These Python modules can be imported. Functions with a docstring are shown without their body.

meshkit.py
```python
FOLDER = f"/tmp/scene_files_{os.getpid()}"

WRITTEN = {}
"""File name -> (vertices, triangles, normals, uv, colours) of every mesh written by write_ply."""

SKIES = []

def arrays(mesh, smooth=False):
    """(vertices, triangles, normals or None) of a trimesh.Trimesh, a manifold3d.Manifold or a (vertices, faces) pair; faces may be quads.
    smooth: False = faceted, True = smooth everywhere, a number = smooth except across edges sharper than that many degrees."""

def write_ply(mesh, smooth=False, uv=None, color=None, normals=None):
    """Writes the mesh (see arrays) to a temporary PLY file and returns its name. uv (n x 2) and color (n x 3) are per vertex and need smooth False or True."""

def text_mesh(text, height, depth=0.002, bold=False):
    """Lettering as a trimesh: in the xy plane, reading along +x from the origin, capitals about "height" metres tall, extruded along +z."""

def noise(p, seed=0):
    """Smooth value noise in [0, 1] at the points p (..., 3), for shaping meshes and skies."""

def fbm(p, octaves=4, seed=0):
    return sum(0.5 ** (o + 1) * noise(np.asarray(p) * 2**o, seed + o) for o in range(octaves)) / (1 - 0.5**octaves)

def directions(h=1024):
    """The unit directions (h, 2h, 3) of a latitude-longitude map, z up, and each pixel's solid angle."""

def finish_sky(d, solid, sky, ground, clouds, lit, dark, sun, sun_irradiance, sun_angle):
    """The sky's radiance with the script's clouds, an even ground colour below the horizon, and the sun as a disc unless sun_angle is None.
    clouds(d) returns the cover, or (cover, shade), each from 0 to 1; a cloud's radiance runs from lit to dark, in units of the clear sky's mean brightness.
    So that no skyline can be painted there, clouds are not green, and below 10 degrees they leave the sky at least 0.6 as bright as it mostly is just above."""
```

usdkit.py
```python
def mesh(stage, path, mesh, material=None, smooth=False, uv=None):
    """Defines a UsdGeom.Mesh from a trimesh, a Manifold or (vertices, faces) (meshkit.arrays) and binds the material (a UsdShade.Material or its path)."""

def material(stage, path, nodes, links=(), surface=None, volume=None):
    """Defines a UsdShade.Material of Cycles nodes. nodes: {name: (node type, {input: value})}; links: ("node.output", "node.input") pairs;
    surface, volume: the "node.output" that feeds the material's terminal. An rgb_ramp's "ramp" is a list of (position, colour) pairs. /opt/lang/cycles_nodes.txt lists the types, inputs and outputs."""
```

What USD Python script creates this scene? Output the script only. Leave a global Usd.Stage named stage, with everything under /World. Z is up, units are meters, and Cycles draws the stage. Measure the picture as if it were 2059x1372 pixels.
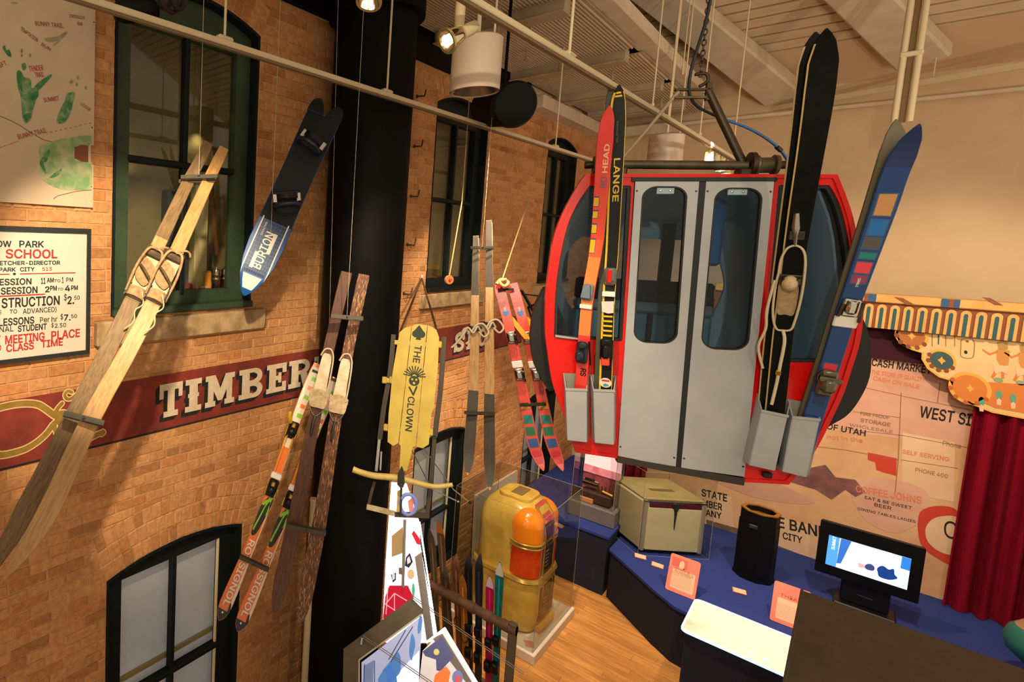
import math, random
import numpy as np, trimesh
import shapely, shapely.geometry as sg, shapely.affinity as sa
from shapely.ops import unary_union
import usdkit, meshkit
from pxr import Usd, UsdGeom, UsdLux, UsdShade, Gf, Sdf, Vt

stage = Usd.Stage.CreateInMemory()
UsdGeom.SetStageUpAxis(stage, 'Z')
UsdGeom.SetStageMetersPerUnit(stage, 1.0)
world = UsdGeom.Xform.Define(stage, '/World')
stage.SetDefaultPrim(world.GetPrim())
UsdGeom.Scope.Define(stage, '/World/Looks')
random.seed(7)
rng = np.random.default_rng(7)

# ------------------------------------------------------------------ camera (calibrated from the vanishing points of the room)
H = 4.2          # eye above the museum floor
P = 2.9          # eye to the brick wall
E = 10.2         # eye to the end wall
IW, IH = 2059.0, 1372.0
_v1, _v2, _v3 = np.array([1740., 518]), np.array([-486., 441]), np.array([40., 12800])
PP = np.linalg.solve(np.array([_v2 - _v3, _v1 - _v3]), np.array([np.dot(_v2 - _v3, _v1), np.dot(_v1 - _v3, _v2)]))
F = math.sqrt(-np.dot(_v1 - PP, _v2 - PP))
def _u(v):
    r = np.array([v[0] - PP[0], v[1] - PP[1], F]); return r / np.linalg.norm(r)
R = np.array([-_u(_v2), _u(_v1), -_u(_v3)])      # rows: world X, Y, Z in lens coordinates (right, down, forward)
EYE = np.array([0, 0, H])
cam = UsdGeom.Camera.Define(stage, '/World/Camera')
HA = 36.0
cam.CreateHorizontalApertureAttr(HA); cam.CreateVerticalApertureAttr(HA * IH / IW)
cam.CreateFocalLengthAttr(HA * F / IW)
cam.CreateHorizontalApertureOffsetAttr(HA * (IW / 2 - PP[0]) / IW)
cam.CreateVerticalApertureOffsetAttr(-HA * (IH / 2 - PP[1]) / IW)
cam.CreateClippingRangeAttr(Gf.Vec2f(0.05, 200))
_m = np.eye(4); _m[0, :3] = R @ [1, 0, 0]; _m[1, :3] = R @ [0, -1, 0]; _m[2, :3] = R @ [0, 0, -1]; _m[3, :3] = EYE
cam.AddTransformOp().Set(Gf.Matrix4d(*_m.ravel().tolist()))
cam.CreateExposureAttr(0.78)

# ------------------------------------------------------------------ light
WARM = (1.0, 0.81, 0.56)
dome = UsdLux.DomeLight.Define(stage, '/World/ambient_light')
dome.CreateColorAttr(Gf.Vec3f(1.0, 0.80, 0.56)); dome.CreateIntensityAttr(0.13)
def light(name, pos, to, power, cone, color=WARM, radius=0.035, soft=0.5):
    l = UsdLux.SphereLight.Define(stage, '/World/' + name)
    l.CreateRadiusAttr(radius); l.CreateColorAttr(Gf.Vec3f(*color))
    l.CreateIntensityAttr(power / (4 * math.pi * radius * radius) / math.pi)
    s = UsdLux.ShapingAPI.Apply(l.GetPrim()); s.CreateShapingConeAngleAttr(cone); s.CreateShapingConeSoftnessAttr(soft)
    d = np.array(to, float) - pos; d /= np.linalg.norm(d)
    up = np.array([0, 0, 1.0]) if abs(d[2]) < .95 else np.array([0, 1.0, 0])
    x = np.cross(d, up); x /= np.linalg.norm(x); y = np.cross(x, d)
    m = np.eye(4); m[0, :3] = x; m[1, :3] = y; m[2, :3] = -d; m[3, :3] = pos
    l.AddTransformOp().Set(Gf.Matrix4d(*m.ravel().tolist()))
LIGHTS = [  # position, aim, power, half cone, colour
    ((-0.80, 0.50, 5.05), (-2.9, 1.80, 3.55), 260, 23, WARM),       # pool on the price board and the first window sill
    ((-0.70, 0.55, 5.85), (-2.75, 2.75, 3.25), 16, 22, WARM),        # snowboard
    ((-1.10, 2.10, 5.02), (-2.4, 4.9, 2.3), 120, 33, WARM),          # sled and old skis
    ((-1.70, 4.2, 5.1), (-2.6, 6.6, 2.2), 130, 36, WARM),           # long skis and red skis
    ((0.55, -0.2, 5.2), (-0.6, 4.0, 3.7), 150, 32, (1, .86, .64)),   # gondola
    ((1.6, 0.8, 6.6), (0.1, 5.0, 3.4), 60, 28, (1, .86, .64)),
    ((0.3, 5.8, 5.5), (0.2, 9.4, 1.6), 290, 44, (1, .77, .55)),      # stage
    ((-1.0, 6.6, 5.2), (-1.2, 8.3, .9), 190, 38, (1, .76, .58)),
    ((1.4, 5.0, 4.6), (1.0, 10.2, 5.0), 60, 62, (1, .82, .60)),       # end wall
    ((2.3, 5.4, 4.3), (0.0, 9.0, 7.3), 75, 68, (1, .82, .60)),       # bounce on the roof
    ((-1.55, 5.3, 5.0), (-1.75, 6.3, 0.6), 340, 34, WARM),            # jukebox
    ((-3.27, 1.80, 4.58), (-3.40, 1.95, 5.1), 1.6, 70, (1, .74, .32)),   # lamp behind the first window
    ((-3.30, 2.52, 4.95), (-3.3, 2.40, 3.9), 1.2, 60, (1, .80, .45)),
]
for i, (p_, a_, w_, c_, k_) in enumerate(LIGHTS):
    light('spot_light' if not i else f'spot_light_{i:03d}', p_, a_, w_, c_, k_)

# ------------------------------------------------------------------ helpers
def lin(c):
    c = np.asarray(c, float) / 255.0
    return tuple(np.where(c <= 0.04045, c / 12.92, ((c + 0.055) / 1.055) ** 2.4))
_mats = {}
def mat(name, c, rough=0.5, metal=0.0, c2=None, nscale=8.0, stretch=(1, 1, 1), bump=0.0, bscale=60.0, spec=0.5, emit=0.0, coat=0.0, tint=False, detail=4.0, lo=0.35, hi=0.65, sheen=0.0):
    """sRGB 0..255 colours; c2 = second colour mixed in by noise in the thing's own space; tint = multiplied by the mesh's tint."""
    if name in _mats: return _mats[name]
    n = {'p': ('principled_bsdf', dict(roughness=rough, metallic=metal, specular_ior_level=spec, coat_weight=coat, base_color=lin(c)))}
    l = []
    src = None
    if c2 is not None or bump:
        n['t'] = ('texture_coordinate', {}); n['m'] = ('mapping', dict(scale=stretch)); l += [('t.object', 'm.vector')]
    if c2 is not None:
        n['n'] = ('noise_texture', dict(scale=nscale, detail=detail, roughness=0.6)); l += [('m.vector', 'n.vector')]
        n['r'] = ('rgb_ramp', dict(ramp=[(0, lin(c)), (lo, lin(c)), (hi, lin(c2)), (1, lin(c2))])); l += [('n.fac', 'r.fac')]
        src = 'r.color'
    if tint:
        n['a'] = ('attribute', dict(attribute='tint'))
        if src is None:
            n['k'] = ('color', dict(value=lin(c))); src = 'k.color'
        n['x'] = ('mix', dict(mix_type='multiply', fac=1.0)); l += [(src, 'x.color1'), ('a.color', 'x.color2')]; src = 'x.color'
    if src: l += [(src, 'p.base_color')]
    if bump:
        n['bn'] = ('noise_texture', dict(scale=bscale, detail=4.0)); n['b'] = ('bump', dict(strength=bump, distance=0.004))
        l += [('m.vector', 'bn.vector'), ('bn.fac', 'b.height'), ('b.normal', 'p.normal')]
    if emit:
        n['p'][1].update(emission_strength=emit, emission_color=lin(c))
        if src: l += [(src, 'p.emission_color')]
    if sheen: n['p'][1].update(sheen_weight=sheen)
    _mats[name] = usdkit.material(stage, '/World/Looks/' + name, n, l, surface='p.BSDF')
    return _mats[name]
def pane(name, tintc=(235, 240, 238), rough=0.02, base=0.03, gl=0.9):
    if name in _mats: return _mats[name]
    _mats[name] = usdkit.material(stage, '/World/Looks/' + name, {
        't': ('transparent_bsdf', dict(color=lin(tintc))), 'g': ('glossy_bsdf', dict(color=(gl, gl, gl), roughness=rough)),
        'f': ('layer_weight', dict(blend=0.5)), 'w': ('math', dict(math_type='power', value2=4.0)), 'a': ('math', dict(math_type='multiply_add', value2=0.6, value3=base)), 'm': ('mix_closure', {})},
        [('f.facing', 'w.value1'), ('w.value', 'a.value1'), ('a.value', 'm.fac'), ('t.BSDF', 'm.closure1'), ('g.BSDF', 'm.closure2')], surface='m.closure')
    return _mats[name]

_used = {}
def fresh(parent, name):
    k = _used.get((parent, name), 0); _used[(parent, name)] = k + 1
    return f'{parent}/{name}' if k == 0 else f'{parent}/{name}_{k:03d}'
def data(prim, **kw):
    for k, v in kw.items():
        if v is not None: prim.SetCustomDataByKey(k, v)
def put(path, mesh, material, smooth=False, tint=None):
    m = usdkit.mesh(stage, path, mesh, material, smooth)
    if tint is not None:
        UsdGeom.PrimvarsAPI(m).CreatePrimvar('tint', Sdf.ValueTypeNames.Color3fArray, 'vertex').Set(Vt.Vec3fArray.FromNumpy(np.asarray(tint, np.float32)))
    return m.GetPrim()
class Thing:
    """One Xform directly under /World at the thing's base, whose child meshes are its parts (vertices given in the thing's own frame)."""
    def __init__(s, name, label=None, cat=None, group=None, kind=None, m=None, at=None):
        s.path = fresh('/World', name); x = UsdGeom.Xform.Define(stage, s.path)
        if at is not None: m = np.eye(4); m[:3, 3] = at
        s.m = np.eye(4) if m is None else np.array(m, float)
        if m is not None: x.AddTransformOp().Set(Gf.Matrix4d(*s.m.T.ravel().tolist()))
        s.inv = np.linalg.inv(s.m); s.prim = x.GetPrim()
        data(s.prim, label=label, category=cat, group=group, kind=kind)
    def loc(s, p):
        return (s.inv @ np.append(p, 1.0))[:3]
    def part(s, name, mesh, material, smooth=False, label=None, kind=None, under=None, tint=None, w=False):
        path = fresh(under or s.path, name)
        if w: mesh = mv(mesh, s.inv)
        p = put(path, mesh, material, smooth, tint); data(p, label=label, kind=kind)
        return path
def single(name, mesh, material, label, cat, group=None, kind=None, smooth=False, at=None):
    """A thing that is one mesh; vertices in world coordinates, moved to its own base."""
    mesh = tm(mesh); o = np.array([*mesh.bounds.mean(0)[:2], mesh.bounds[0][2]]) if at is None else np.array(at)
    mesh = mesh.copy(); mesh.apply_translation(-o)
    path = fresh('/World', name); p = put(path, mesh, material, smooth); UsdGeom.Xformable(p).AddTranslateOp().Set(Gf.Vec3d(*o.tolist()))
    data(p, label=label, category=cat, group=group, kind=kind)
    return p
def struct(name, mesh, material, smooth=False):
    p = put(fresh('/World', name), mesh, material, smooth); data(p, kind='structure'); return p

def tm(m):
    if isinstance(m, trimesh.Trimesh): return m
    if isinstance(m, list): return trimesh.util.concatenate([tm(x) for x in m])
    v, f, _ = meshkit.arrays(m); return trimesh.Trimesh(v, f, process=False)
def mv(m, M):
    m = tm(m).copy(); m.apply_transform(M); return m
def box(a, b):
    a, b = np.minimum(a, b), np.maximum(a, b)
    m = trimesh.creation.box(np.maximum(b - a, 1e-5)); m.apply_translation((a + b) / 2); return m
def bbox(a, b, r=0.006):
    """box with chamfered edges"""
    a, b = np.minimum(a, b).astype(float), np.maximum(a, b).astype(float); r = min(r, *(0.45 * (b - a)))
    pts = [[[a, b][i][0] + (r if i == 0 else -r) * (k != 0), [a, b][j][1] + (r if j == 0 else -r) * (k != 1), [a, b][l][2] + (r if l == 0 else -r) * (k != 2)] for i in (0, 1) for j in (0, 1) for l in (0, 1) for k in range(3)]
    return trimesh.convex.convex_hull(np.array(pts))
def frame(o, x, y, z=None):
    """4x4 with columns x, y, z (z = x cross y) at o"""
    x = np.array(x, float); x /= np.linalg.norm(x); y = np.array(y, float); y -= x * (x @ y); y /= np.linalg.norm(y)
    m = np.eye(4); m[:3, 0] = x; m[:3, 1] = y; m[:3, 2] = np.cross(x, y); m[:3, 3] = o; return m
def tube(pts, r, n=8, cap=True, closed=False):
    pts = np.array(pts, float); N = len(pts); rs = np.broadcast_to(r, N)
    t = np.gradient(pts, axis=0) if not closed else np.roll(pts, -1, 0) - np.roll(pts, 1, 0)
    t /= np.maximum(np.linalg.norm(t, axis=1, keepdims=True), 1e-9)
    a = np.array([0, 0, 1.0]) if abs(t[0][2]) < .9 else np.array([1.0, 0, 0])
    V = []
    for i in range(N):
        a = a - t[i] * (a @ t[i]); a /= np.linalg.norm(a); b = np.cross(t[i], a)
        for k in range(n):
            q = 2 * math.pi * k / n; V.append(pts[i] + rs[i] * (math.cos(q) * a + math.sin(q) * b))
    Fc = []
    for i in range(N if closed else N - 1):
        j = (i + 1) % N
        for k in range(n):
            l = (k + 1) % n; Fc += [[i * n + k, i * n + l, j * n + l], [i * n + k, j * n + l, j * n + k]]
    if cap and not closed:
        for i0, flip in ((0, 1), ((N - 1) * n, 0)):
            for k in range(1, n - 1): Fc.append([i0, i0 + k + 1, i0 + k] if flip else [i0, i0 + k, i0 + k + 1])
    m = trimesh.Trimesh(np.array(V), np.array(Fc), process=False)
    return m
def rod(a, b, r, n=10): return tube([a, b], r, n)
def bar(a, b, w, t, up=(0, 0, 1)):
    """rectangular bar from a to b, w across, t along up"""
    a, b = np.array(a, float), np.array(b, float); M = frame((a + b) / 2, b - a, np.cross(np.array(up, float), b - a)); L = np.linalg.norm(b - a)
    return mv(bbox([-L / 2, -w / 2, -t / 2], [L / 2, w / 2, t / 2], .12 * min(w, t)), M)
def lathe(prof, n=32, M=None):
    prof = np.array(prof, float); m = trimesh.creation.revolve(prof, sections=n)
    return m if M is None else mv(m, M)
def ext(poly, d, M=None, z0=0.0):
    """extrude a polygon (or list of points) by d along +z"""
    if not hasattr(poly, 'geom_type'): poly = sg.Polygon(poly)
    poly = poly.buffer(0)
    gs = [g for g in getattr(poly, 'geoms', [poly]) if g.geom_type == 'Polygon' and g.area > 1e-10]
    m = trimesh.util.concatenate([trimesh.creation.extrude_polygon(g, d, engine='earcut') for g in gs]); m.apply_translation([0, 0, z0])
    return m if M is None else mv(m, M)
def rrect(x0, y0, x1, y1, r):
    return sg.box(x0 + r, y0 + r, x1 - r, y1 - r).buffer(r, quad_segs=6)
def spline(pts, n=8, closed=False):
    pts = np.array(pts, float); N = len(pts); out = []
    rngi = range(N if closed else N - 1)
    g = (lambda i: pts[i % N]) if closed else (lambda i: pts[min(max(i, 0), N - 1)])
    for i in rngi:
        p0, p1, p2, p3 = g(i - 1), g(i), g(i + 1), g(i + 2)
        for k in range(n):
            t = k / n
            out.append(0.5 * (2 * p1 + (p2 - p0) * t + (2 * p0 - 5 * p1 + 4 * p2 - p3) * t * t + (3 * p1 - p0 - 3 * p2 + p3) * t ** 3))
    if not closed: out.append(pts[-1])
    return np.array(out)
_txt = {}
def text(s, h, M=None, width=None, bold=False, depth=0.0008, center=False, cond=1.0):
    key = (s, bold)
    if key not in _txt: _txt[key] = meshkit.text_mesh(s, 1.0, 1.0, bold)
    m = _txt[key].copy(); b = m.bounds; m.apply_translation([-b[0][0], 0, 0]); w = b[1][0] - b[0][0]
    sx = (width / w) if width else h * cond
    m.apply_scale([sx, h, depth])
    if center: m.apply_translation([-sx * w / 2, 0, 0])
    return m if M is None else mv(m, M)
def ray(px, py): return R @ np.array([px - PP[0], py - PP[1], F])
def onx(px, py, x): d = ray(px, py); return EYE + d * (x / d[0])
def ony(px, py, y): d = ray(px, py); return EYE + d * (y / d[1])
def onz(px, py, z): d = ray(px, py); return EYE + d * ((z - H) / d[2])
def at(px, py, dep): return EYE + ray(px, py) * (dep / F)      # the point seen at a pixel, dep metres in front of the lens
def onpl(px, py, o, n): d = ray(px, py); return EYE + d * (np.dot(np.array(o) - EYE, n) / np.dot(d, n))
def W(px, py): return onx(px, py, -P)
WF = lambda y, z, off=0.0: frame([-P + off, y, z], [0, 1, 0], [0, 0, 1])    # on the brick wall: x along the wall, y up, z out
EF = lambda x, z, off=0.0: frame([x, E - off, z], [1, 0, 0], [0, 0, 1])     # on the end wall
# ------------------------------------------------------------------ brick wall
ZT = 5.89                                       # top of the brickwork
m_mortar = mat('mortar', (206, 158, 110), .95, c2=(180, 132, 88), nscale=14, bump=.5)
m_brick = mat('brick_clay', (208, 154, 100), .9, c2=(182, 128, 80), nscale=30, bump=.6, bscale=90, tint=True)
m_stone = mat('sill_stone', (190, 160, 118), .9, c2=(150, 120, 82), nscale=9, bump=.6, bscale=50)
m_green = mat('frame_green', (58, 74, 50), .5, c2=(46, 62, 44), nscale=6, spec=.3)
m_dark = mat('frame_dark', (20, 28, 27), .6, c2=(15, 22, 23), nscale=5, spec=.2)
m_black = mat('black_steel', (8, 8, 9), .62, c2=(12, 12, 11), nscale=4, bump=.06, spec=.10)
m_white = mat('white_paint', (214, 196, 172), .55, c2=(200, 180, 155), nscale=5)
WINS = []                                       # y0, y1, z0, spring, rise
for y0 in (1.577, 5.15, 8.06):
    WINS.append((y0, y0 + 1.14, 3.69, 5.60, .12)); WINS.append((y0, y0 + 1.14, .45, 2.02, .09))
def opening(w, grow=0.0):
    y0, y1, z0, zs, rise = w; c = (y0 + y1) / 2; a = (y1 - y0) / 2; r = (a * a + rise * rise) / (2 * rise); zc = zs + rise - r
    th = math.asin(a / r)
    arc = [(c + (r + grow) * math.sin(q), zc + (r + grow) * math.cos(q)) for q in np.linspace(th, -th, 17)]
    return (c, zc, r, th), sg.Polygon([(y0, z0)] + [(y1, z0)] + arc)
void = unary_union([opening(w)[1] for w in WINS])
wallpoly = sg.box(-.8, 0, E, ZT).difference(void)
wl = Thing('wall_left', kind='structure')
wl.part('mortar_bed', ext(wallpoly, .30, WF(0, 0, -.306)), m_mortar)
rings = []
vb = []                                          # voussoirs
for w in WINS:
    (c, zc, r, th), _ = opening(w)
    n3 = 3 if w[2] < 2 else 2
    ring = sg.Polygon([(c + (r + q2) * math.sin(t), zc + (r + q2) * math.cos(t)) for q2, ts in ((.002, np.linspace(-th, th, 13)), (n3 * .108, np.linspace(th, -th, 13))) for t in ts])
    rings.append(ring)
    for k in range(n3):
        r0, r1 = r + k * .108 + .006, r + (k + 1) * .108
        nb = int(2 * th * r0 / .068)
        for i in range(nb):
            t0, t1 = -th + 2 * th * (i + .06) / nb, -th + 2 * th * (i + .94) / nb
            vb.append([(c + q * math.sin(t), zc + q * math.cos(t)) for q, t in ((r0, t0), (r0, t1), (r1, t1), (r1, t0))])
SILLS = [(w[0] - .11, w[1] + .11, w[2] - .165, w[2] - .02) for w in WINS if w[2] > 2]
solidvoid = unary_union([void] + rings + [sg.box(a, c, b, d) for a, b, c, d in SILLS])
pv = shapely.prepared.prep(solidvoid) if hasattr(shapely, 'prepared') else None
bricks = []
CH, BL, J = .0662, .222, .009
row = 0; z = .0
while z < ZT - .02:
    header = row % 6 == 5
    L = .112 if header else BL
    y = -.8 + (0 if row % 2 else -L / 2) + rng.uniform(-.015, .015)
    while y < E:
        a, b = max(y + J / 2, -.8), min(y + L - J / 2 + rng.uniform(-.003, .003), E)
        if b - a > .02:
            rect = sg.box(a, z + J / 2, b, min(z + CH - J / 2, ZT))
            if rect.intersects(solidvoid):
                d = rect.difference(solidvoid.buffer(.004))
                for g in getattr(d, 'geoms', [d]):
                    if g.geom_type == 'Polygon' and g.area > 3e-4: bricks.append(list(g.simplify(.003).exterior.coords)[:-1])
            else: bricks.append([(a, z + J / 2), (b, z + J / 2), (b, z + CH - J / 2), (a, z + CH - J / 2)])
        y += L
    z += CH; row += 1
bricks += vb
def brick_mesh(pts):
    pts = np.array(pts); n = len(pts); ar = np.sum(pts[:, 0] * np.roll(pts[:, 1], -1) - np.roll(pts[:, 0], -1) * pts[:, 1])
    if ar < 0: pts = pts[::-1]
    off = rng.uniform(-.0035, .002); c = pts.mean(0); tl = rng.uniform(-.0015, .0015, 2)
    inn = c + (pts - c) * (1 - .007 / np.maximum(np.linalg.norm(pts - c, axis=1, keepdims=True), .03))
    def lay(q, x): return np.column_stack([x + (q - c) @ tl / .1, q[:, 0], q[:, 1]])
    v = np.vstack([lay(pts, np.full(n, -P - .012)), lay(pts, np.full(n, -P + off - .003)), lay(inn, np.full(n, -P + off))])
    f = []
    for l in (0, 1):
        for i in range(n):
            j = (i + 1) % n; f += [[l * n + i, l * n + j, l * n + n + j], [l * n + i, l * n + n + j, l * n + n + i]]
    if n == 4: f += [[2 * n, 2 * n + 1, 2 * n + 2], [2 * n, 2 * n + 2, 2 * n + 3]]
    else:
        vv, ff = trimesh.creation.triangulate_polygon(sg.Polygon(inn), engine='earcut')
        base = len(v); v = np.vstack([v, lay(np.array(vv), np.full(len(vv), -P + off))]); f += [[base + a, base + b, base + d] if np.cross(vv[b] - vv[a], vv[d] - vv[a]) > 0 else [base + a, base + d, base + b] for a, b, d in ff]
    return trimesh.Trimesh(v, np.array(f), process=False)
def brick_tint(k, n):
    u = rng.random()
    t = np.array([1.0, .95, .88]) * rng.uniform(.86, 1.06)
    if u < .16: t = np.array([1.0, .84, .68]) * rng.uniform(.78, .97)      # redder
    elif u < .26: t = np.array([.88, .78, .66]) * rng.uniform(.76, .92)      # browner
    elif u < .36: t = np.array([1.06, 1.0, .96])                           # pale
    return np.tile(t, (n, 1))
cov = [(-1, 1.445, 4.33, 6), (-1, 1.415, 3.5, 4.21)]
def seen_size(pts):
    q = np.array(pts).mean(0); p = np.array([-P, q[0], q[1]]) - EYE; c = R.T @ p
    if c[2] < .2: return 0
    s = PP + F * c[:2] / c[2]
    if not (0 <= s[0] <= IW and 0 <= s[1] <= IH) or any(a < q[0] < b and d < q[1] < e for a, b, d, e in cov): return 0
    return sg.Polygon(pts).area * (P / np.linalg.norm(p)) / (p @ p) * (1 if len(pts) == 4 else .8)
order = sorted(range(len(bricks)), key=lambda i: -seen_size(bricks[i]))
for i in order[:300]:
    b = brick_mesh(bricks[i]); wl.part('brick', b, m_brick, tint=brick_tint(i, len(b.vertices)))
rest = [brick_mesh(bricks[i]) for i in order[300:]]
wl.part('distant_bricks', trimesh.util.concatenate(rest), m_brick, tint=np.vstack([brick_tint(0, len(b.vertices)) for b in rest]), kind='stuff')
for a, b, c, d in SILLS:
    s = bbox([-P - .1, a, c], [-P + .045, b, d], .008); s = s.subdivide().subdivide(); s.vertices += (meshkit.fbm(s.vertices * 14, 3)[:, None] - .5) * .014
    wl.part('stone_sill', s, m_stone, smooth=35)

# ------------------------------------------------------------------ windows
m_niche = mat('niche_olive', (126, 112, 70), .8, c2=(108, 96, 58), nscale=3)
m_blind = mat('white_blind', (202, 200, 208), .8, c2=(190, 188, 198), nscale=2, emit=.085)
m_glass = pane('window_glass', (246, 247, 243))
REC = .08
def window(i, w):
    y0, y1, z0, zs, rise = w; up = w[2] > 2
    t = Thing(f'window_{i}', kind='structure', at=[-P, (y0 + y1) / 2, z0])
    mf = m_green if up else m_dark
    if up and y0 > 3: mf = m_dark
    _, outer = opening(w)
    zt = 5.46 if up else 1.93                   # the glazing ends in a straight head under the arch
    gl = sg.box(y0 + .148, z0 + .13, y1 - .148, zt)
    t.part('window_frame', ext(outer.buffer(-.002).difference(gl), .06, WF(0, 0, -REC - .06)), mf, w=True)
    t.part('jamb_lining', ext(outer.buffer(-.003).difference(outer.buffer(-.022)), .075, WF(0, 0, -REC - .0)), m_dark, w=True)
    yc = (y0 + y1) / 2; zm = 4.65 if up else 1.066
    t.part('meeting_rail', bbox([-P - REC - .055, y0 + .14, zm - .020], [-P - REC + .008, y1 - .14, zm + .020], .006), m_dark, w=True)
    for a, b in ((z0 + .1, zm - .02), (zm + .02, zt + .01)):
        t.part('mullion', bbox([-P - REC - .05, yc - .018, a], [-P - REC + .006, yc + .018, b], .005), m_dark, w=True)
    for a, b in ((z0 + .1, zm - .02), (zm + .02, zt + .01)):
        for c, d in ((y0 + .14, yc), (yc, y1 - .14)):
            t.part('pane', box([-P - REC - .035, c, a], [-P - REC - .031, d, b]), m_glass, w=True)
    if up:
        t.part('sill_board', bbox([-P - REC - .02, y0 + .005, z0], [-P + .03, y1 - .005, z0 + .045], .008), m_green if y0 < 3 else m_dark, w=True)
        x1 = -P - REC - .07; x0 = x1 - .30
        nb = [box([x0 - .02, y0, z0], [x0, y1, zs]), box([x0, y0 - .01, z0], [x1, y0 + .01, zs]), box([x0, y1 - .01, z0], [x1, y1 + .01, zs]), box([x0, y0, z0 + .10], [x1, y1, z0 + .12]), box([x0, y0, zs - .02], [x1, y1, zs])]
        t.part('niche_lining', tm(nb), m_niche, w=True)
        if y0 < 3:
            t.part('inner_post', bbox([x0 + .12, y1 - .34, z0 + .12], [x0 + .2, y1 - .22, zm - .1], .01), mat('cream_wood', (190, 175, 125), .6), w=True)
            t.part('dark_cabinet', bbox([x0 + .0, yc + .06, z0 + .42], [x0 + .1, y1 - .36, zm - .14], .01), m_dark, w=True)
    else:
        t.part('blind', box([-P - REC - .10, y0 + .05, z0 + .05], [-P - REC - .09, y1 - .05, zs]), m_blind, w=True)
        t.part('blind_edge', bbox([-P - REC - .03, y1 - .168, z0 + .1], [-P - REC - .01, y1 - .149, zt], .003), mat('cream_edge', (222, 205, 165), .6), w=True)
        t.part('blind_rail', bbox([-P - REC - .088, y0 + .1, zm + .06], [-P - REC - .07, y1 - .1, zm + .10], .004), mat('tan_rail', (165, 150, 105), .6), w=True)
for i, w in enumerate(WINS, 1): window(i, w)

# ------------------------------------------------------------------ end wall, floor, ceiling
m_cream = mat('cream_plaster', (212, 184, 148), .9, c2=(202, 172, 136), nscale=1.4, bump=.08, bscale=120)
struct('wall_end', box([-P - .3, E, 0], [4.6, E + .15, 6.7]), m_cream)
struct('trim_1', bbox([-2.62, E - .10, 6.0], [4.6, E - .05, 6.05], .01), m_white)
m_floor = mat('floor_oak', (214, 156, 88), .34, c2=(180, 120, 60), nscale=3.0, stretch=(1.2, 14, 14), bump=.05, tint=True)
fl = Thing('floor', kind='structure')
fl.part('subfloor', box([-P - .3, -1, -.2], [4.6, E, -.016]), mat('subfloor', (60, 38, 20), .9))
fb = []
y = 4.0
while y < 7.72:
    x = -P - rng.uniform(0, 1.2)
    while x < 0.6:
        x2 = x + rng.uniform(.8, 1.7); fb.append((max(x, -P), x2, y)); x = x2
    y += .083
for x, x2, y in fb:
    b = bbox([x + .0007, y + .0007, -.016], [x2 - .0007, y + .0823, rng.uniform(-.0004, .0004)], .0015)
    fl.part('floorboard', b, m_floor, tint=np.tile(np.array([1, .96, .9]) * rng.uniform(.78, 1.12), (len(b.vertices), 1)))
fl.part('far_boards', tm([box([-P, -1, -.016], [4.6, 4.0, 0]), box([-P, 7.72, -.016], [4.6, E, 0]), box([2.3, 4.0, -.016], [4.6, 7.72, 0])]), m_floor, tint=np.full((24, 3), .95))
SL = .466; RZ = 6.33
roofz = lambda y: RZ + SL * (E - y)
m_board = mat('ceiling_board', (214, 190, 158), .75, c2=(204, 178, 144), nscale=2, stretch=(1, 6, 6))
ce = Thing('ceiling', kind='structure')
nrm = np.array([0, SL, 1]); nrm /= np.linalg.norm(nrm); down = np.array([0, 1, -SL]); down /= np.linalg.norm(down)
CM = frame([0, E, RZ], [1, 0, 0], -down)                      # x along X, y up the slope, z points down into the room
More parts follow.
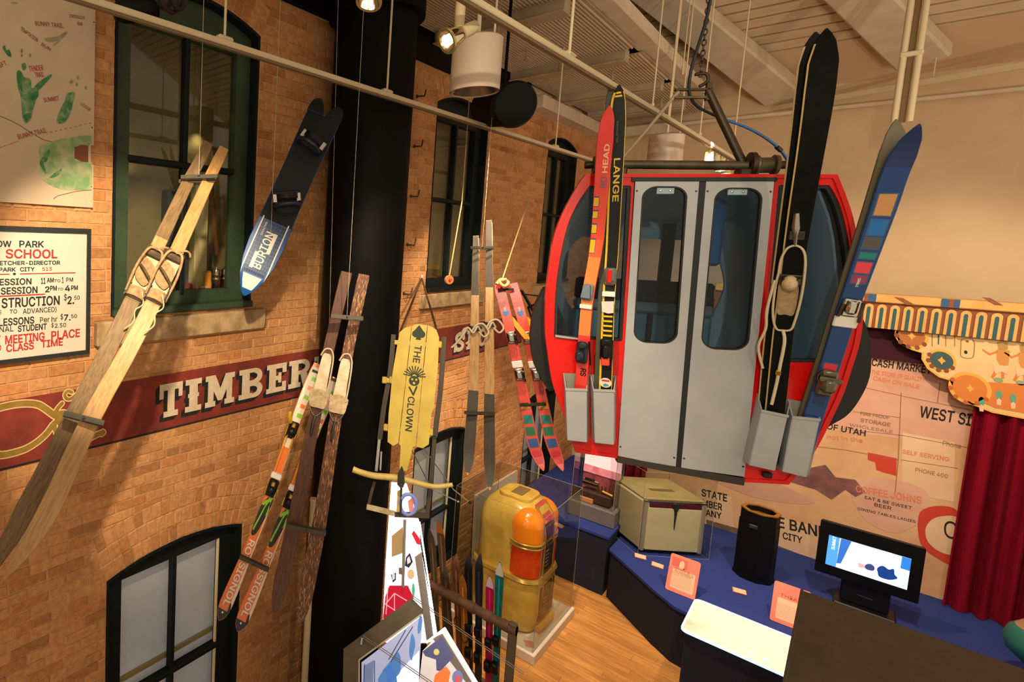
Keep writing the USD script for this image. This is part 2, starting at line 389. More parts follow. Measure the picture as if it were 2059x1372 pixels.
ce.part('roof_deck', mv(box([-P - .3, -.3, -.1], [4.6, 8.5, -.03]), CM), mat('roof_dark', (58, 40, 24), .9))
ce.part('plaster_strip', mv(box([-P - .3, -.1, -.03], [4.6, .79, 0]), CM), m_cream)
s = .80
while s < 6.6:
    ce.part('board', mv(bbox([-P - .2, s + .013, -.028], [4.6, s + .144, 0], .003), CM), m_board); s += .157
def beam(name, a, b, w, t, up=(0, 0, 1), m=None): return struct(name, bar(a, b, w, t, up), m or m_white)
def roofpt(px, py): d = ray(px, py); return EYE + d * ((RZ + SL * E - H) / (d[2] + SL * d[1]))
# two rafters of the sloping roof, and the level beam at the edge of the mesh deck
r1a, r1b = roofpt(1575, 172), roofpt(1366, 0); r2a, r2b = roofpt(1858, 96), roofpt(1764, 0)
for nm, a, b, w in (('trim_2', r1a, r1b, .40), ('trim_3', r2a, r2b, .40)):
    d = (b - a); a2 = a - d * .03; b2 = b + d * 1.6
    beam(nm, a2 - nrm * .12, b2 - nrm * .12, w, .18, nrm)
beam('trim_4', [-1.60, 2.0, 6.26], [-1.60, E, 6.26], .20, .12)
# perforated metal deck along the brick wall
m_mesh = mat('deck_white', (176, 156, 128), .6, c2=(160, 140, 112), nscale=4); m_rib = mat('deck_rib', (206, 186, 156), .6); m_xb = mat('deck_beam', (184, 164, 132), .6, c2=(166, 146, 116), nscale=4)
DZ = 6.17; SHT = [(1.2, 4.9), (5.0, 6.55), (6.78, 8.0), (8.22, 9.2), (9.3, 10.1)]
dk = Thing('metal_deck', 'white corrugated perforated metal deck under the roof above the brick wall', 'ceiling deck', at=[-2.3, 6, DZ])
for ya, yb in SHT: dk.part('deck_sheet', box([-2.83, ya, DZ], [-1.64, yb, DZ + .012]), m_mesh, w=True)
dk.part('dark_backing', box([-2.83, 1.2, DZ + .2], [-1.64, 10.1, DZ + .21]), mat('roof_dark', (58, 40, 24), .9), w=True)
rb = [box([-2.82 + k * .030, ya, DZ - .012], [-2.82 + k * .030 + .013, yb, DZ]) for k in range(39) for ya, yb in SHT]
dk.part('deck_ribs', tm(rb), m_rib, kind='stuff', w=True)
xr = [box([-2.82, y_, DZ - .005], [-1.73, y_ + .010, DZ - .001]) for y_ in np.arange(1.3, 10.0, .045) if any(a_ < y_ < b_ - .02 for a_, b_ in SHT)]
dk.part('perforation_rows', tm(xr), m_mesh, kind='stuff', w=True)
for ya in (4.88, 6.55, 8.0, 9.2):
    dk.part('cross_beam', bbox([-2.83, ya, DZ - .10], [-1.72, ya + .11, DZ + .01], .008), m_xb, w=True); dk.part('beam_flange', bbox([-2.83, ya - .03, DZ - .115], [-1.72, ya + .14, DZ - .10], .004), m_xb, w=True)
for x_, y_ in ((-2.1, 5.2), (-2.4, 5.9), (-2.0, 7.2), (-2.3, 8.6), (-1.9, 8.9)): dk.part('sprinkler', tm([rod([x_, y_, DZ - .10], [x_, y_, DZ], .008, 6), mv(lathe([(0, 0), (.025, 0), (.02, .02), (0, .025)], 10), trimesh.transformations.translation_matrix([x_, y_, DZ - .12]))]), m_xb, w=True)
struct('trim_5', bbox([-P + .0, 1.0, ZT], [-2.835, 7.2, 6.3], .01), m_black)
struct('trim_6', bbox([-P + .0, 7.3, ZT + .005], [-2.72, 9.9, 6.05], .01), m_white)
struct('trim_7', bbox([-2.86, 9.95, ZT + .005], [-1.9, 10.1, 6.04], .01), m_white)
struct('wall_soffit', box([-P - .3, -.8, ZT], [-P, E, 8.9]), m_cream)
# black column
cy, cx, cr = 3.60, -2.577, .303
col = Thing('column', 'thick round black steel column standing against the brick wall', 'column', at=[cx, cy, 0])
col.part('shaft', lathe([(0, 0), (cr, 0), (cr, 6.2), (0, 6.2)], 64), m_black, smooth=40)
col.part('collar', lathe([(cr, 5.86), (cr + .05, 5.86), (cr + .05, 6.2), (cr, 6.2)], 48), m_black, smooth=40)
col.part('base_ring', lathe([(cr, 0), (cr + .03, 0), (cr + .03, .06), (cr, .06)], 48), m_black, smooth=40)
# ------------------------------------------------------------------ painted band on the brick
def wq(px, py): q = W(px, py); return np.array([q[1], q[2]])
m_band = mat('band_red', (138, 50, 34), .85, c2=(108, 38, 28), nscale=5, bump=.5, bscale=40)
m_letter = mat('letter_cream', (220, 200, 172), .85, c2=(205, 182, 152), nscale=20)
m_lshade = mat('letter_black', (26, 22, 20), .85)
m_gold = mat('ornament_gold', (150, 118, 40), .85, c2=(128, 100, 36), nscale=18)
m_goldline = mat('ornament_cream', (212, 178, 128), .85)
bt = Thing('painted_wall_sign', 'dark red band with cream slab letters painted along the brick wall', 'painted sign', at=[-P, 2, 2.92])
ZB, ZBT = 2.922, 3.285
bt.part('red_band', tm([box([-P - .002, -.8, ZB], [-P + .0035, 7.7, ZBT]), ]), m_band, w=True)
bt.part('band_edge', box([-P + .001, -.8, ZB - .012], [-P + .0038, 7.7, ZB], ), m_lshade, w=True)
R_ = lambda *a: sg.box(*a)
def glyph(c):
    s = .17
    if c == 'T': return unary_union([R_(0, .80, .86, 1), R_(0, .56, .15, 1), R_(.71, .56, .86, 1), R_(.30, 0, .56, 1), R_(.16, 0, .70, s)]), .86
    if c == 'I': return unary_union([R_(.12, 0, .38, 1), R_(0, 0, .5, s), R_(0, 1 - s, .5, 1), R_(.08, .44, .42, .56)]), .5
    if c == 'M': return unary_union([R_(.09, 0, .29, 1), R_(.76, 0, .96, 1), R_(0, 0, .36, s), R_(.69, 0, 1.05, s), R_(0, 1 - s, .25, 1), R_(.8, 1 - s, 1.05, 1), sg.Polygon([(.05, 1), (.34, 1), (.53, .55), (.71, 1), (1, 1), (.60, .16), (.45, .16)])]), 1.05
    if c in 'BRP':
        top = R_(.1, .46, .52, 1).union(sg.Point(.5, .73).buffer(.27)).difference(R_(.34, .60, .5, .86).union(sg.Point(.5, .73).buffer(.10)))
        st = [R_(.1, 0, .36, 1), R_(0, 0, .44, s), R_(0, 1 - s, .44, 1), top]
        if c == 'B': st.append(R_(.1, 0, .52, .54).union(sg.Point(.52, .27).buffer(.27)).difference(R_(.34, .14, .5, .40).union(sg.Point(.5, .27).buffer(.11))))
        if c == 'R': st += [sg.Polygon([(.42, .5), (.66, .5), (.74, .16), (.84, .16), (.84, 0), (.54, 0)])]
        return unary_union(st).difference(R_(.34, .60, .5, .86)), .84
    if c == 'E': return unary_union([R_(.1, 0, .36, 1), R_(0, 0, .78, s), R_(0, 1 - s, .78, 1), R_(.62, 0, .78, .34), R_(.62, .66, .78, 1), R_(.1, .42, .56, .58), R_(.46, .32, .58, .68)]), .78
    if c == 'L': return unary_union([R_(.1, 0, .36, 1), R_(0, 0, .76, s), R_(0, 1 - s, .46, 1), R_(.6, 0, .76, .4)]), .76
    if c == 'S':
        pts = spline([(.70, .66), (.62, .84), (.42, .91), (.20, .84), (.14, .68), (.28, .55), (.50, .46), (.66, .32), (.62, .16), (.40, .09), (.2, .15), (.10, .32)], 6)
        return unary_union([sg.LineString(pts).buffer(.105), R_(.62, .58, .78, .98), R_(.0, .0, .16, .40)]), .80
    if c == 'O': return sa.scale(sg.Point(.42, .5).buffer(.5), .84, 1).difference(sa.scale(sg.Point(.42, .5).buffer(.29), .62, 1.05)), .84
    if c == 'N': return unary_union([R_(.08, 0, .26, 1), R_(.70, 0, .88, 1), R_(0, 0, .36, s), R_(.6, 1 - s, .98, 1), R_(0, 1 - s, .3, 1), sg.Polygon([(.05, 1), (.32, 1), (.88, 0), (.66, 0)])]), .98
def paint_letter(c, y0, y1, z0, z1):
    g, w = glyph(c); g = sa.scale(g, (y1 - y0) / w, z1 - z0, origin=(0, 0))
    sh = unary_union([sa.translate(g, -d, -d * .9) for d in np.linspace(.004, .030, 7)])
    L = bt.part('letter', ext(g, .0012, WF(y0, z0, .0052)), m_letter, w=True)
    bt.part('letter_shadow', ext(sh, .0012, WF(y0, z0, .0036)), m_lshade, w=True, under=L)
ys = [(c, wq(a, 790)[0], wq(b, 790)[0]) for c, a, b in [('T', 320, 366), ('I', 372, 404), ('M', 412, 470), ('B', 479, 529), ('E', 534, 573), ('R', 578, 623), ('L', 628, 668)]]
for c, a, b in ys: paint_letter(c, a, b, 2.998, 3.222)
for c, a, b in (('S', 5.83, 6.07), ('P', 6.12, 6.36), ('O', 6.40, 6.64)): paint_letter(c, a, b, 2.985, 3.205)
def stroke(px, w):      # a painted stroke through picture points, as wall polygons
    l = sg.LineString(spline([wq(*q) for q in px], 8)); return l.buffer(w)
zz = lambda L: [(x / 6.862, 740 + y / 6.86) for x, y in L]
orn = [(zz([(-120, 590), (0, 545), (180, 505), (360, 488), (520, 505), (640, 575), (740, 650), (830, 690)]), .021),
       (zz([(-120, 1160), (0, 1200), (180, 1170), (360, 1110), (520, 1010), (640, 900), (740, 770), (830, 720)]), .021),
       (zz([(750, 640), (790, 560), (850, 490)]), .016), (zz([(760, 660), (850, 620), (920, 640)]), .020), (zz([(740, 780), (760, 860), (780, 920)]), .016), (zz([(790, 720), (830, 790), (830, 830)]), .016),
       (zz([(985, 335), (930, 320), (890, 365), (910, 420), (970, 425), (1040, 370), (1110, 310)]), .013),
       (zz([(1110, 310), (1200, 420), (1230, 560), (1180, 640), (1080, 690), (930, 680)]), .026),
       (zz([(930, 680), (1010, 760), (1090, 790), (1040, 900), (1060, 980)]), .022), (zz([(1060, 980), (1200, 980), (1330, 920), (1400, 890)]), .02), (zz([(1380, 900), (1410, 860), (1440, 890), (1400, 930)]), .010),
       (zz([(1180, 640), (1290, 600), (1370, 460), (1330, 350)]), .014)]
U = unary_union([stroke(p_, w_) for p_, w_ in orn])
bt.part('gold_scroll', ext(U, .0010, WF(0, 0, .0036)), m_gold, w=True)
bt.part('scroll_outline', ext(U.buffer(.002).difference(U.buffer(-.0045)), .0012, WF(0, 0, .0040)), m_goldline, w=True)

# ------------------------------------------------------------------ hand-painted boards
m_sign = mat('sign_white', (214, 202, 184), .5, c2=(204, 190, 170), nscale=3)
m_ink = mat('sign_black', (26, 30, 30), .6); m_red = mat('sign_red', (176, 34, 34), .6)
sn = Thing('school_sign', 'white hand-lettered ski school price board with black frame on the brick', 'sign', at=[-P, .9, 3.5])
sn.part('board', bbox([-P + .005, -.15, 3.512], [-P + .028, 1.405, 4.19], .003), m_sign, w=True)
fr = sg.box(-.17, 3.494, 1.424, 4.21).difference(sg.box(-.15, 3.516, 1.402, 4.182))
sn.part('frame', ext(fr, .036, WF(0, 0, .002)), m_ink, w=True)
def wtext(th, s, x0, x1, zb, zt, m, sc, off, bold=False, name='lettering', plane=.03):
    """lettering on a board on the wall: x0..x1, baseline zb and cap line zt in zoomed picture units"""
    f = lambda x, y: onx(off[0] + x / sc, off[1] + y / sc, -P + plane)
    a, b, c = f(x0, zb), f(x1, zb), f((x0 + x1) / 2, zt); bm = f((x0 + x1) / 2, zb)
    th.part(name, text(s, c[2] - bm[2], frame([-P + plane - .001, a[1], bm[2]], [0, 1, 0], [0, 0, 1]), width=b[1] - a[1], bold=bold, depth=.0016), m, w=True)
S_ = lambda s, x0, x1, zb, zt, m=m_ink, bold=False: wtext(sn, s, x0, x1, zb, zt, m, 4.575, (0, 440), bold)
S_('SNOW', -150, 105, 258, 203, bold=True); S_('PARK', 178, 403, 262, 205, bold=True)
S_('SCHOOL', 52, 527, 362, 284, m_red, True); S_('SKI', -190, -20, 362, 284, m_red, True)
S_('ETCHER-DIRECTOR', -4, 553, 424, 388, bold=True)
S_('PARK', -10, 145, 485, 450, bold=True); S_('CITY', 185, 318, 483, 447, bold=True); S_('513', 390, 475, 478, 446, m_red)
S_('ESSION', -4, 290, 607, 552, bold=True); S_('11', 378, 418, 598, 545, bold=True); S_('AM', 432, 495, 585, 545, bold=True); S_('TO', 500, 556, 583, 558); S_('1', 570, 584, 590, 538, bold=True); S_('PM', 610, 672, 580, 542)
S_('SESSION', 8, 345, 690, 630, bold=True); S_('2', 415, 456, 675, 625, bold=True); S_('PM', 462, 523, 660, 618, bold=True); S_('TO', 530, 580, 658, 636); S_('4', 597, 645, 665, 615, bold=True); S_('PM', 655, 716, 655, 615, bold=True)
S_('STRUCTION', 15, 548, 805, 722, bold=True); S_('$', 590, 614, 752, 695); S_('2.', 620, 682, 783, 715, bold=True); S_('50', 684, 733, 745, 708)
S_('S', -10, 12, 880, 842); S_('TO', 90, 157, 872, 836); S_('ADVANCED)', 212, 520, 865, 820)
S_('LESSONS', -10, 315, 975, 912, bold=True); S_('Per', 368, 455, 952, 905); S_('hr', 475, 528, 948, 900); S_('$', 558, 580, 925, 878); S_('7.', 590, 648, 935, 882, bold=True); S_('50', 655, 708, 912, 880)
S_('NAL', -5, 125, 1040, 990); S_('STUDENT', 165, 430, 1028, 975, bold=True); S_('$', 475, 494, 1000, 962); S_('2.50', 505, 607, 1000, 962)
S_('T', -18, 5, 1140, 1080, m_red, True); S_('MEETING', 48, 410, 1135, 1062, m_red, True); S_('PLACE', 472, 735, 1098, 1026, m_red, True)
S_('D', -20, 10, 1215, 1160, m_red, True); S_('CLASS', 58, 312, 1212, 1148, m_red, True); S_('TIME', 378, 578, 1175, 1113, m_red, True)
def wline(th, pts, sc, off, w, m, name, plane=.0295, d=.0012):
    q = [onx(off[0] + x / sc, off[1] + y / sc, -P + plane) for x, y in pts]
    l = sg.LineString([(a[1], a[2]) for a in q]).buffer(w); th.part(name, ext(l, d, frame([-P + plane, 0, 0], [0, 1, 0], [0, 0, 1])), m, w=True)
wline(sn, [(185, 508), (690, 497)], 4.575, (0, 440), .0022, m_red, 'red_rule'); wline(sn, [(-10, 512), (85, 510)], 4.575, (0, 440), .0022, m_red, 'red_rule'); wline(sn, [(-10, 715), (408, 694)], 4.575, (0, 440), .003, m_red, 'red_rule'); wline(sn, [(130, 508), (135, 508)], 4.575, (0, 440), .006, m_ink, 'dot')

tmk = Thing('trail_map', 'large off-white hand-painted ski trail map board high on the brick', 'map board', at=[-P, .8, 4.33])
hole = [wq(x / 6.86, 200 + y / 6.86) for x, y in ((1215, 640), (1265, 640), (1275, 700), (1275, 900), (1250, 905), (1222, 865))]
tmk.part('board', ext(sg.box(-.4, 4.33, 1.44, 5.85).difference(sg.Polygon([wq(x / 6.86, 200 + y / 6.86) for x, y in ((1228, 640), (1300, 640), (1300, 905), (1245, 905), (1228, 860))])), .02, WF(0, 0, .004)), mat('map_white', (205, 182, 154), .6, c2=(192, 166, 136), nscale=2.2, bump=.05), w=True)
MP = .025
def blob(pts, m, name, off=(0, 0), sc=6.86, plane=MP, smooth=True):
    q = [onx(off[0] + x / sc, off[1] + y / sc, -P + plane) for x, y in pts]; q = [(a[1], a[2]) for a in q]
    tmk.part(name, ext(sg.Polygon(spline(q, 5, True) if smooth else q), .0008, frame([-P + plane, 0, 0], [0, 1, 0], [0, 0, 1])), m, w=True)
g1 = mat('brush_green', (58, 122, 70), .7, c2=(140, 162, 116), nscale=22, lo=.42, hi=.62); g2 = mat('brush_pale_green', (118, 152, 98), .7, c2=(172, 172, 128), nscale=14, lo=.4, hi=.62); g3 = mat('brush_dark_green', (28, 104, 52), .7, c2=(70, 130, 80), nscale=26); g4 = mat('brush_grey', (128, 120, 92), .7, c2=(165, 150, 122), nscale=20)
blob([(235, 990), (290, 985), (330, 1060), (420, 1100), (440, 1220), (540, 1130), (690, 1030), (705, 1060), (580, 1200), (525, 1260), (490, 1400), (455, 1520), (430, 1630), (370, 1700), (320, 1660), (300, 1500), (285, 1330), (240, 1180)], g1, 'green_run')
blob([(240, 1000), (285, 1000), (300, 1130), (305, 1260), (270, 1210), (240, 1130)], g3, 'green_run', plane=MP + .0006)
blob([(440, 1300), (520, 1255), (525, 1330), (470, 1390), (430, 1370)], g3, 'green_run', plane=MP + .0006); blob([(330, 1590), (430, 1560), (400, 1640), (360, 1690)], g3, 'green_run', plane=MP + .0006)
blob([(300, 890), (350, 870), (360, 940), (320, 970)], g1, 'green_run')
blob([(930, 1290), (1030, 1280), (1010, 1400), (970, 1560), (890, 1690), (800, 1700), (780, 1660), (840, 1500), (900, 1380)], g1, 'green_run')
blob([(40, 640), (70, 630), (85, 690), (130, 690), (155, 780), (110, 770), (50, 690)], g3, 'green_run')
for cx, cy, a, b in ((300, 700, 16, 30), (300, 765, 14, 22), (415, 765, 16, 26), (1075, 1070, 20, 26), (985, 1130, 26, 28), (1060, 1165, 18, 24), (1185, 1210, 14, 30), (200, 40, 50, 10)):
    blob([(cx - a, cy), (cx, cy - b), (cx + a, cy), (cx, cy + b)], g4, 'grey_mark')
blob([(620, 530), (800, 500), (900, 440), (920, 470), (760, 620), (740, 610), (800, 560), (680, 580)], g4, 'grey_mark')
blob([(540, 660), (700, 590), (900, 540), (1250, 500), (1225, 640), (1030, 650), (1020, 820), (1120, 860), (1215, 870), (1262, 930), (1262, 1235), (1100, 1250), (850, 1240), (640, 1150), (540, 1030), (560, 850)], g2, 'green_run', off=(0, 200))
blob([(640, 720), (690, 700), (650, 850), (600, 880), (640, 1000), (620, 1020), (560, 920), (555, 850)], g1, 'green_run', off=(0, 200), plane=MP + .0006); blob([(690, 1070), (850, 950), (820, 1030), (740, 1080)], g1, 'green_run', off=(0, 200), plane=MP + .0006)
blob([(1030, 660), (1130, 625), (1216, 640), (1216, 865), (1120, 855), (1028, 810)], mat('brown_patch', (112, 58, 22), .4), 'brown_patch', off=(0, 200), plane=MP + .002, smooth=False)
for pts in ([(0, 230), (120, 280), (250, 345), (400, 440), (500, 500), (600, 555), (720, 585)], [(740, 1370), (800, 1330), (920, 1300), (1080, 1265), (1262, 1248)]):
    wline(tmk, spline(pts, 5), 6.86, (0, 200), .0016, mat('pencil_brown', (120, 92, 66), .8), 'trail_line', plane=MP)
for a, b in (((690, 455), (1230, 330)), ((0, 665), (240, 580))):
    for t in np.linspace(0, 1, 9): wline(tmk, [(a[0] + (b[0] - a[0]) * t, a[1] + (b[1] - a[1]) * t), (a[0] + (b[0] - a[0]) * (t + .05), a[1] + (b[1] - a[1]) * (t + .05))], 6.86, (0, 200), .0012, m_red, 'trail_dash', plane=MP)
m_mr = mat('map_red', (140, 70, 58), .7); m_mr2 = mat('map_bright_red', (172, 44, 44), .7)
def mtext(s, a, b, h, off=(0, 0), m=m_mr):
    f = lambda q: onx(off[0] + q[0] / 6.86, off[1] + q[1] / 6.86, -P + MP); A, B = f(a), f(b)
    d = B - A; L = np.linalg.norm(d); tmk.part('lettering', text(s, h, frame(A, d, [0, -d[2], d[1]]), width=L, depth=.0012), m, w=True)
mtext('BUNNY TRAIL', (490, 350), (875, 385), .021); mtext('TEMPTATION', (275, 410), (510, 580), .018); mtext('RUN', (565, 630), (690, 705), .018); mtext('CROSSCUT', (960, 240), (1175, 270), .016); mtext('RUN', (1070, 345), (1135, 355), .016)
mtext('TENDER', (410, 985), (605, 970), .026, m=m_mr2); mtext('TRAIL', (495, 1070), (615, 1055), .024, m=m_mr2); mtext('SUMMIT', (610, 40), (820, 12), .022, (0, 200), m_mr2); mtext('LODGE', (1110, 75), (1240, 165), .016, (0, 200), m_mr2); mtext('BUNNY TRAIL', (255, 550), (655, 455), .024, (0, 200), m_mr2); mtext('LIFT', (-20, 945), (100, 890), .02, m=m_mr2)
for x, y in ((1268, 322), (1243, 1768), (1232, 2580)): q = wq(x / 6.86, y / 6.86); tmk.part('nail_head', lathe([(0, 0), (.004, 0), (.003, .002), (0, .003)], 10, WF(q[0], q[1], .024)), m_ink, w=True)
# ------------------------------------------------------------------ skis
m_steel = mat('bright_steel', (176, 172, 164), .28, metal=1.0); m_dsteel = mat('dull_steel', (96, 92, 84), .45, metal=.9, c2=(70, 64, 56), nscale=20)
m_wire = mat('hanging_wire', (196, 182, 150), .4, metal=.3); m_iron = mat('clamp_iron', (82, 76, 64), .5, metal=.7)
m_leather = mat('worn_leather', (168, 134, 92), .8, c2=(126, 96, 62), nscale=40, bump=.5); m_canvas = mat('canvas_pad', (206, 184, 146), .85, c2=(170, 142, 102), nscale=28, bump=.4); m_dleather = mat('dark_leather', (92, 68, 44), .75, c2=(66, 48, 32), nscale=30, bump=.4)
m_rope = mat('pale_cord', (206, 190, 158), .85)
m_pblack = mat('plastic_black', (13, 13, 13), .42, spec=.3); m_pwhite = mat('plastic_white', (226, 222, 214), .35); m_chrome = mat('chrome', (210, 206, 198), .12, metal=1.0); m_brass = mat('brassy', (196, 160, 74), .3, metal=.9)
class Ski:
    """A ski (or board) along a line of picture points with depths; x runs from tail to tip, z out of its top, y across."""
    def __init__(s, name, label, pts, half, thick, body, base=None, group=None, cat='ski', face=None, tipc=.10, lift=.10, taillift=0.0, edge=None, nst=44, up=None):
        C = np.array([at(*p_) for p_ in pts]); C = spline(C, 14); d = np.r_[0, np.cumsum(np.linalg.norm(np.diff(C, axis=0), axis=1))]
        s.L = d[-1]; l = np.linspace(0, s.L, 200); s.l = l; s.C = np.column_stack([np.interp(l, d, C[:, k]) for k in range(3)])
        k = np.ones(15) / 15
        for j in range(3): s.C[7:-7, j] = np.convolve(s.C[:, j], k, 'valid')
        ax = s.C[-1] - s.C[0]; ax /= np.linalg.norm(ax); mid = s.C[100]
        n = (EYE - mid) / np.linalg.norm(EYE - mid) if face is None else np.array(face, float)
        n = n - ax * (n @ ax); s.n = n / np.linalg.norm(n); s.T = np.gradient(s.C, axis=0); s.T /= np.linalg.norm(s.T, axis=1, keepdims=True)
        s.half, s.lift, s.tipc, s.taillift, s.thick = half, lift, tipc, taillift, thick
        t = Thing(name, label, cat, group, m=frame(s.C[0], ax, np.cross(s.n, ax))); s.t = t; s.path = t.path
        fr = np.unique(np.r_[np.linspace(0, 1, nst), np.linspace(.9, 1, 12), np.linspace(0, .04, 5)])
        V = []; ring = 8
        for f in fr:
            M = s.F(f * s.L); h = max(s.hw(f), .0015); th = thick * (1 if .05 < f < .86 else max(.45, min(1, (f if f < .5 else 1 - f) / .12)))
            b = min(.003, h * .3)
            for y, z in ((-h + b, 0), (h - b, 0), (h, -b), (h, -th + b), (h - b, -th), (-h + b, -th), (-h, -th + b), (-h, -b)): V.append((M @ [0, y, z, 1])[:3])
        Fc = []
        for i in range(len(fr) - 1):
            for k in range(ring):
                a, b2 = i * ring + k, i * ring + (k + 1) % ring; Fc += [[a, b2 + ring, b2], [a, a + ring, b2 + ring]]
        for i0, fl in ((0, 0), ((len(fr) - 1) * ring, 1)):
            for k in range(1, ring - 1): Fc.append([i0, i0 + k + 1, i0 + k] if fl else [i0, i0 + k, i0 + k + 1])
        m = trimesh.Trimesh(np.array(V), np.array(Fc), process=False)
        if m.volume < 0: m.invert()
        t.part('ski_body' if cat == 'ski' else 'deck', m, body, smooth=35, w=True)
        if base is not None: t.part('ski_base', s.strip(0.004, s.L - .004, 1.0, base, z=-thick - .0004, up=-1), base, w=True)
    def hw(s, f): return np.interp(f, [a for a, b in s.half], [b for a, b in s.half])
    def F(s, l, y=0.0, z=0.0):
        f = l / s.L; p_ = np.array([np.interp(l, s.l, s.C[:, k]) for k in range(3)]); T = np.array([np.interp(l, s.l, s.T[:, k]) for k in range(3)])
        t0 = max(0.0, (f - (1 - s.tipc)) / s.tipc); t1 = max(0.0, (s.tipc * .4 - f) / (s.tipc * .4))
        p_ = p_ + s.n * (s.lift * t0 ** 2 + s.taillift * t1 ** 2)
        T = T + s.n * (2 * s.lift * t0 / (s.tipc * s.L) - (2 * s.taillift * t1 / (s.tipc * .4 * s.L)))
        M = frame(p_, T, np.cross(s.n, T)); M[:3, 3] += M[:3, 1] * y + M[:3, 2] * z; return M
    def strip(s, l0, l1, wfrac, m, z=.0008, y0=None, y1=None, up=1, name='stripe', put=False, n=None, rim=None):
        """a thin printed band following the ski between l0 and l1"""
        n = n or max(3, int((l1 - l0) / .03)); V = []; e = .0005
        for l in np.linspace(l0, l1, n):
            h = s.hw(l / s.L) * .97; a, b = (-h * wfrac, h * wfrac) if y0 is None else (max(-h, y0 if abs(y0) > 1e-9 else 0), min(h, y1))
            if rim: a, b = sorted((rim[0] * (s.hw(l / s.L) - rim[1]), rim[0] * s.hw(l / s.L) * .995))
            if a > b: a = b = (a + b) / 2
            M = s.F(l)
            for y, zz_ in ((a, z), (b, z), (b, z - up * e), (a, z - up * e)): V.append((M @ [0, y, zz_, 1])[:3])
        Fc = []
        for i in range(n - 1):
            for k in range(4):
                a, b2 = i * 4 + k, i * 4 + (k + 1) % 4; Fc += [[a, b2, b2 + 4], [a, b2 + 4, a + 4]]
        Fc += [[0, 2, 1], [0, 3, 2], [n * 4 - 4, n * 4 - 3, n * 4 - 2], [n * 4 - 4, n * 4 - 2, n * 4 - 1]]
        msh = trimesh.Trimesh(np.array(V), np.array(Fc), process=False)
        if msh.volume < 0: msh.invert()
        if put: return s.t.part(name, msh, m, w=True)
        return msh
    def stripe(s, l0, l1, m, y0=None, y1=None, wfrac=1.0, z=.0010, name='stripe', rim=None): return s.strip(l0, l1, wfrac, m, z, y0, y1, name=name, put=True, rim=rim)
    def put(s, name, mesh, m, l, y=0.0, z=0.0, rev=False, smooth=False, under=None, label=None):
        M = s.F(l, y, z)
        if rev: M = M @ np.diag([-1., -1, 1, 1])
        return s.t.part(name, mv(mesh, M), m, smooth=smooth, w=True, under=under, label=label)
    def wrap(s, name, mesh, m, l, y=0.0, z=0.0, rev=False, under=None):
        mesh = tm(mesh).copy(); v = mesh.vertices.copy()
        if rev: v[:, :2] *= -1
        out = np.array([(s.F(l + q[0]) @ [0, q[1] + y, q[2] + z, 1])[:3] for q in v]); mesh.vertices = out
        return s.t.part(name, mesh, m, w=True, under=under)
    def word(s, txt, l, h, m, width=None, rev=False, bold=True, z=.0015, y=0.0, name='lettering'):
        return s.wrap(name, text(txt, h, width=width, bold=bold, depth=.0008), m, l, (h / 2 if rev else -h / 2) + y, z, rev)
def loop(w, h, n=12, k=1.0):       # a strap arched across the ski: points in the y-z plane
    return [(0, w * math.cos(q), h * math.sin(q) ** k) for q in np.linspace(0, math.pi, n)]
def strap_band(w, h, wid, t=.004, n=14):
    V, Fc = [], []
    for i, q in enumerate(np.linspace(0, math.pi, n)):
        for r in (0, t):
            for x in (-wid / 2, wid / 2): V.append((x, (w + r) * math.cos(q), (h + r) * math.sin(q)))
    for i in range(n - 1):
        a = i * 4; b = a + 4
        for p_, q_ in ((0, 1), (1, 3), (3, 2), (2, 0)): Fc += [[a + p_, a + q_, b + q_], [a + p_, b + q_, b + p_]]
    m = trimesh.Trimesh(np.array(V), np.array(Fc), process=False)
    if m.volume < 0: m.invert()
    return m
def clamp_bar(A, B, w, t, label, n, wire_to=None, name='clamp_bar'):
    """a flat bar that holds a pair of skis, hung on a wire"""
    c = (A + B) / 2; th = Thing(name, label, 'ski clamp', 'bars clamping the hanging skis', at=c)
    for k in (0.015, -.030): th.part('flat_bar', bar(A + n * k, B + n * k, w, t, n), m_iron, w=True)
    th.part('bolt', mv(lathe([(0, 0), (.008, 0), (.008, .006), (.004, .008), (.004, .016), (0, .016)], 8), frame(c + n * .012, B - A, np.cross(n, B - A))), m_dsteel, w=True)
    if wire_to is not None:
        th.part('hanging_wire', rod(c + n * .01, np.array(wire_to), .0016, 6), m_wire, w=True)
    return th
trackz = H + .98
# -- pair A: plain wooden skis hanging in front of the first window
m_hick = mat('pale_wood', (190, 146, 90), .5, c2=(160, 116, 66), nscale=4, stretch=(2, 30, 30), coat=.15); m_hick2 = mat('weathered_wood', (132, 104, 66), .6, c2=(98, 74, 44), nscale=5, stretch=(2.5, 26, 26), bump=.2)
halfA = [(0, .027), (.03, .030), (.3, .035), (.55, .038), (.80, .042), (.88, .043), (.93, .036), (.97, .021), (.99, .009), (1, .002)]
ptsA = [[(420, 286, 3.0), (396, 335, 2.92), (380, 362, 2.88), (249, 640, 2.47), (150, 836, 2.34), (62, 1007, 2.2), (5, 1110, 2.12), (-28, 1168, 2.05)],
        [(451, 297, 3.0), (436, 328, 2.95), (420, 362, 2.88), (293, 640, 2.45), (186, 836, 2.3), (98, 1029, 2.12), (42, 1115, 2.05), (5, 1168, 2.0)]]
SA = []
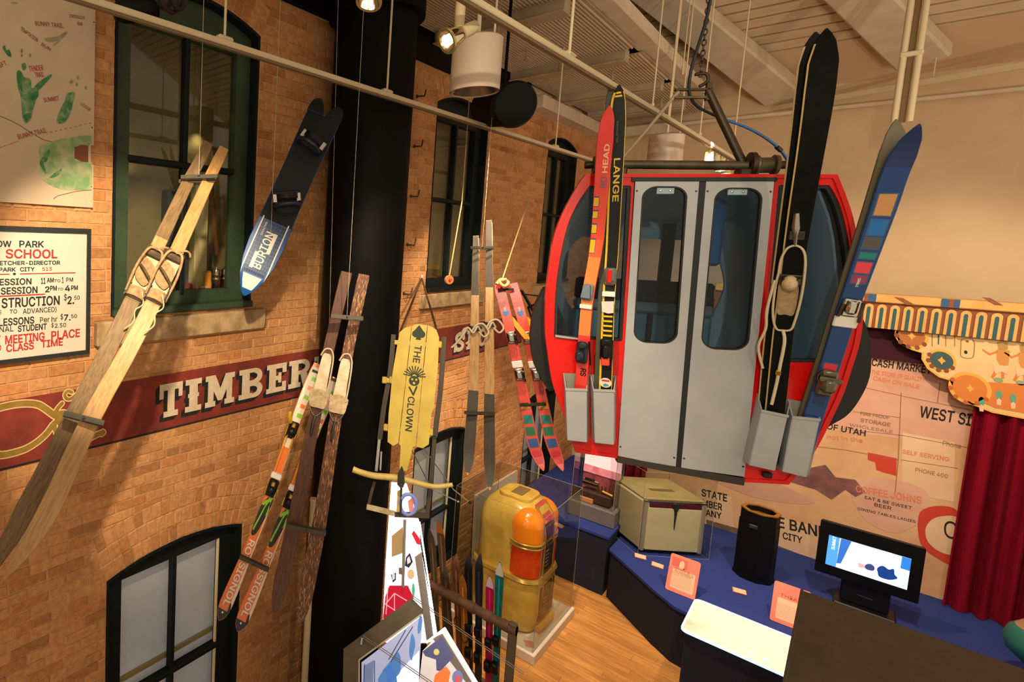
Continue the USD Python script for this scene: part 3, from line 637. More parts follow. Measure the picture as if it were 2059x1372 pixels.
for i, (p_, lab) in enumerate(zip(ptsA, ['long plain wooden ski with canvas toe strap, left of the pair before the first window', 'long plain wooden ski with bright pointed tip, right of the pair before the first window'])):
    k = Ski('wooden_ski', lab, p_, halfA, .018, m_hick if i else m_hick2, lift=.06, tipc=.12); SA.append(k)
    l = k.L * .415
    k.put('foot_plate', bbox([-.17, -.040, .0], [.10, .040, .004], .002), m_canvas, l)
    k.put('toe_strap', strap_band(.047, .042, .05), m_leather, l + .07, smooth=40)
    k.put('heel_strap', tube(spline([(.08, .046, .02), (-.05, .052, .03), (-.15, .036, .05), (-.165, 0, .055), (-.15, -.036, .05), (-.05, -.052, .03), (.08, -.046, .02)], 5), .007, 7), m_leather, l, smooth=60)
    k.put('side_iron', tm([bbox([.02, .040, -.004], [.10, .046, .036], .002), bbox([.02, -.046, -.004], [.10, -.040, .036], .002)]), m_dsteel, l)
    k.put('leather_pad', ext(sg.Polygon(spline([(-.12, -.03), (-.05, -.045), (.0, -.03), (.02, .02), (-.03, .036), (-.09, .03)], 4, True)), .012), m_leather, l, 0, .004)
    k.put('heel_block', bbox([-.185, -.046, 0], [-.135, .046, .04], .01), m_dleather, l)
    k.put('cross_strap', tube(spline([(.0, .05, .012), (-.02, .02, .04), (-.05, -.02, .045), (-.08, -.05, .012)], 5), .006, 6), m_dleather, l)
    k.put('loose_lace', tube(spline([(.06, .02, .045), (.11, .05, .03), (.15, .03, .02), (.2, .045, .012), (.25, .02, .01)], 6), .0035, 6), m_canvas, l)
    k.put('hook', tube(spline([(-.16, .0, .05), (-.19, .03, .05), (-.20, .055, .04), (-.185, .07, .03)], 5), .006, 6), m_leather, l)
    k.stripe(k.L * .30, k.L * .415 - .18, m_hick2 if i else m_hick, wfrac=.96, z=.0008, name='worn_patch') if not i else None
n_ = SA[0].n
c0, c1 = at(362, 359, 2.85), at(436, 357, 2.85)
clamp_bar(c0, c1, .022, .006, 'thin iron bar holding the tails of the plain wooden skis', n_, [*((c0 + c1) / 2)[:2], 6.16])
clamp_bar(at(128, 832, 2.26), at(209, 852, 2.26), .022, .006, 'dark iron bar holding the plain wooden skis over the red band', n_)
# -- snowboard
m_navy = mat('board_black', (13, 15, 19), .5, c2=(9, 10, 13), nscale=6, spec=.25); m_blue = mat('board_blue', (8, 76, 146), .4); m_grid = mat('grid_pale', (58, 108, 156), .4); m_cell = mat('grid_navy', (5, 36, 82), .4); m_nose = mat('nose_white', (226, 218, 200), .4)
SBD = 3.5
sb = Ski('snowboard', 'old blue and black snowboard with white nose and swallow tail hanging beside the window', [(652, 232, SBD + .05), (588, 372, SBD + .02), (540, 480, SBD), (490, 595, SBD - .05)],
         [(0, .113), (.06, .115), (.3, .109), (.5, .110), (.72, .118), (.82, .108), (.90, .082), (.95, .054), (.98, .030), (1, .008)], .014, m_blue, cat='snowboard', lift=.06, tipc=.16)
L = sb.L
# swallow tail tips
for sgn in (1, -1):
    pts = sg.Polygon(spline([(.02, sgn * .113), (-.05, sgn * .112), (-.085, sgn * .09), (-.09, sgn * .06), (-.06, sgn * .03), (.02, sgn * .004), (.05, sgn * .05)], 5, True))
    sb.put('tail_horn', ext(pts, .014, z0=-.014), m_navy, 0.0)
sb.stripe(0.005, L * .60, m_navy, wfrac=1.0, z=.0010, name='black_topsheet')
gx0, gx1 = L * .605, L * .885
sb.stripe(gx0, gx1 + .01, m_grid, wfrac=.80, z=.0010, name='grid_field')
cells = []
for i in range(14):
    for j in range(9):
        l0 = gx0 + (gx1 - gx0) * (i + .06) / 14; l1 = gx0 + (gx1 - gx0) * (i + .94) / 14; h = sb.hw((l0 + l1) / 2 / L) * .78
        ya, yb = -h + 2 * h * (j + .06) / 9, -h + 2 * h * (j + .94) / 9
        cells.append(sb.strip(l0, l1, 1, None, .0016, ya if abs(ya) > 1e-6 else 1e-6, yb, n=2))
sb.t.part('grid_cells', tm(cells), m_cell, w=True, kind='stuff')
for sgn in (1, -1):

    sb.t.part('white_pinstripe', tm([sb.strip(gx0 - .02, L * .93, 1, None, .0018, *(sorted((sgn * .082, sgn * .091))))]), m_nose, w=True)
sb.stripe(gx1 + .008, L * .965, m_nose, wfrac=.78, z=.0014, name='white_nose')
sb.wrap('brand_backing', ext(sg.box(-.13, .022, .01, .046).union(sg.box(0.02, -.046, .13, -.022)), .0008), m_nose, L * .755, 0, .0018)
sb.word('BURTON', L * .85, .056, m_nose, width=.25, rev=True, z=.0026, y=0)
sb.put('small_lettering', text('BACKHILL', .014, width=.11, depth=.0008), m_nose, L * .615, -.06, .002)
for l, tw in ((L * .47, .5), (L * .15, -.2)):
    M = trimesh.transformations.rotation_matrix(tw, [0, 0, 1])
    sb.put('binding_plate', mv(bbox([-.05, -.09, 0], [.05, .09, .012], .004), M), m_pblack, l)
    sb.put('binding_highback', mv(tube(spline([(.045, -.07, .012), (.05, -.075, .07), (.052, -.03, .12), (.052, .03, .12), (.05, .075, .07), (.045, .07, .012)], 5), .013, 8), M), mat('dark_blue_plastic', (30, 42, 66), .3), l, smooth=60)
    sb.put('binding_strap', mv(strap_band(.078, .075, .035, .005), M), m_pblack, l - .01, smooth=40)
    for y in (-.075, .075): sb.put('buckle', mv(bbox([-.03, y - .016, .03], [.03, y + .016, .048], .005), M), m_steel, l)
sb.t.part('hanging_wire', rod(sb.F(L * .66)[:3, 3] + sb.n * .004, np.array([*(sb.F(L * .66)[:3, 3])[:2], 6.16]), .0016, 6), m_wire, w=True)
# -- orange carving skis
m_or = mat('ski_orange', (226, 110, 30), .32, coat=.4); m_orw = mat('ski_white', (226, 210, 184), .4); m_green2 = mat('lime_green', (126, 190, 30), .4); m_tipblk = mat('tip_black', (28, 26, 24), .4)
RD = 3.85
halfR = [(0, .040), (.03, .043), (.25, .034), (.5, .031), (.75, .036), (.9, .046), (.95, .046), (.98, .036), (.995, .018), (1, .004)]
SR = []
for i, (p_, lab) in enumerate([([(642, 733, RD + .1), (605, 818, RD + .05), (535, 1016, RD), (488, 1135, RD - .05), (443, 1242, RD - .1)], 'orange carving ski with lime green patch, left of the pair by the lower window'),
                              ([(679, 762, RD + .1), (640, 850, RD + .05), (570, 1040, RD), (524, 1158, RD - .05), (480, 1264, RD - .1)], 'orange carving ski with lime green patch, right of the pair beside the old brown skis')]):
    k = Ski('carving_ski', lab, p_, halfR, .02, m_or, lift=.05, tipc=.09); SR.append(k); L = k.L
    k.stripe(.03, L * .34, m_orw, wfrac=.92, name='pale_tail')
    for j in range(7): k.stripe(.10 + j * .07, .13 + j * .07, m_or if j % 2 else m_green2, -.006, .03, z=.0016, name='tail_graphic')
    k.stripe(L * .34, L * .97, m_orw, .026, .06, z=.0012, name='white_edge_line')
    k.stripe(L * .967, L * .999, m_tipblk, wfrac=1.0, z=.0016, name='black_tip')
    k.put('tip_rivet', lathe([(0, 0), (.007, 0), (.006, .003), (0, .003)], 12), m_pwhite, L * .975, 0, .002)
    k.wrap('tip_hook', ext(sg.Polygon(spline([(-.03, .018), (.02, .03), (.045, .01), (.03, -.005), (.02, .012), (-.02, .010)], 5, True)), .003), m_tipblk, L * .955, .014, .0014)
    k.wrap('green_patch_shadow', ext(sg.Polygon(spline([(-.13, .02), (-.10, .036), (-.02, .03), (.06, .02), (.15, .004), (.16, -.026), (.06, -.034), (-.05, -.03), (-.12, .0)], 5, True)), .0006), m_tipblk, L * .60, 0, .0014)
    k.wrap('green_patch', ext(unary_union([sg.LineString([(-.12, .016), (.12, -.016)]).buffer(.013), sg.LineString(spline([(-.06, -.02), (-.09, .004), (-.02, .022), (.03, .0)], 5)).buffer(.009)]), .0006), m_green2, L * .60, 0, .0022)
    k.word('ROSSIGNOL', L * .705, .040, m_pwhite, width=L * .25, rev=False, z=.0020, y=0)
    for nm, l in (('toe_piece', L * .50), ('heel_piece', L * .27)):
        k.put(nm, tm([bbox([-.06, -.034, 0], [.06, .034, .022], .008), bbox([-.045, -.028, .02], [.035, .028, .055], .012), mv(trimesh.creation.icosphere(2), trimesh.transformations.compose_matrix(scale=[.03, .028, .022], translate=[.01, 0, .055]))]), m_pblack, l, smooth=40)
        k.put('gold_lever', tm([bbox([-.02, -.046, .03], [.05, -.030, .044], .005), bbox([.01, .028, .02], [.055, .044, .036], .005), bbox([-.055, -.014, .05], [-.02, .014, .066], .006)]), m_brass, l)
    k.put('toe_pad', bbox([-.02, -.038, 0], [.02, .038, .05], .006), m_pwhite, L * .45)
    k.put('brake_arms', tm([rod((-.16, y, .02), (.12, y, .018), .005, 6) for y in (-.022, .022)]), mat('brake_orange', (222, 150, 30), .4), L * .38)
    k.put('heel_knob', tm([tube([(-.05, -.03, .03), (-.09, -.05, .07), (-.12, -.055, .085)], [.014, .016, .010], 8)]), mat('knob_yellow', (226, 168, 40), .4), L * .27, smooth=60)
clamp_bar(at(628, 745, RD + .1), at(690, 772, RD + .1), .018, .006, 'thin bar holding the tails of the orange carving skis behind the old brown skis', SR[0].n, [*at(641, 745, RD + .1)[:2], 6.1])
clamp_bar(at(482, 1120, RD - .09), at(540, 1147, RD - .09), .022, .006, 'flat iron bar holding the pair of orange carving skis', SR[0].n)
# -- old brown skis with white boot bindings
m_old = mat('old_brown', (104, 62, 42), .6, c2=(70, 42, 30), nscale=6, stretch=(2, 20, 20), bump=.25); m_old2 = mat('old_brown_worn', (92, 54, 36), .6, c2=(196, 140, 84), nscale=9, stretch=(3, 16, 16), bump=.3, lo=.5, hi=.68)
halfW = [(0, .036), (.02, .038), (.3, .036), (.6, .041), (.85, .046), (.93, .046), (.97, .034), (.99, .018), (1, .004)]
WD = 3.5
SW = []
for i, (p_, lab) in enumerate([([(697, 547, WD + .1), (661, 703, WD + .05), (631, 850, WD), (601, 1002, WD - .05), (577, 1120, WD - .1), (553, 1226, WD - .15)], 'old dark brown wooden ski with white boot plate, left of the pair before the column'),
                              ([(732, 552, WD + .1), (696, 725, WD + .05), (672, 860, WD), (647, 1024, WD - .05), (627, 1133, WD - .1), (603, 1250, WD - .15)], 'old scuffed brown wooden ski with white boot plate, right of the pair before the column')]):
    k = Ski('old_wooden_ski', lab, p_, halfW, .02, m_old2 if i else m_old, lift=.05, tipc=.1); SW.append(k); L = k.L
    l = L * .345
    k.put('boot_plate', ext(sg.Polygon(spline([(-.17, .030), (0, .036), (.12, .044), (.15, .03), (.15, -.03), (.12, -.044), (0, -.038), (-.17, -.030), (-.19, 0)], 5, True)), .014), mat('boot_plate_white', (222, 206, 178), .6, c2=(196, 172, 138), nscale=16, bump=.2), l)
    k.put('toe_block', ext(sg.Polygon(spline([(-.045, .044), (.05, .05), (.06, 0), (.05, -.05), (-.045, -.044)], 5, True)), .030), m_canvas, l + .10)
    k.put('cable_loop', tube(spline([(.08, .045, .03), (-.05, .046, .03), (-.17, .040, .035), (-.215, .02, .04), (-.222, -.0, .04), (-.21, -.024, .04), (-.17, -.04, .035)], 5), .0055, 8), mat('cable_cream', (196, 180, 144), .5), l, smooth=60)
    k.put('front_cable', tube(spline([(.06, .05, .02), (.16, .044, .015), (.2, .02, .012), (.215, 0, .012), (.2, -.02, .012), (.16, -.044, .015), (.06, -.05, .02)], 5), .0035, 7), m_steel, l, smooth=60)
    k.put('tension_lever', tube([(.21, 0, .012), (.26, -.004, .02), (.32, -.002, .014), (.345, 0, .008)], [.008, .010, .009, .005], 8), m_dsteel, l, smooth=60)
    k.put('side_ear', bbox([.05, -.062, .0], [.10, -.048, .03], .004), m_canvas, l)
    k.put('ear_buckle', bbox([.06, .048, .0], [.10, .060, .026], .004), m_canvas, l)
cA, cB = at(665, 636, WD - .03), at(730, 641, WD - .03)
clamp_bar(cA, cB, .026, .007, 'pale flat bar across the old brown skis in front of the column', SW[0].n, [*((cA + cB) / 2)[:2], 6.15])
clamp_bar(at(577, 1057, WD - .12), at(655, 1073, WD - .12), .026, .007, 'grey flat bar across the lower ends of the old brown skis', SW[0].n)
# -- narrow cross-country pair further along the wall
m_xc = mat('light_wood', (200, 156, 98), .5, c2=(170, 124, 70), nscale=4, stretch=(2, 24, 24)); m_xcd = mat('stained_wood', (70, 54, 36), .55, c2=(48, 38, 26), nscale=5, stretch=(2, 20, 20))
XD = 4.35
halfX = [(0, .022), (.3, .030), (.55, .036), (.75, .040), (.9, .042), (.95, .036), (.98, .022), (1, .004)]
for i, (p_, lab) in enumerate([([(957, 474, XD + .1), (955, 610, XD), (953, 760, XD), (947, 860, XD - .05), (940, 954, XD - .1)], 'narrow long wooden ski with white straps, left of the pair right of the yellow sled'),
                              ([(983, 443, XD + .1), (984, 600, XD), (984, 760, XD), (984, 880, XD - .05), (985, 983, XD - .1)], 'narrow long wooden ski with white straps, next to the red skis')]):
    k = Ski('long_wooden_ski', lab, p_, halfX, .018, m_xc, lift=.05, tipc=.1); L = k.L
    k.stripe(.002, L * .26, m_xcd, wfrac=.97, name='dark_tail'); k.stripe(L * .66, L * .99, m_xcd, wfrac=.98, name='dark_fore_end')
    k.put('pale_edge', bbox([-.0, .02, -.012], [L * .26, .026, -.004], .001), m_rope, 0.02)
    l = L * .40
    k.put('toe_iron', strap_band(.044, .03, .04), m_dsteel, l, smooth=40)
    k.put('knotted_strap', tube(spline([(.02, .045, .02), (-.02, .02, .05), (.03, -.01, .055), (-.01, -.05, .05), (.04, -.09, .03), (.0, -.07, .01), (.03, -.03, .03), (-.03, .01, .04), (-.04, .06, .03), (.02, .1, .02), (.06, .07, .03), (.02, .03, .05)], 6), .008, 7), m_rope, l, smooth=60)
    k.put('loose_strap', tube(spline([(-.01, -.05, .04), (.06, -.09, .03), (.13, -.14, .02), (.16, -.17, .02)], 6), .009, 7), m_rope, l, smooth=60)
k_ = k
clamp_bar(at(934, 830, XD - .1), at(995, 833, XD - .1), .022, .006, 'thin iron bar holding the narrow long wooden skis', k_.n)
cA, cB = at(946, 498, XD + .02), at(993, 498, XD + .02)
clamp_bar(cA, cB, .018, .006, 'thin dark bar across the tails of the narrow long wooden skis', k_.n, [*((cA + cB) / 2)[:2], 6.15])
# -- short red pair
m_rski = mat('ski_coral', (222, 74, 58), .35, coat=.4); m_rtail = mat('ski_red', (196, 30, 32), .35, coat=.4); sq = [('yellow', (228, 160, 30)), ('teal', (30, 128, 112)), ('dark_green', (36, 110, 72)), ('denim', (52, 88, 150)), ('scarlet', (206, 40, 44))]
CD = 4.55
halfC = [(0, .040), (.05, .042), (.3, .038), (.55, .038), (.85, .046), (.92, .044), (.96, .034), (.99, .015), (1, .003)]
cs = []
for i, (p_, lab) in enumerate([([(1002, 570, CD + .1), (1022, 650, CD + .03), (1050, 780, CD), (1069, 880, CD - .05), (1092, 944, CD - .1)], 'short coral red ski with coloured squares, left of the pair beside the cabin'),
                              ([(1030, 570, CD + .1), (1052, 650, CD + .03), (1085, 780, CD), (1106, 880, CD - .05), (1131, 944, CD - .1)], 'short coral red ski with coloured squares, right of the pair touching the cabin edge')]):
    k = Ski('short_red_ski', lab, p_, halfC, .018, m_rski, lift=.05, tipc=.1); cs.append(k); L = k.L
    k.stripe(.0, L * .13, m_rtail, wfrac=.98, name='red_tail')
    k.put('blue_dot', lathe([(0, 0), (.024, 0), (.024, .0008), (0, .0008)], 20), mat('dot_blue', (48, 96, 160), .4), L * .165, 0, .0014)
    k.put('small_lettering', text('SKI', .012, width=.035, depth=.0006), m_pwhite, L * .135, -.006, .002)
    for nm, l in (('heel_piece', L * .30), ('toe_piece', L * .50)):
        k.put(nm, tm([bbox([-.05, -.034, 0], [.05, .034, .024], .008), bbox([-.03, -.026, .02], [.035, .026, .05], .01)]), m_steel, l, smooth=40)
        k.put('binding_arm', tm([rod((-.04, -.03, .03), (.05, .03, .04), .007, 7), rod((-.05, .034, .02), (.06, .034, .03), .005, 6)]), m_chrome, l)
    k.put('white_plate', bbox([-.028, -.04, 0], [.028, .04, .012], .003), m_pwhite, L * .445)
    for j, (nm, c_) in enumerate(sq): k.stripe(L * (.655 + .062 * j), L * (.655 + .062 * j + (.045 if j else .03) + (.02 if j == 4 else 0)), mat('square_' + nm, c_, .4), wfrac=.8, z=.0016, name='coloured_square')
    k.put('orange_brake', mv(ext(sg.Polygon([(-.05, 0), (.16, -.02), (.2, .02), (-.03, .035)]), .006), trimesh.transformations.rotation_matrix(.5, [0, 0, 1])), mat('brake_orange', (222, 150, 30), .4), L * .22, .03, -.01)
m_cord = mat('knot_beige', (190, 160, 110), .8)
kn = Thing('cord_knot', 'beige knotted cord holding the tails of the coral red skis to a long rope', 'cord', at=at(1012, 570, CD + .06))
kn.part('knot', tube(spline([at(998, 572, CD), at(1008, 562, CD + .02), at(1022, 568, CD), at(1014, 576, CD - .02), at(1004, 566, CD), at(1018, 562, CD)], 6), .014, 8), m_cord, smooth=60, w=True)
kn.part('rope', rod(at(1010, 562, CD + .03), at(1062, 405, 5.9), .006, 7), m_cord, w=True)
clamp_bar(at(1045, 815, CD - .05), at(1098, 813, CD - .05), .022, .006, 'small metal bar holding the short coral red skis', cs[0].n)
clamp_bar(at(1001, 582, CD + .05), at(1033, 582, CD + .05), .018, .006, 'dark bar across the tails of the short coral red skis', cs[0].n)
# ------------------------------------------------------------------ gondola cabin
def plate3(pts, t, out=None):
    """a flat plate through 3-D points, t thick"""
    pts = np.array(pts, float); x = pts[1] - pts[0]; n = np.cross(x, pts[-1] - pts[0]); M = frame(pts[0], x, np.cross(n, x))
    q = (np.linalg.inv(M) @ np.column_stack([pts, np.ones(len(pts))]).T).T[:, :2]
    return mv(ext(sg.Polygon(q), t), M @ trimesh.transformations.translation_matrix([0, 0, -t / 2]))
GO = at(1390, 650, 3.4); gx = np.array([.908, .419, 0]); gx /= np.linalg.norm(gx)
GM = frame(GO, gx, [0, 0, 1]); gn = GM[:3, 2]; GI = np.linalg.inv(GM)
def g(px, py, z=0.0):
    p_ = onpl(px, py, GO + gn * z, gn); return (GI @ np.append(p_, 1))[:3]
def gp(pts, z=0.0, close=True, sm=0):
    q = np.array([g(*p_, z)[:2] for p_ in pts]); return spline(q, sm, close) if sm else q
m_gred = mat('cabin_red', (222, 18, 10), .3, c2=(214, 15, 9), nscale=2, coat=.25, spec=.3); m_alu = mat('door_aluminium', (176, 178, 180), .45, metal=.2, c2=(164, 166, 169), nscale=3, bump=.03, bscale=200)
m_rub = mat('rubber_black', (20, 22, 20), .6); m_tint = pane('cabin_glass', (228, 235, 243), base=.015, rough=.22); m_seat = mat('seat_teal', (110, 156, 164), .6, c2=(92, 138, 148), nscale=6); m_inner = mat('cabin_lining', (150, 178, 186), .6); m_seatd = mat('seat_dark', (52, 44, 44), .8, c2=(40, 34, 36), nscale=30)
gc = Thing('gondola_cabin', 'bright red ski gondola cabin with two grey doors hanging from the ceiling', 'gondola', m=GM)
outer = [(1177, 350), (1155, 383), (1130, 430), (1112, 480), (1102, 543), (1096, 603), (1095, 660), (1099, 701), (1110, 768), (1130, 826), (1147, 876), (1156, 907)]
outR = [(1581, 971), (1600, 948), (1634, 903), (1662, 850), (1690, 790), (1708, 736), (1722, 690), (1729, 640), (1728, 590), (1722, 520), (1712, 450), (1697, 400), (1678, 352)]
Lc, Rc = gp(outer), gp(outR)
sl = lambda q: spline(q, 5)
body = sg.Polygon(np.vstack([sl(Lc), gp([(1238, 919), (1490, 966)]), sl(Rc)])).buffer(0)
holeL = sg.Polygon(np.vstack([sl(gp([(1184, 374), (1160, 410), (1140, 455), (1125, 520), (1116, 590), (1113, 678)])), gp([(1250, 686), (1268, 374)])])).buffer(0).buffer(-.012).buffer(.012)
holeR = sg.Polygon(np.vstack([gp([(1562, 373), (1531, 728)]), sl(gp([(1660, 728), (1690, 680), (1706, 610), (1709, 540), (1700, 470), (1684, 410), (1664, 373)]))])).buffer(0).buffer(-.012).buffer(.012)
doorO = sg.Polygon(gp([(1272, 364), (1240, 918), (1492, 966), (1553, 364)])).buffer(0)
gc.part('front_frame', ext(body.difference(holeL).difference(holeR).difference(doorO.buffer(-.004)), .07, z0=-.05), m_gred)
gc.part('frame_lip', ext(body.difference(body.buffer(-.022)), .012, z0=.018), m_gred)
bc = np.array(body.centroid.coords[0])
def loft(poly, f0, z0, f1, z1, th):
    """a tapering shell from the outline at z0 to the smaller outline at z1"""
    q = np.array(poly.simplify(.004).exterior.coords)[:-1]; n = len(q)
    r = lambda f, d, z: np.column_stack([bc + (q - bc) * f * (1 - d), np.full(n, z)])
    V = np.vstack([r(f0, 0, z0), r(f1, 0, z1), r(f1, th, z1), r(f0, th, z0)]); Fc = []
    for k in range(4):
        for i in range(n):
            j = (i + 1) % n; a_, b_ = k * n, ((k + 1) % 4) * n; Fc += [[a_ + i, a_ + j, b_ + j], [a_ + i, b_ + j, b_ + i]]
    m = trimesh.Trimesh(V, np.array(Fc), process=False)
    if m.volume < 0: m.invert()
    return m
gc.part('body_shell', loft(body.buffer(-.006), 1, -.05, .80, -1.2, .03), m_rub, smooth=30)
gc.part('shell_lining', loft(body.buffer(-.05), .995, -.06, .80, -1.18, .015), m_inner, smooth=30)
back = sa.scale(body, .80, .80, origin=tuple(bc)); backhole = sa.translate(sa.scale(back, .88, .50), 0, .17).intersection(back.buffer(-.05))
gc.part('back_panel', ext(back.difference(backhole), .03, z0=-1.21), m_inner)
gc.part('back_window', ext(backhole, .006, z0=-1.20), m_tint)
gc.part('back_window_post', bbox([.09, -.62, -1.19], [.17, .66, -1.13], .01), m_rub)
for nm, pts in (('left', [(1106, 585), (1086, 598), (1073, 632), (1068, 680), (1073, 728), (1086, 758), (1112, 786), (1150, 700)]), ('right', [(1722, 640), (1744, 662), (1752, 715), (1746, 768), (1716, 822), (1684, 848), (1648, 856), (1680, 740)])):
    gc.part('end_bumper', ext(sg.Polygon(gp(pts, -.20, True, 5)).buffer(0), .14, z0=-.34), m_rub)
for hole, cx in ((holeL, 0), (holeR, 1)):
    gc.part('window_seal', ext(hole.buffer(.003).difference(hole.buffer(-.018)), .03, z0=-.02), m_rub)
    gc.part('side_window', ext(hole.buffer(-.012), .006, z0=-.015), m_tint)
gc.part('window_sill', plate3([(*gp([(1115, 676)])[0], .03), (*gp([(1165, 682)])[0], .03), (*gp([(1165, 679)])[0], .03), (*gp([(1115, 672)])[0], .03)], .03), m_alu)
# doors
for nm, pts, win, pl in (('left', [(1275, 365), (1402, 365), (1355, 937), (1240, 913)], [(1289, 375), (1380, 376), (1358, 691), (1270, 687)], (1319, 378, 1353, 391)),
                         ('right', [(1416, 365), (1551, 365), (1492, 955), (1366, 937)], [(1434, 378), (1530, 379), (1500, 704), (1404, 700)], (1461, 380, 1499, 393))):
    dp = sg.Polygon(gp(pts)); wp = sg.Polygon(gp(win)).buffer(-.075).buffer(.075)
    D = gc.part('door', ext(dp.difference(wp), .034, z0=.0), m_alu)
    gc.part('door_window', ext(wp.buffer(.004), .006, z0=.008), m_tint, under=D)
    gc.part('window_gasket', ext(wp.buffer(.004).difference(wp.buffer(-.008)), .028, z0=.004), m_rub, under=D)
    a, b = g(pl[0], pl[1]), g(pl[2], pl[3])
    gc.part('vent_plate', bbox([a[0], b[1], .014], [b[0], a[1], .024], .003), mat('pale_blue_plate', (150, 178, 184), .5), under=D)
    for x in (a[0] + .02, b[0] - .02): gc.part('plate_bolt', mv(lathe([(0, 0), (.008, 0), (.006, .005), (0, .006)], 10), trimesh.transformations.translation_matrix([x, (a[1] + b[1]) / 2, .024])), m_steel, under=D)
    c0 = np.array(dp.exterior.coords)[:4]
    for i in range(4):
        cc = c0[i] * .93 + c0.mean(0) * .07
        gc.part('rivet', mv(lathe([(0, 0), (.006, 0), (.004, .003), (0, .0035)], 8), trimesh.transformations.translation_matrix([cc[0], cc[1], .034])), m_dsteel, under=D)
gc.part('door_seal', ext(sg.Polygon(gp([(1402, 364), (1416, 364), (1366, 938), (1354, 936)])), .028, z0=.002), m_rub)
gc.part('door_track', ext(sg.Polygon(gp([(1240, 915), (1493, 958), (1490, 972), (1238, 926)])), .06, z0=-.02), mat('track_dark', (66, 62, 54), .5, metal=.5))
gc.part('door_head', ext(sg.Polygon(gp([(1268, 358), (1556, 358), (1556, 366), (1268, 366)])), .05, z0=-.01), m_rub)
for i, (fr_, rim) in enumerate([([(1138, 783), (1179, 784), (1179, 889), (1142, 885)], [(1133, 750), (1184, 753)]), ([(1194, 785), (1234, 786), (1233, 894), (1197, 890)], [(1187, 753), (1238, 755)]),
                                ([(1532, 826), (1582, 837), (1557, 946), (1507, 935)], [(1523, 791), (1590, 804)]), ([(1594, 839), (1646, 844), (1620, 959), (1574, 948)], [(1585, 802), (1658, 818)])]):
    f = np.array([g(*q, .13) for q in fr_]); r0, r1 = g(*rim[0], .026), g(*rim[1], .026)
    b2 = f.copy(); b2[:, 2] = .026; b2[0] = r0; b2[1] = r1
    bb = np.array([g(*fr_[3], .13), g(*fr_[2], .13)]); bb[:, 2] = .026
    Pk = gc.part('ski_pocket', tm([plate3(f, .006), plate3([f[0], r0, bb[0], f[3]], .006), plate3([f[1], r1, bb[1], f[2]], .006), plate3([f[3], f[2], bb[1], bb[0]], .006)]), m_alu)
    gc.part('pocket_lip', bar(f[0] + [-.006, 0, .004], f[1] + [.006, 0, .004], .016, .012, (0, 0, 1)), m_alu, under=Pk)
    gc.part('pocket_liner', plate3([r0, r1, bb[1], bb[0]], .004), mat('liner_grey', (140, 136, 120), .7), under=Pk)
gc.part('latch', bbox([*g(1528, 944, 0)[:2], .02], [*(g(1545, 957, 0)[:2]), .05], .004), m_rub)
# bench, seats and pole inside
y0 = g(1385, 600)[1]; ex = body.bounds
def inbox(a, b, m, n, r=.02): gc.part(n, bbox(a, b, r), m)
L0, L1 = ex[0] + .32, ex[2] - .32
inbox([L0, g(1385, 642)[1], -1.12], [L1, g(1385, 584)[1], -1.06], m_seatd, 'bench_back')
inbox([L0, g(1385, 668)[1], -1.12], [L1, g(1385, 640)[1], -1.02], mat('rail_grey', (128, 142, 144), .5), 'bench_rail')
inbox([L0, ex[1] + .16, -1.14], [L1, g(1385, 666)[1], -1.05], m_seat, 'bench_panel')
inbox([L0 + .05, ex[1] + .42, -1.06], [L1 - .05, ex[1] + .52, -.66], m_seat, 'bench_seat')
for x in (L0 + .5, L1 - .55): inbox([x, g(1385, 740)[1], -1.05], [x + .03, g(1385, 668)[1], -1.0], m_seatd, 'panel_strip', .006)
inbox([ex[0] + .40, ex[1] + .12, -1.14], [ex[2] - .40, ex[1] + .16, -.06], m_rub, 'cabin_floor')
gc.part('grab_pole', rod([.20, ex[1] + .14, -.6], [.20, ex[3] - .14, -.6], .024, 12), m_rub, smooth=40)
gc.part('curtain', bbox([ex[2] - .66, y0 + .2, -.3], [ex[2] - .56, ex[3] - .14, -.25], .02), mat('blue_cloth', (40, 104, 150), .8))
# hanger
m_pipe = mat('hanger_metal', (118, 104, 80), .5, metal=.5, c2=(84, 70, 50), nscale=7); m_hdark = mat('hanger_dark', (74, 62, 46), .45, metal=.7)
HZ = -.45
pl_, pr_ = g(1243, 331, HZ), g(1502, 333, HZ)
gc.part('hanger_pipe', rod(pl_, pr_, .030, 18), m_pipe, smooth=40)
top0, top1 = g(1364, 184, HZ), g(1424, 184, HZ)
gc.part('hanger_arm', tube([pl_ + [.02, .01, 0], g(1252, 318, HZ), g(1300, 262, HZ), top0], .011, 10), mat('arm_pale', (170, 150, 118), .5), smooth=60)
gc.part('hanger_arm', rod(pr_ + [-.02, .01, 0], top1, .024, 10), m_hdark, smooth=60)
for dy in (0.012, -.04): gc.part('cross_link', bar(top0 + [-.02, dy, 0], top1 + [.02, dy, 0], .03, .016, (0, 1, 0)), m_hdark if dy > 0 else m_pipe)
gc.part('end_pin', bar(top1 + [0, .06, 0], top1 + [0, -.06, 0], .03, .03, (1, 0, 0)), m_hdark); gc.part('hoist_hook', tube(spline([(top0 + top1) / 2 + [0.03, .03, 0], (top0 + top1) / 2 + [.07, .06, 0], (top0 + top1) / 2 + [.06, .11, 0], (top0 + top1) / 2 + [.0, .11, 0]], 5), .011, 8), m_hdark, smooth=60)
RX = trimesh.transformations.rotation_matrix(math.pi / 2, [0, 1, 0])
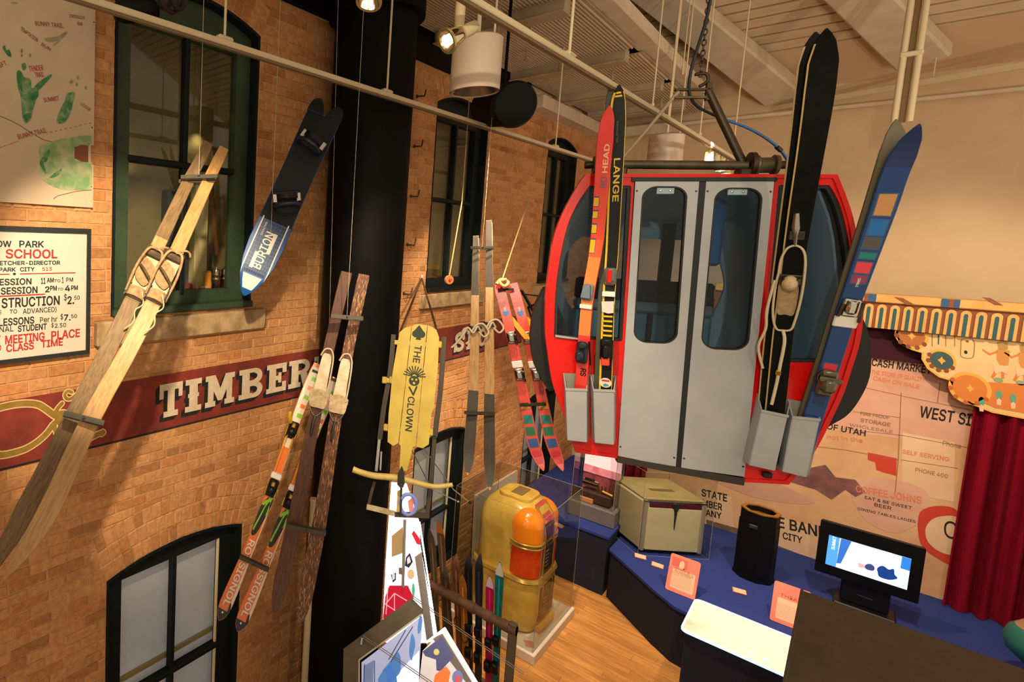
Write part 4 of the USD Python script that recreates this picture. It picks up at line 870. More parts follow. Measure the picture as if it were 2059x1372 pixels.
for c, s_ in ((pr_, 1), (pl_, -1)):
    T_ = trimesh.transformations.translation_matrix(c)
    gc.part('end_wheel', mv(lathe([(0, -.06), (.062, -.06), (.066, -.04), (.05, -.03), (.05, .03), (.066, .04), (.062, .06), (0, .06)], 28), T_ @ trimesh.transformations.translation_matrix([.09 * s_, 0, 0]) @ RX), m_pipe, smooth=40)
    gc.part('wheel_flange', mv(lathe([(0, -.012), (.085, -.012), (.085, .012), (0, .012)], 28), T_ @ trimesh.transformations.translation_matrix([.02 * s_, 0, 0]) @ RX), m_hdark, smooth=40)
    gc.part('wheel_hub', mv(lathe([(0, 0), (.026, 0), (.026, .05), (0, .05)], 14), T_ @ trimesh.transformations.translation_matrix([.15 * s_ - (.05 if s_ < 0 else 0), 0, 0]) @ RX), m_hdark, smooth=40)
    gc.part('roof_bracket', tm([bbox(c + [-.05, -.10, -.05], c + [.05, -.02, .05], .01), bbox(c + [-.11, -.115, -.07], c + [.11, -.09, .07], .006)]), m_hdark)
ctop = (top0 + top1) / 2 + [0.03, .09, 0]; wt = (GM @ np.append(ctop, 1))[:3]
# chain and cables
ch = Thing('hoist_chain', 'steel link chain dropping from the ceiling to the gondola hanger', 'chain', at=wt)
zc = wt[2] + .0; k = 0; ztop = roofz(wt[1]) - .1
while zc < ztop and k < 75:
    M = trimesh.transformations.translation_matrix([wt[0], wt[1], zc + .02]) @ trimesh.transformations.rotation_matrix(k % 2 * math.pi / 2, [0, 0, 1])
    ch.part('link', mv(tube([(.011 * math.cos(q), 0, .021 * math.sin(q)) for q in np.linspace(0, 2 * math.pi, 12, endpoint=False)], .0038, 6, closed=True), M), m_dsteel, smooth=60, w=True); zc += .034; k += 1
def gs(px, py, z):      # a point in front of the cabin face, z metres off it
    p_ = onpl(px, py, GO + gn * z, gn); return (px, py, (R.T @ (p_ - EYE))[2])
# skis standing in the pockets
m_hred = mat('race_red', (214, 36, 42), .3, c2=(226, 72, 40), nscale=1.2, coat=.5); m_horg = mat('race_orange', (240, 128, 60), .3, coat=.5); m_yel = mat('edge_yellow', (214, 178, 26), .4); m_lblk = mat('race_black', (15, 17, 16), .5, spec=.25)
halfG = [(0, .036), (.05, .036), (.4, .033), (.7, .036), (.9, .042), (.96, .036), (.985, .022), (1, .004)]
k = Ski('race_ski', 'red fading to orange race ski in the leftmost pocket of the gondola', [gs(1161, 872, .075), gs(1167, 785, .09), gs(1180, 608, .13), gs(1198, 500, .17), gs(1212, 330, .25), gs(1223, 212, .32)], halfG, .02, m_hred, face=gn * .9 + np.array([-.35, -.2, 0]), lift=-.03, tipc=.08)
L = k.L
k.stripe(L * 0.3175, L * 0.5625, m_horg, wfrac=.99, name='orange_fade'); k.stripe(L * 0.5625, L * 0.6150, mat('race_mid', (236, 90, 52), .3, coat=.4), wfrac=.99, name='orange_fade')
for j, (a, b) in enumerate(((.575, .615), (.635, .66), (.68, .70), (.715, .74))):
    k.stripe(L * a - .004, L * b + .008, mat('letter_blue', (60, 60, 140), .4), .004, .032, z=.0012, name='letter_outline'); k.stripe(L * a, L * b, m_yel, .006, .032, z=.0018, name='yellow_block')
k.word('RD', L * 0.7681, .03, mat('grey_letter', (120, 90, 110), .4), width=.07, rev=False, z=.002, y=-.012); k.word('HEAD', L * 0.8119, .026, mat('cream_letter', (236, 190, 150), .4), width=.17, rev=False, z=.002, y=-.014)
k.put('toe_piece', tm([bbox([-.05, -.03, 0], [.055, .03, .03], .01), mv(ext(sg.Polygon([(-.03, -.026), (.05, -.018), (.05, .018), (-.03, .026)]), .03), trimesh.transformations.translation_matrix([0, 0, .025]))]), mat('binding_grey', (108, 120, 132), .35), L * 0.4531, smooth=40)
k.put('white_plate', bbox([-.014, -.034, 0], [.014, .034, .022], .003), m_pwhite, L * 0.4094)
k.put('heel_piece', tm([bbox([-.09, -.03, 0], [.05, .034, .03], .01), bbox([-.07, -.022, .026], [.0, .026, .085], .016), bbox([.01, -.03, .02], [.06, .02, .06], .012)]), mat('heel_navy', (36, 42, 56), .35), L * 0.2738, smooth=40)
k.put('brake_arm', rod((-.1, -.045, -.01), (.06, -.036, .02), .005, 6), m_pblack, L * 0.2738)
k.word('RS', L * 0.2125, .03, m_lblk, width=.05, rev=True, z=.002, y=-.01)
LNG = []
for i, (dx, lab) in enumerate(((0, 'black race ski with yellow lettering, front one of two in the second gondola pocket'), (1, 'black ski with green-grey tip behind the yellow lettered race ski'))):
    if i == 0: pts = [gs(1215, 880, .085), gs(1217, 785, .10), gs(1224, 600, .13), gs(1231, 500, .16), gs(1239, 330, .22), gs(1244, 169, .28)]
    else: pts = [gs(1206, 880, .055), gs(1207, 785, .068), gs(1214, 600, .09), gs(1221, 500, .11), gs(1229, 330, .16), gs(1234, 163, .21)]
    k = Ski('slalom_ski', lab, pts, halfG, .02, m_lblk if not i else mat('dark_sage', (70, 72, 56), .5), group=None, face=gn * .95 + np.array([-.2, -.25, 0]), lift=.03 if i else -.03, tipc=.08); LNG.append(k); L = k.L
    if i == 0:
        k.stripe(.0, L * .98, m_yel, z=.0016, name='yellow_edge', rim=(1, .011)); k.stripe(.0, L * .98, m_yel, z=.0016, name='yellow_edge', rim=(-1, .004))
        k.word('LANGE', L * .805, .030, m_yel, width=L * .118, rev=True, z=.002, y=-.004)
        for j in range(3): k.word(('PRO', 'DYN', 'SL')[j], L * (.886 - .02 * j), .008, mat('dim_letter', (88, 96, 90), .5), width=.04, rev=False, z=.0015)
        k.stripe(L * 0.9667, L * 0.9720, m_yel, wfrac=.6, z=.0016, name='tip_stripe'); k.stripe(L * 0.9755, L * 0.9808, m_yel, wfrac=.5, z=.0016, name='tip_stripe')
        k.put('toe_piece', tm([bbox([-.05, -.034, 0], [.06, .034, .03], .012), bbox([-.03, -.026, .028], [.05, .026, .055], .012)]), mat('binding_silver', (120, 122, 116), .3, metal=.5), L * 0.4750, smooth=40)
        k.put('red_top', bbox([-.03, -.012, .05], [.05, .012, .066], .005), m_gred, L * 0.4750)
        k.put('white_plate', bbox([-.016, -.034, 0], [.016, .034, .03], .003), m_pwhite, L * 0.4269)
        k.put('paper_tag', ext(sg.Polygon([(-.04, -.03), (-.045, .0), (-.035, .03), (.03, .034), (.035, -.03)]), .001), mat('tag_paper', (214, 200, 196), .8), L * 0.3919, 0, .033)
        for j in range(5): k.put('plate_rib', bbox([-.006, -.026, 0], [.006, .026, .012], .002), m_yel, L * (.361 - .014 * j))
        k.put('heel_piece', tm([bbox([-.08, -.034, 0], [.06, .034, .03], .01), bbox([-.06, -.024, .028], [.03, .024, .075], .014)]), m_pblack, L * 0.2694, smooth=40)
        k.put('orange_lever', bbox([-.12, -.02, .02], [-.06, .024, .05], .006), mat('lever_orange', (226, 70, 40), .35), L * 0.2738)
        k.put('round_sticker', lathe([(0, 0), (.032, 0), (.032, .0012), (0, .0012)], 26), mat('sticker_cream', (222, 210, 190), .5), L * 0.1653, 0, .0015)
        k.put('sticker_flag', ext(sg.Polygon([(-.02, -.02), (-.026, .01), (-.01, .012), (-.004, 0), (-.012, -.016)]), .0006), mat('sticker_teal', (80, 150, 160), .5), L * 0.1653, 0, .0028)
        k.put('sticker_flag', ext(sg.box(.008, -.02, .02, .02), .0006), mat('sticker_red', (190, 60, 60), .5), L * 0.1653, 0, .0028)
m_jump = mat('jump_black', (10, 11, 10), .6, c2=(15, 15, 13), nscale=12, spec=.12); m_cream2 = mat('edge_cream', (180, 150, 92), .5)
halfJ = [(0, .040), (.05, .042), (.4, .042), (.75, .050), (.88, .054), (.94, .052), (.975, .036), (.99, .02), (1, .004)]
for i, (pts, lab) in enumerate([([gs(1546, 930, .085), gs(1559, 815, .11), gs(1573, 680, .17), gs(1585, 590, .23), gs(1607, 440, .36), gs(1627, 320, .47), gs(1647, 190, .58), gs(1662, 58, .69)], 'very tall black old ski with cable binding standing in the third gondola pocket'),
                                ([gs(1531, 930, .055), gs(1543, 815, .075), gs(1556, 680, .12), gs(1569, 590, .17), gs(1591, 440, .29), gs(1609, 320, .40), gs(1627, 190, .51), gs(1640, 64, .62)], 'very tall black old ski partly hidden behind its twin in the third pocket')]):
    k = Ski('tall_black_ski', lab, pts, halfJ, .016, m_jump, face=gn * .8 + np.array([-.25, -.55, 0]), lift=.02 - .05 * i, tipc=.1); L = k.L
    k.stripe(0.01, L * .975, m_cream2, z=.0012, name='pale_edge', rim=(1, .007))
    if i == 0:
        l = L * 0.4630
        k.put('foot_plate', ext(sg.Polygon(spline([(-.10, .034), (.06, .036), (.08, 0), (.06, -.036), (-.10, -.034), (-.11, 0)], 5, True)), .006), mat('plate_tan', (172, 148, 108), .6, c2=(140, 116, 80), nscale=30), L * 0.4227)
        k.put('toe_iron', tm([strap_band(.044, .05, .035), bbox([-.02, -.05, 0], [.03, .05, .012], .004)]), m_dsteel, L * 0.4630, smooth=40)
        k.put('toe_strap', mv(trimesh.creation.icosphere(2), np.diag([.045, .032, .03, 1])), m_canvas, L * 0.4585, 0, .035, smooth=60)
        k.put('cable', tube(spline([(.05, .048, .02), (.12, .046, .02), (.18, .03, .018), (.2, .0, .016), (.18, -.03, .018), (.12, -.046, .02), (.0, -.052, .02), (-.12, -.05, .02), (-.24, -.04, .02), (-.29, -.03, .02), (-.30, .0, .02), (-.29, .03, .02), (-.2, .05, .02), (-.06, .054, .02), (.05, .048, .02)], 4), .006, 7), mat('cable_cream', (196, 180, 144), .5), L * 0.4630, smooth=60)
        k.put('tension_lever', tube([(.20, 0, .014), (.26, .004, .02), (.30, .006, .022), (.38, .012, .018)], [.008, .010, .018, .012], 8), m_steel, L * 0.4630, smooth=60)
        k.put('lever_base', bbox([-.02, -.03, 0], [.03, .03, .014], .004), m_dsteel, L * 0.4630 + .25)
        k.put('hanging_strap', tube(spline([(-.30, .0, .02), (-.36, -.012, .04), (-.5, -.008, .06), (-.62, -.004, .07), (-.74, .004, .1)], 5), .008, 7), m_rope, L * 0.4630, smooth=60)
        k.put('loose_strap', tube(spline([(-.0, .06, .03), (-.18, .075, .03), (-.3, .07, .02), (-.42, .09, .02), (-.55, .06, .03)], 5), .007, 7), m_rope, L * 0.4630, smooth=60)
        k.put('strap_buckle', bbox([-.56, -.016, .055], [-.53, .006, .075], .003), m_brass, L * 0.4630)
m_bski = mat('demo_blue', (18, 62, 118), .35, coat=.15); m_bsk2 = mat('base_grey', (98, 90, 68), .5); m_bdeep = mat('demo_deep_blue', (28, 44, 92), .35, coat=.15)
halfB = [(0, .042), (.05, .042), (.3, .039), (.55, .041), (.82, .048), (.92, .047), (.965, .034), (.99, .015), (1, .003)]
for i, (pts, lab) in enumerate([([gs(1606, 940, .085), gs(1639, 830, .11), gs(1667, 745, .15), gs(1700, 640, .21), gs(1725, 568, .25), gs(1778, 418, .36), gs(1802, 345, .42), gs(1846, 250, .50)], 'blue demo ski with coloured squares in the rightmost gondola pocket'),
                                ([gs(1597, 940, .05), gs(1628, 830, .07), gs(1655, 745, .11), gs(1688, 640, .17), gs(1712, 568, .21), gs(1763, 418, .32), gs(1786, 345, .38), gs(1814, 240, .46)], 'grey-based ski behind the blue demo ski, tip leaning left')]):
    k = Ski('demo_ski', lab, pts, halfB, .018, m_bski if not i else m_bsk2, face=gn * .9 + np.array([.0, -.35, 0]), lift=.02 if not i else -.06, tipc=.1); L = k.L
    if i == 0:
        k.stripe(L * 0.8938, L * 0.9956, m_bdeep, wfrac=.98, name='deep_blue_tip')
        for a, b, c_ in ((0.7655, 0.8230, (196, 142, 84)), (0.7124, 0.7540, (22, 110, 180)), (0.6743, 0.7035, (86, 84, 78)), (0.6460, 0.6619, (26, 132, 118)), (0.6044, 0.6354, (226, 66, 84)), (0.5752, 0.5973, (146, 60, 88)), (0.3141, 0.3318, (214, 44, 62)), (0.1416, 0.1593, (120, 60, 110))):
            k.stripe(L * a - .006, L * b + .006, mat('square_rim', (60, 90, 130), .4), wfrac=.78, z=.0012, name='square_rim'); k.stripe(L * a, L * b, mat('demo_%d_%d' % (c_[0], c_[1]), c_, .35), wfrac=.66, z=.0018, name='coloured_square')
        k.word('DYNAMIC', L * 0.5646, .010, m_pwhite, width=.05, rev=False, z=.002)
        k.put('toe_piece', tm([bbox([-.05, -.034, 0], [.05, .034, .028], .01), bbox([-.03, -.02, .025], [.045, .024, .055], .012)]), m_chrome, L * 0.5044, smooth=40)
        k.put('toe_arm', tm([rod((-.05, -.04, .04), (.06, -.03, .05), .008, 7), rod((-.03, .04, .03), (.04, .036, .04), .008, 7)]), m_dsteel, L * 0.4955)
        k.put('white_plate', bbox([-.034, -.046, 0], [.028, .046, .02], .005), m_pwhite, L * 0.4646)
        k.put('heel_piece', tm([bbox([-.09, -.034, 0], [.06, .034, .034], .01), bbox([-.06, -.03, .03], [.02, .03, .08], .016), bbox([.0, -.045, .05], [.03, .045, .062], .004)]), mat('binding_chrome', (120, 112, 96), .25, metal=.8), L * 0.2832, smooth=40)
        k.put('heel_coil', tube([(.02 * math.cos(q) - .01, .045 + .006 * math.sin(q), .03 + .0012 * q) for q in np.linspace(0, 18, 60)], .004, 6), m_dsteel, L * 0.3009, smooth=60)
        k.stripe(L * 0.2035, L * 0.2478, m_bdeep, wfrac=.6, z=.0014, name='tail_graphic')
# ------------------------------------------------------------------ light tracks, lamps and hanging hardware
m_track = mat('track_white', (216, 196, 160), .45); m_lampw = mat('lamp_cream', (206, 188, 142), .45)
TZ = H + .98
def tx(px, py): return onz(px, py, TZ)
def lighttrack(label, a, b, rods, ztop):
    t = Thing('light_track', label, 'light track', at=[(a[0] + b[0]) / 2, a[1], TZ])
    t.part('rail', bar([a[0], a[1], TZ], [b[0], b[1], TZ], .034, .030), m_track, w=True)
    t.part('rail_lip', bar([a[0] + .0, a[1], TZ - .022], [b[0], b[1], TZ - .022], .022, .012), mat('track_slot', (120, 100, 70), .5), w=True)
    for (px, py) in rods:
        y = tx(px, py)[1]; x = a[0] + (b[0] - a[0]) * (y - a[1]) / (b[1] - a[1])
        t.part('rod_plate', bbox([x - .022, y - .05, TZ + .008], [x + .022, y + .05, TZ + .035], .01), m_track, w=True)
        t.part('hanger_rod', rod([x, y, TZ + .03], [x, y, ztop if not callable(ztop) else ztop(y)], .007, 8), m_track, w=True)
A1, B1_ = tx(300, 39), tx(1200, 325); A1 = A1 + (A1 - B1_) * .2; B1_ = B1_ + (B1_ - A1) * .04
lighttrack('long white light track running along the brick wall, nearest the windows', A1, B1_, [(457, 85), (787, 189), (987, 254), (1122, 298)], 6.17)
A2, B2_ = tx(1040, 56), tx(1480, 322); A2 = A2 + (A2 - B2_) * .45
lighttrack('white light track crossing over the gondola, the right one of two', A2, B2_, [(1147, 118)], lambda y: roofz(y) - .12)
def hang(px, ptop, pbot, dep, r, label, name='hanging_rod', zt=None, m=None):
    b = at(px, pbot, dep); z1 = zt if zt is not None else (roofz(b[1]) - .06)
    th = Thing(name, label, 'hanging rod', 'thin white rods hanging from the roof', at=b); th.part('rod', rod(b, [b[0], b[1], z1], r, 7), m or m_track, w=True)
    th.part('end_cap', mv(lathe([(0, 0), (r * 2.2, 0), (r * 2.2, .02), (0, .02)], 10), trimesh.transformations.translation_matrix(b)), m or m_track, w=True)
for px, pb, dep, w_ in ((1312, 213, 4.6, 'leftmost of five, ending left of the hoist chain'), (1342, 252, 5.2, 'second from left of five'), (1407, 272, 5.4, 'passing behind the hoist hook'), (1473, 310, 5.6, 'rightmost of five, right of the chain'), (1372, 150, 6.0, 'shortest of five, just left of the chain')):
    hang(px, 0, pb, dep, .006, 'thin white roof rod, ' + w_)
# lamps
m_lampin = mat('lamp_glow', (255, 246, 222), .5, emit=9.0); m_refl = mat('reflector', (232, 220, 190), .12, metal=1.0)
def parlamp(label, pos, aim, tube_top, r=.052):
    pos, aim = np.array(pos), np.array(aim, float); d = aim - pos; d /= np.linalg.norm(d)
    up = np.array([0, 0, 1.0]); x = np.cross(d, up); M = frame(pos, x, np.cross(d, x))
    t = Thing('spot_lamp', label, 'lamp', 'chrome spot lamps on the tracks', at=pos)
    t.part('reflector', mv(lathe([(.016, -.085), (.030, -.075), (.040, -.055), (r * .93, -.02), (r, .0), (r * .96, 0), (r * .88, -.02), (.034, -.055), (.0, -.066)], 28), M), m_refl, smooth=40, w=True)
    t.part('rim', mv(lathe([(r, -.006), (r + .006, -.004), (r + .006, .006), (r - .004, .006)], 28), M), mat('rim_gold', (196, 176, 110), .3, metal=.8), smooth=40, w=True)
    t.part('bulb', mv(tm([mv(trimesh.creation.icosphere(2, .009), trimesh.transformations.translation_matrix([s_ * .014, 0, -.022])) for s_ in (-1, 1)]), M), m_lampin, w=True)
    t.part('socket', mv(lathe([(0, -.15), (.026, -.15), (.03, -.12), (.028, -.08), (0, -.08)], 18), M), m_lampw, smooth=40, w=True)
    tt = np.array(tube_top); t.part('stem_tube', mv(lathe([(0, 0), (.021, 0), (.021, tt[2] - pos[2]), (0, tt[2] - pos[2])], 18), trimesh.transformations.translation_matrix([tt[0], tt[1], pos[2] + .06])), m_lampw, smooth=40, w=True)
    t.part('swivel_arm', bar(np.array([tt[0], tt[1], pos[2] + .07]), pos - d * .11, .018, .012), m_lampw, w=True)
pA = at(899, 82, 2.4); parlamp('chrome twin-bulb spot lamp on a cream stem left of the white drum lamp', pA, [-2.1, 1.0, 4.2], [*at(925, 30, 2.4)[:2], TZ + .75])
pB = at(742, 4, 2.45); parlamp('bright chrome spot lamp at the top edge of the picture', pB, [-1.5, 1.2, 3.0], [*at(720, -60, 2.4)[:2], TZ + .75])
LN = ('nearest of the row of four', 'second nearest of the row of four', 'third of the row of four', 'farthest of the row of four')
for i, px in enumerate((1428, 1441, 1452, 1463)):
    q = tx(px, 295 + i * 7); pl = q + [0, 0, -.17]
    t = Thing('track_lamp', 'small cream lamp at the right track end, ' + LN[i], 'lamp', 'row of small lamps at the end of the track', at=pl)
    t.part('can', mv(lathe([(0, .12), (.03, .12), (.034, .03), (.046, .0), (.04, .0), (.028, .03), (0, .05)], 20), trimesh.transformations.translation_matrix(pl)), m_lampw, smooth=40, w=True)
    t.part('bulb', mv(trimesh.creation.icosphere(2, .02), trimesh.transformations.translation_matrix(pl + [0, 0, .012])), m_lampin, w=True)
    t.part('stem', rod(pl + [0, 0, .12], q, .008, 8), m_lampw, w=True)
m_drum = mat('drum_white', (214, 190, 168), .5)
def drum(label, px, py, dep, r, h):
    c = at(px, py, dep); t = Thing('drum_lamp', label, 'lamp', at=c - [0, 0, h / 2]); T_ = trimesh.transformations.translation_matrix(c - [0, 0, h / 2])
    t.part('shade', mv(lathe([(r, .004), (r, h - .01), (r - .012, h), (0, h), (0, h - .012), (r - .016, h - .012), (r - .008, .004)], 40), T_), m_drum, smooth=40, w=True)
    t.part('reflector_cone', mv(lathe([(r - .01, .01), (r * .55, .08), (r * .3, .12), (0, .125), (0, .13), (r * .3, .125), (r - .008, .016)], 32), T_), mat('cone_silver', (150, 142, 118), .25, metal=.8), smooth=60, w=True)
    t.part('stem', rod(c + [0, 0, h / 2], [c[0], c[1], 6.17 if c[0] < -1.5 and c[1] < 5 else roofz(c[1]) - .1], .013, 10), m_track, w=True)
    t.part('stay_rod', rod(c + [r * .7, 0, h / 2 - .01], [c[0] + r * .7, c[1], 6.17 if c[0] < -1.5 and c[1] < 5 else roofz(c[1]) - .1], .006, 8), m_track, w=True)
drum('big white cylinder lamp hanging between the two light tracks', 957, 133, 3.3, .140, .315)
drum('small white cylinder lamp seen behind the gondola hanger pipe', 1338, 302, 5.6, .146, .30)
c = at(1037, 210, 4.2); ax = (EYE - c) / np.linalg.norm(EYE - c) + np.array([.46, .2, .02]); ax /= np.linalg.norm(ax)
t = Thing('black_spotlight', 'round black drum spotlight seen face on, behind the white cylinder lamp', 'lamp', at=c)
MB_ = frame(c, np.cross([0, 0, 1.0], ax), np.cross(ax, np.cross([0, 0, 1.0], ax))); r = .176
m_gb = mat('gloss_black', (8, 8, 9), .5, spec=.2)
t.part('front_disc', mv(lathe([(0, .0), (r * .9, .0), (r, -.02), (r, -.05), (0, -.05)], 44), MB_), m_gb, smooth=30, w=True)
t.part('body', mv(lathe([(0, -.05), (r * .94, -.05), (r * .94, -.42), (r * .7, -.50), (0, -.51)], 36), MB_), m_black, smooth=30, w=True)
t.part('yoke', rod(c + ax * -.2, [c[0] - ax[0] * .2, c[1] - ax[1] * .2, 6.16], .012, 8), m_black, w=True)
t = Thing('hose_coil', 'dark coiled hose with rings at the top of the first window', 'hose', at=at(330, 5, 2.9))
for k_, (px, py, rr) in enumerate(((340, -28, .125), (356, -24, .10), (325, -30, .11))):
    c = at(px, py, 2.85 + .03 * k_); M = frame(c, [0, 1, 0], [0, 0, 1]) @ trimesh.transformations.rotation_matrix(.5, [0, 1, 0])
    t.part('coil_ring', mv(tube([(rr * math.cos(q), rr * math.sin(q), 0) for q in np.linspace(0, 2 * math.pi, 30, endpoint=False)], .013, 8, closed=True), M), mat('hose_dark', (48, 34, 36), .5), smooth=60, w=True)
t.part('coil_bracket', rod(at(340, -60, 2.88), [*at(340, -60, 2.88)[:2], 6.16], .008, 8), m_black, w=True)
t = Thing('dark_lamp_head', 'dark lamp head hanging half hidden behind the track at the first window', 'lamp', at=at(268, 30, 2.9))
c = at(272, 20, 2.9); t.part('housing', mv(lathe([(0, -.12), (.04, -.115), (.062, -.06), (.066, .06), (.05, .12), (0, .13)], 24), frame(c, [0, 1, .3], [0, -.3, 1]) @ trimesh.transformations.rotation_matrix(1.2, [0, 1, 0])), m_gb, smooth=40, w=True)
t.part('arm', tube([c, c + [0, .02, .14], c + [0, .06, 1.0]], .012, 8), m_black, w=True)
# wall hooks, pulley, brackets
for px, py, w_ in ((842, 195, 'topmost'), (836, 295, 'second from top'), (829, 395, 'middle one'), (822, 492, 'second from bottom'), (815, 590, 'lowest')):
    q = W(px, py); t = Thing('wall_hook', 'iron hook on the brick beside the column, ' + w_ + ' of five', 'hook', 'row of iron hooks beside the column', at=q)
    t.part('peg', tube(spline([q + [-.03, -.03, 0], q + [.05, -.03, -.005], q + [.06, -.0, -.0], q + [.06, .02, .06]], 5), .007, 7), m_iron, smooth=60, w=True)
    t.part('wall_plate', mv(lathe([(0, 0), (.018, 0), (.016, .004), (0, .004)], 12), frame(q + [0.001, -.03, 0], [0, 1, 0], [0, 0, 1])), m_iron, w=True)
q = at(903, 563, 4.9); t = Thing('pulley', 'small wooden pulley wheel on a rope in front of the second window', 'pulley', at=q)
MP_ = frame(q, [0.6, 1, 0], [0, 0, 1])
t.part('wheel', mv(lathe([(0, -.012), (.038, -.012), (.042, -.006), (.034, 0), (.042, .006), (.038, .012), (0, .012)], 24), MP_), mat('pulley_wood', (176, 110, 60), .5), smooth=40, w=True); t.part('hub', mv(lathe([(0, .012), (.012, .012), (.012, .02), (0, .02)], 12), MP_), mat('hub_red', (170, 50, 36), .5), w=True)
t.part('rope', rod(q + [0, .0, .04], at(929, 405, 4.95), .006, 7), m_cord, w=True); t.part('rope_tail', rod(at(929, 405, 4.95), [*at(929, 405, 4.95)[:2], 6.05], .004, 7), m_cord, w=True)
q = W(1078, 640); t = Thing('wall_bracket', 'black iron forked bracket on the brick between the red skis and the cabin', 'bracket', at=q)
t.part('post', bar(at(1048, 583, 5.0), at(1080, 640, 5.1), .02, .02), m_black, w=True)
t.part('arm', bar(at(1062, 618, 5.05), at(1094, 605, 4.9), .016, .016), m_black, w=True); t.part('leg', bar(at(1062, 618, 5.05), W(1075, 660), .016, .016), m_black, w=True); t.part('cross_pin', bar(at(1056, 592, 5.0), at(1092, 596, 4.9), .012, .012), m_black, w=True)
# hoses over the cabin
cpts = [at(1432, -20, 3.55), at(1420, 40, 3.6), at(1400, 105, 3.62), at(1388, 150, 3.65), at(1386, 188, 3.68), at(1400, 212, 3.7), at(1424, 226, 3.7), at(1455, 240, 3.7)]
cp2 = [at(1455, 240, 3.7), at(1500, 256, 3.72), at(1540, 278, 3.75), at(1570, 303, 3.78), at(1586, 328, 3.8), at(1591, 350, 3.8)]
t = Thing('air_hose', 'black then bright blue hose looping from the ceiling down to the gondola roof', 'hose', at=cpts[-1])
t.part('dark_length', tube([*cpts[0] * 0 + [cpts[0][0], cpts[0][1], 0] + [0, 0, roofz(cpts[0][1]) - .06],] and [np.array([cpts[0][0], cpts[0][1], roofz(cpts[0][1]) - .06])] + list(spline(cpts, 6)), .009, 8), mat('hose_black', (30, 34, 42), .5), smooth=60, w=True)
t.part('blue_length', tube(spline(cp2, 6), .009, 8), mat('hose_blue', (36, 96, 168), .4), smooth=60, w=True)
t.part('hose_joint', rod(at(1562, 296, 3.77), at(1570, 303, 3.78), .014, 8), m_pblack, w=True)
# paired white pole at the right and the track along the end wall
qb = at(1813, 246, 5.0)
t = Thing('hanging_pole', 'pair of white poles with a collar hanging from the roof behind the blue ski', 'hanging pole', at=qb)
for dx in (-.045, .045): t.part('pole', rod(qb + [dx, 0, 0], [qb[0] + dx, qb[1], roofz(qb[1]) - .05], .022, 12), m_track, smooth=40, w=True)
zc = at(1822, 112, 5.0)[2]; t.part('collar', bbox([qb[0] - .07, qb[1] - .03, zc - .025], [qb[0] + .07, qb[1] + .03, zc + .02], .01), m_track, w=True)
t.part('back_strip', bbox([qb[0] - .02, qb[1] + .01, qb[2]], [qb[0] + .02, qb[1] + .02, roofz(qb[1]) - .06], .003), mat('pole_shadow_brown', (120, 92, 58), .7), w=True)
a_, b_ = onz(1540, 221, 6.12), onz(2059, 131, 6.12); b_ = b_ + (b_ - a_) * .3
t = Thing('ceiling_rail', 'long white rail slanting across the top of the end wall', 'rail', at=(a_ + b_) / 2)
t.part('rail', bar(a_, b_, .07, .07), m_track, w=True)
for f in (.15, .55, .95): p_ = a_ + (b_ - a_) * f; t.part('drop_rod', rod(p_, [p_[0], p_[1], roofz(p_[1]) - .05], .006, 7), m_track, w=True)
# ------------------------------------------------------------------ sled
class PM:
    """a flat working plane: picture points land on it; local x right, y up, z towards the viewer"""
    def __init__(s, px, py, dep, n=None, x=None):
        s.o = at(px, py, dep); n = (EYE - s.o) if n is None else np.array(n, float); n = n / np.linalg.norm(n)
        x = np.cross([0, 0, 1.0], n) if x is None else np.array(x, float); s.M = frame(s.o, x, np.cross(n, x)); s.n = s.M[:3, 2]; s.I = np.linalg.inv(s.M)
    def g(s, px, py, z=0.0): return (s.I @ np.append(onpl(px, py, s.o + s.n * z, s.n), 1))[:3]
    def p(s, pts, z=0.0, sc=1.0, off=(0, 0)): return np.array([s.g(off[0] + x / sc, off[1] + y / sc, z)[:2] for x, y in pts])
sp = PM(835, 800, 3.95); so = (680, 640); sk = 3.117
m_sy = mat('sled_yellow', (206, 182, 74), .55, c2=(190, 160, 58), nscale=7, bump=.12); m_syl = mat('sled_pale_yellow', (212, 188, 110), .5, c2=(190, 160, 80), nscale=8); m_sd = mat('sled_dark_wood', (72, 56, 34), .6, c2=(52, 40, 24), nscale=8, stretch=(6, 1, 6)); m_sp = mat('sled_print', (44, 52, 34), .7); m_sbk = mat('sled_black', (18, 18, 18), .5)
t = Thing('sled', 'yellow wooden runner sled with black lettering hanging by a strap right of the column', 'sled', m=sp.M)
S2 = lambda pts, z=0.0: sp.p(pts, z, sk, so)
for pts in ([(385, 90), (420, 62), (459, 51), (418, 430), (377, 782), (345, 800), (310, 775), (316, 600), (323, 540), (340, 350), (372, 160)], [(463, 50), (500, 38), (558, 46), (520, 430), (486, 802), (468, 805), (432, 958), (384, 952), (392, 800), (381, 788), (422, 430)], [(562, 47), (592, 58), (615, 75), (632, 120), (625, 300), (605, 500), (602, 560), (584, 600), (568, 790), (530, 815), (490, 805), (524, 430)]):
    t.part('deck_board', ext(sg.Polygon(S2(pts)).buffer(0), .016), m_sy)
for pts, z in (([(352, 150), (620, 170)], 0), ([(300, 390), (610, 420)], 0), ([(290, 690), (585, 715)], 0)):
    a, b = S2(pts); t.part('cross_bar', bar([*a, -.02], [*b, -.02], .035, .024, (0, 0, 1)), m_syl)
def run(pts, wid, thk, m, z, nm): 
    q = S2(pts); l = sg.LineString(spline(q, 6)).buffer(wid / 2, cap_style=2); t.part(nm, ext(l, thk, z0=z), m)
run([(346, 100), (325, 330), (285, 560), (258, 762)], .034, .03, m_sd, -.055, 'wood_runner'); run([(664, 115), (645, 420), (612, 700), (606, 740)], .034, .03, m_sd, -.055, 'wood_runner')
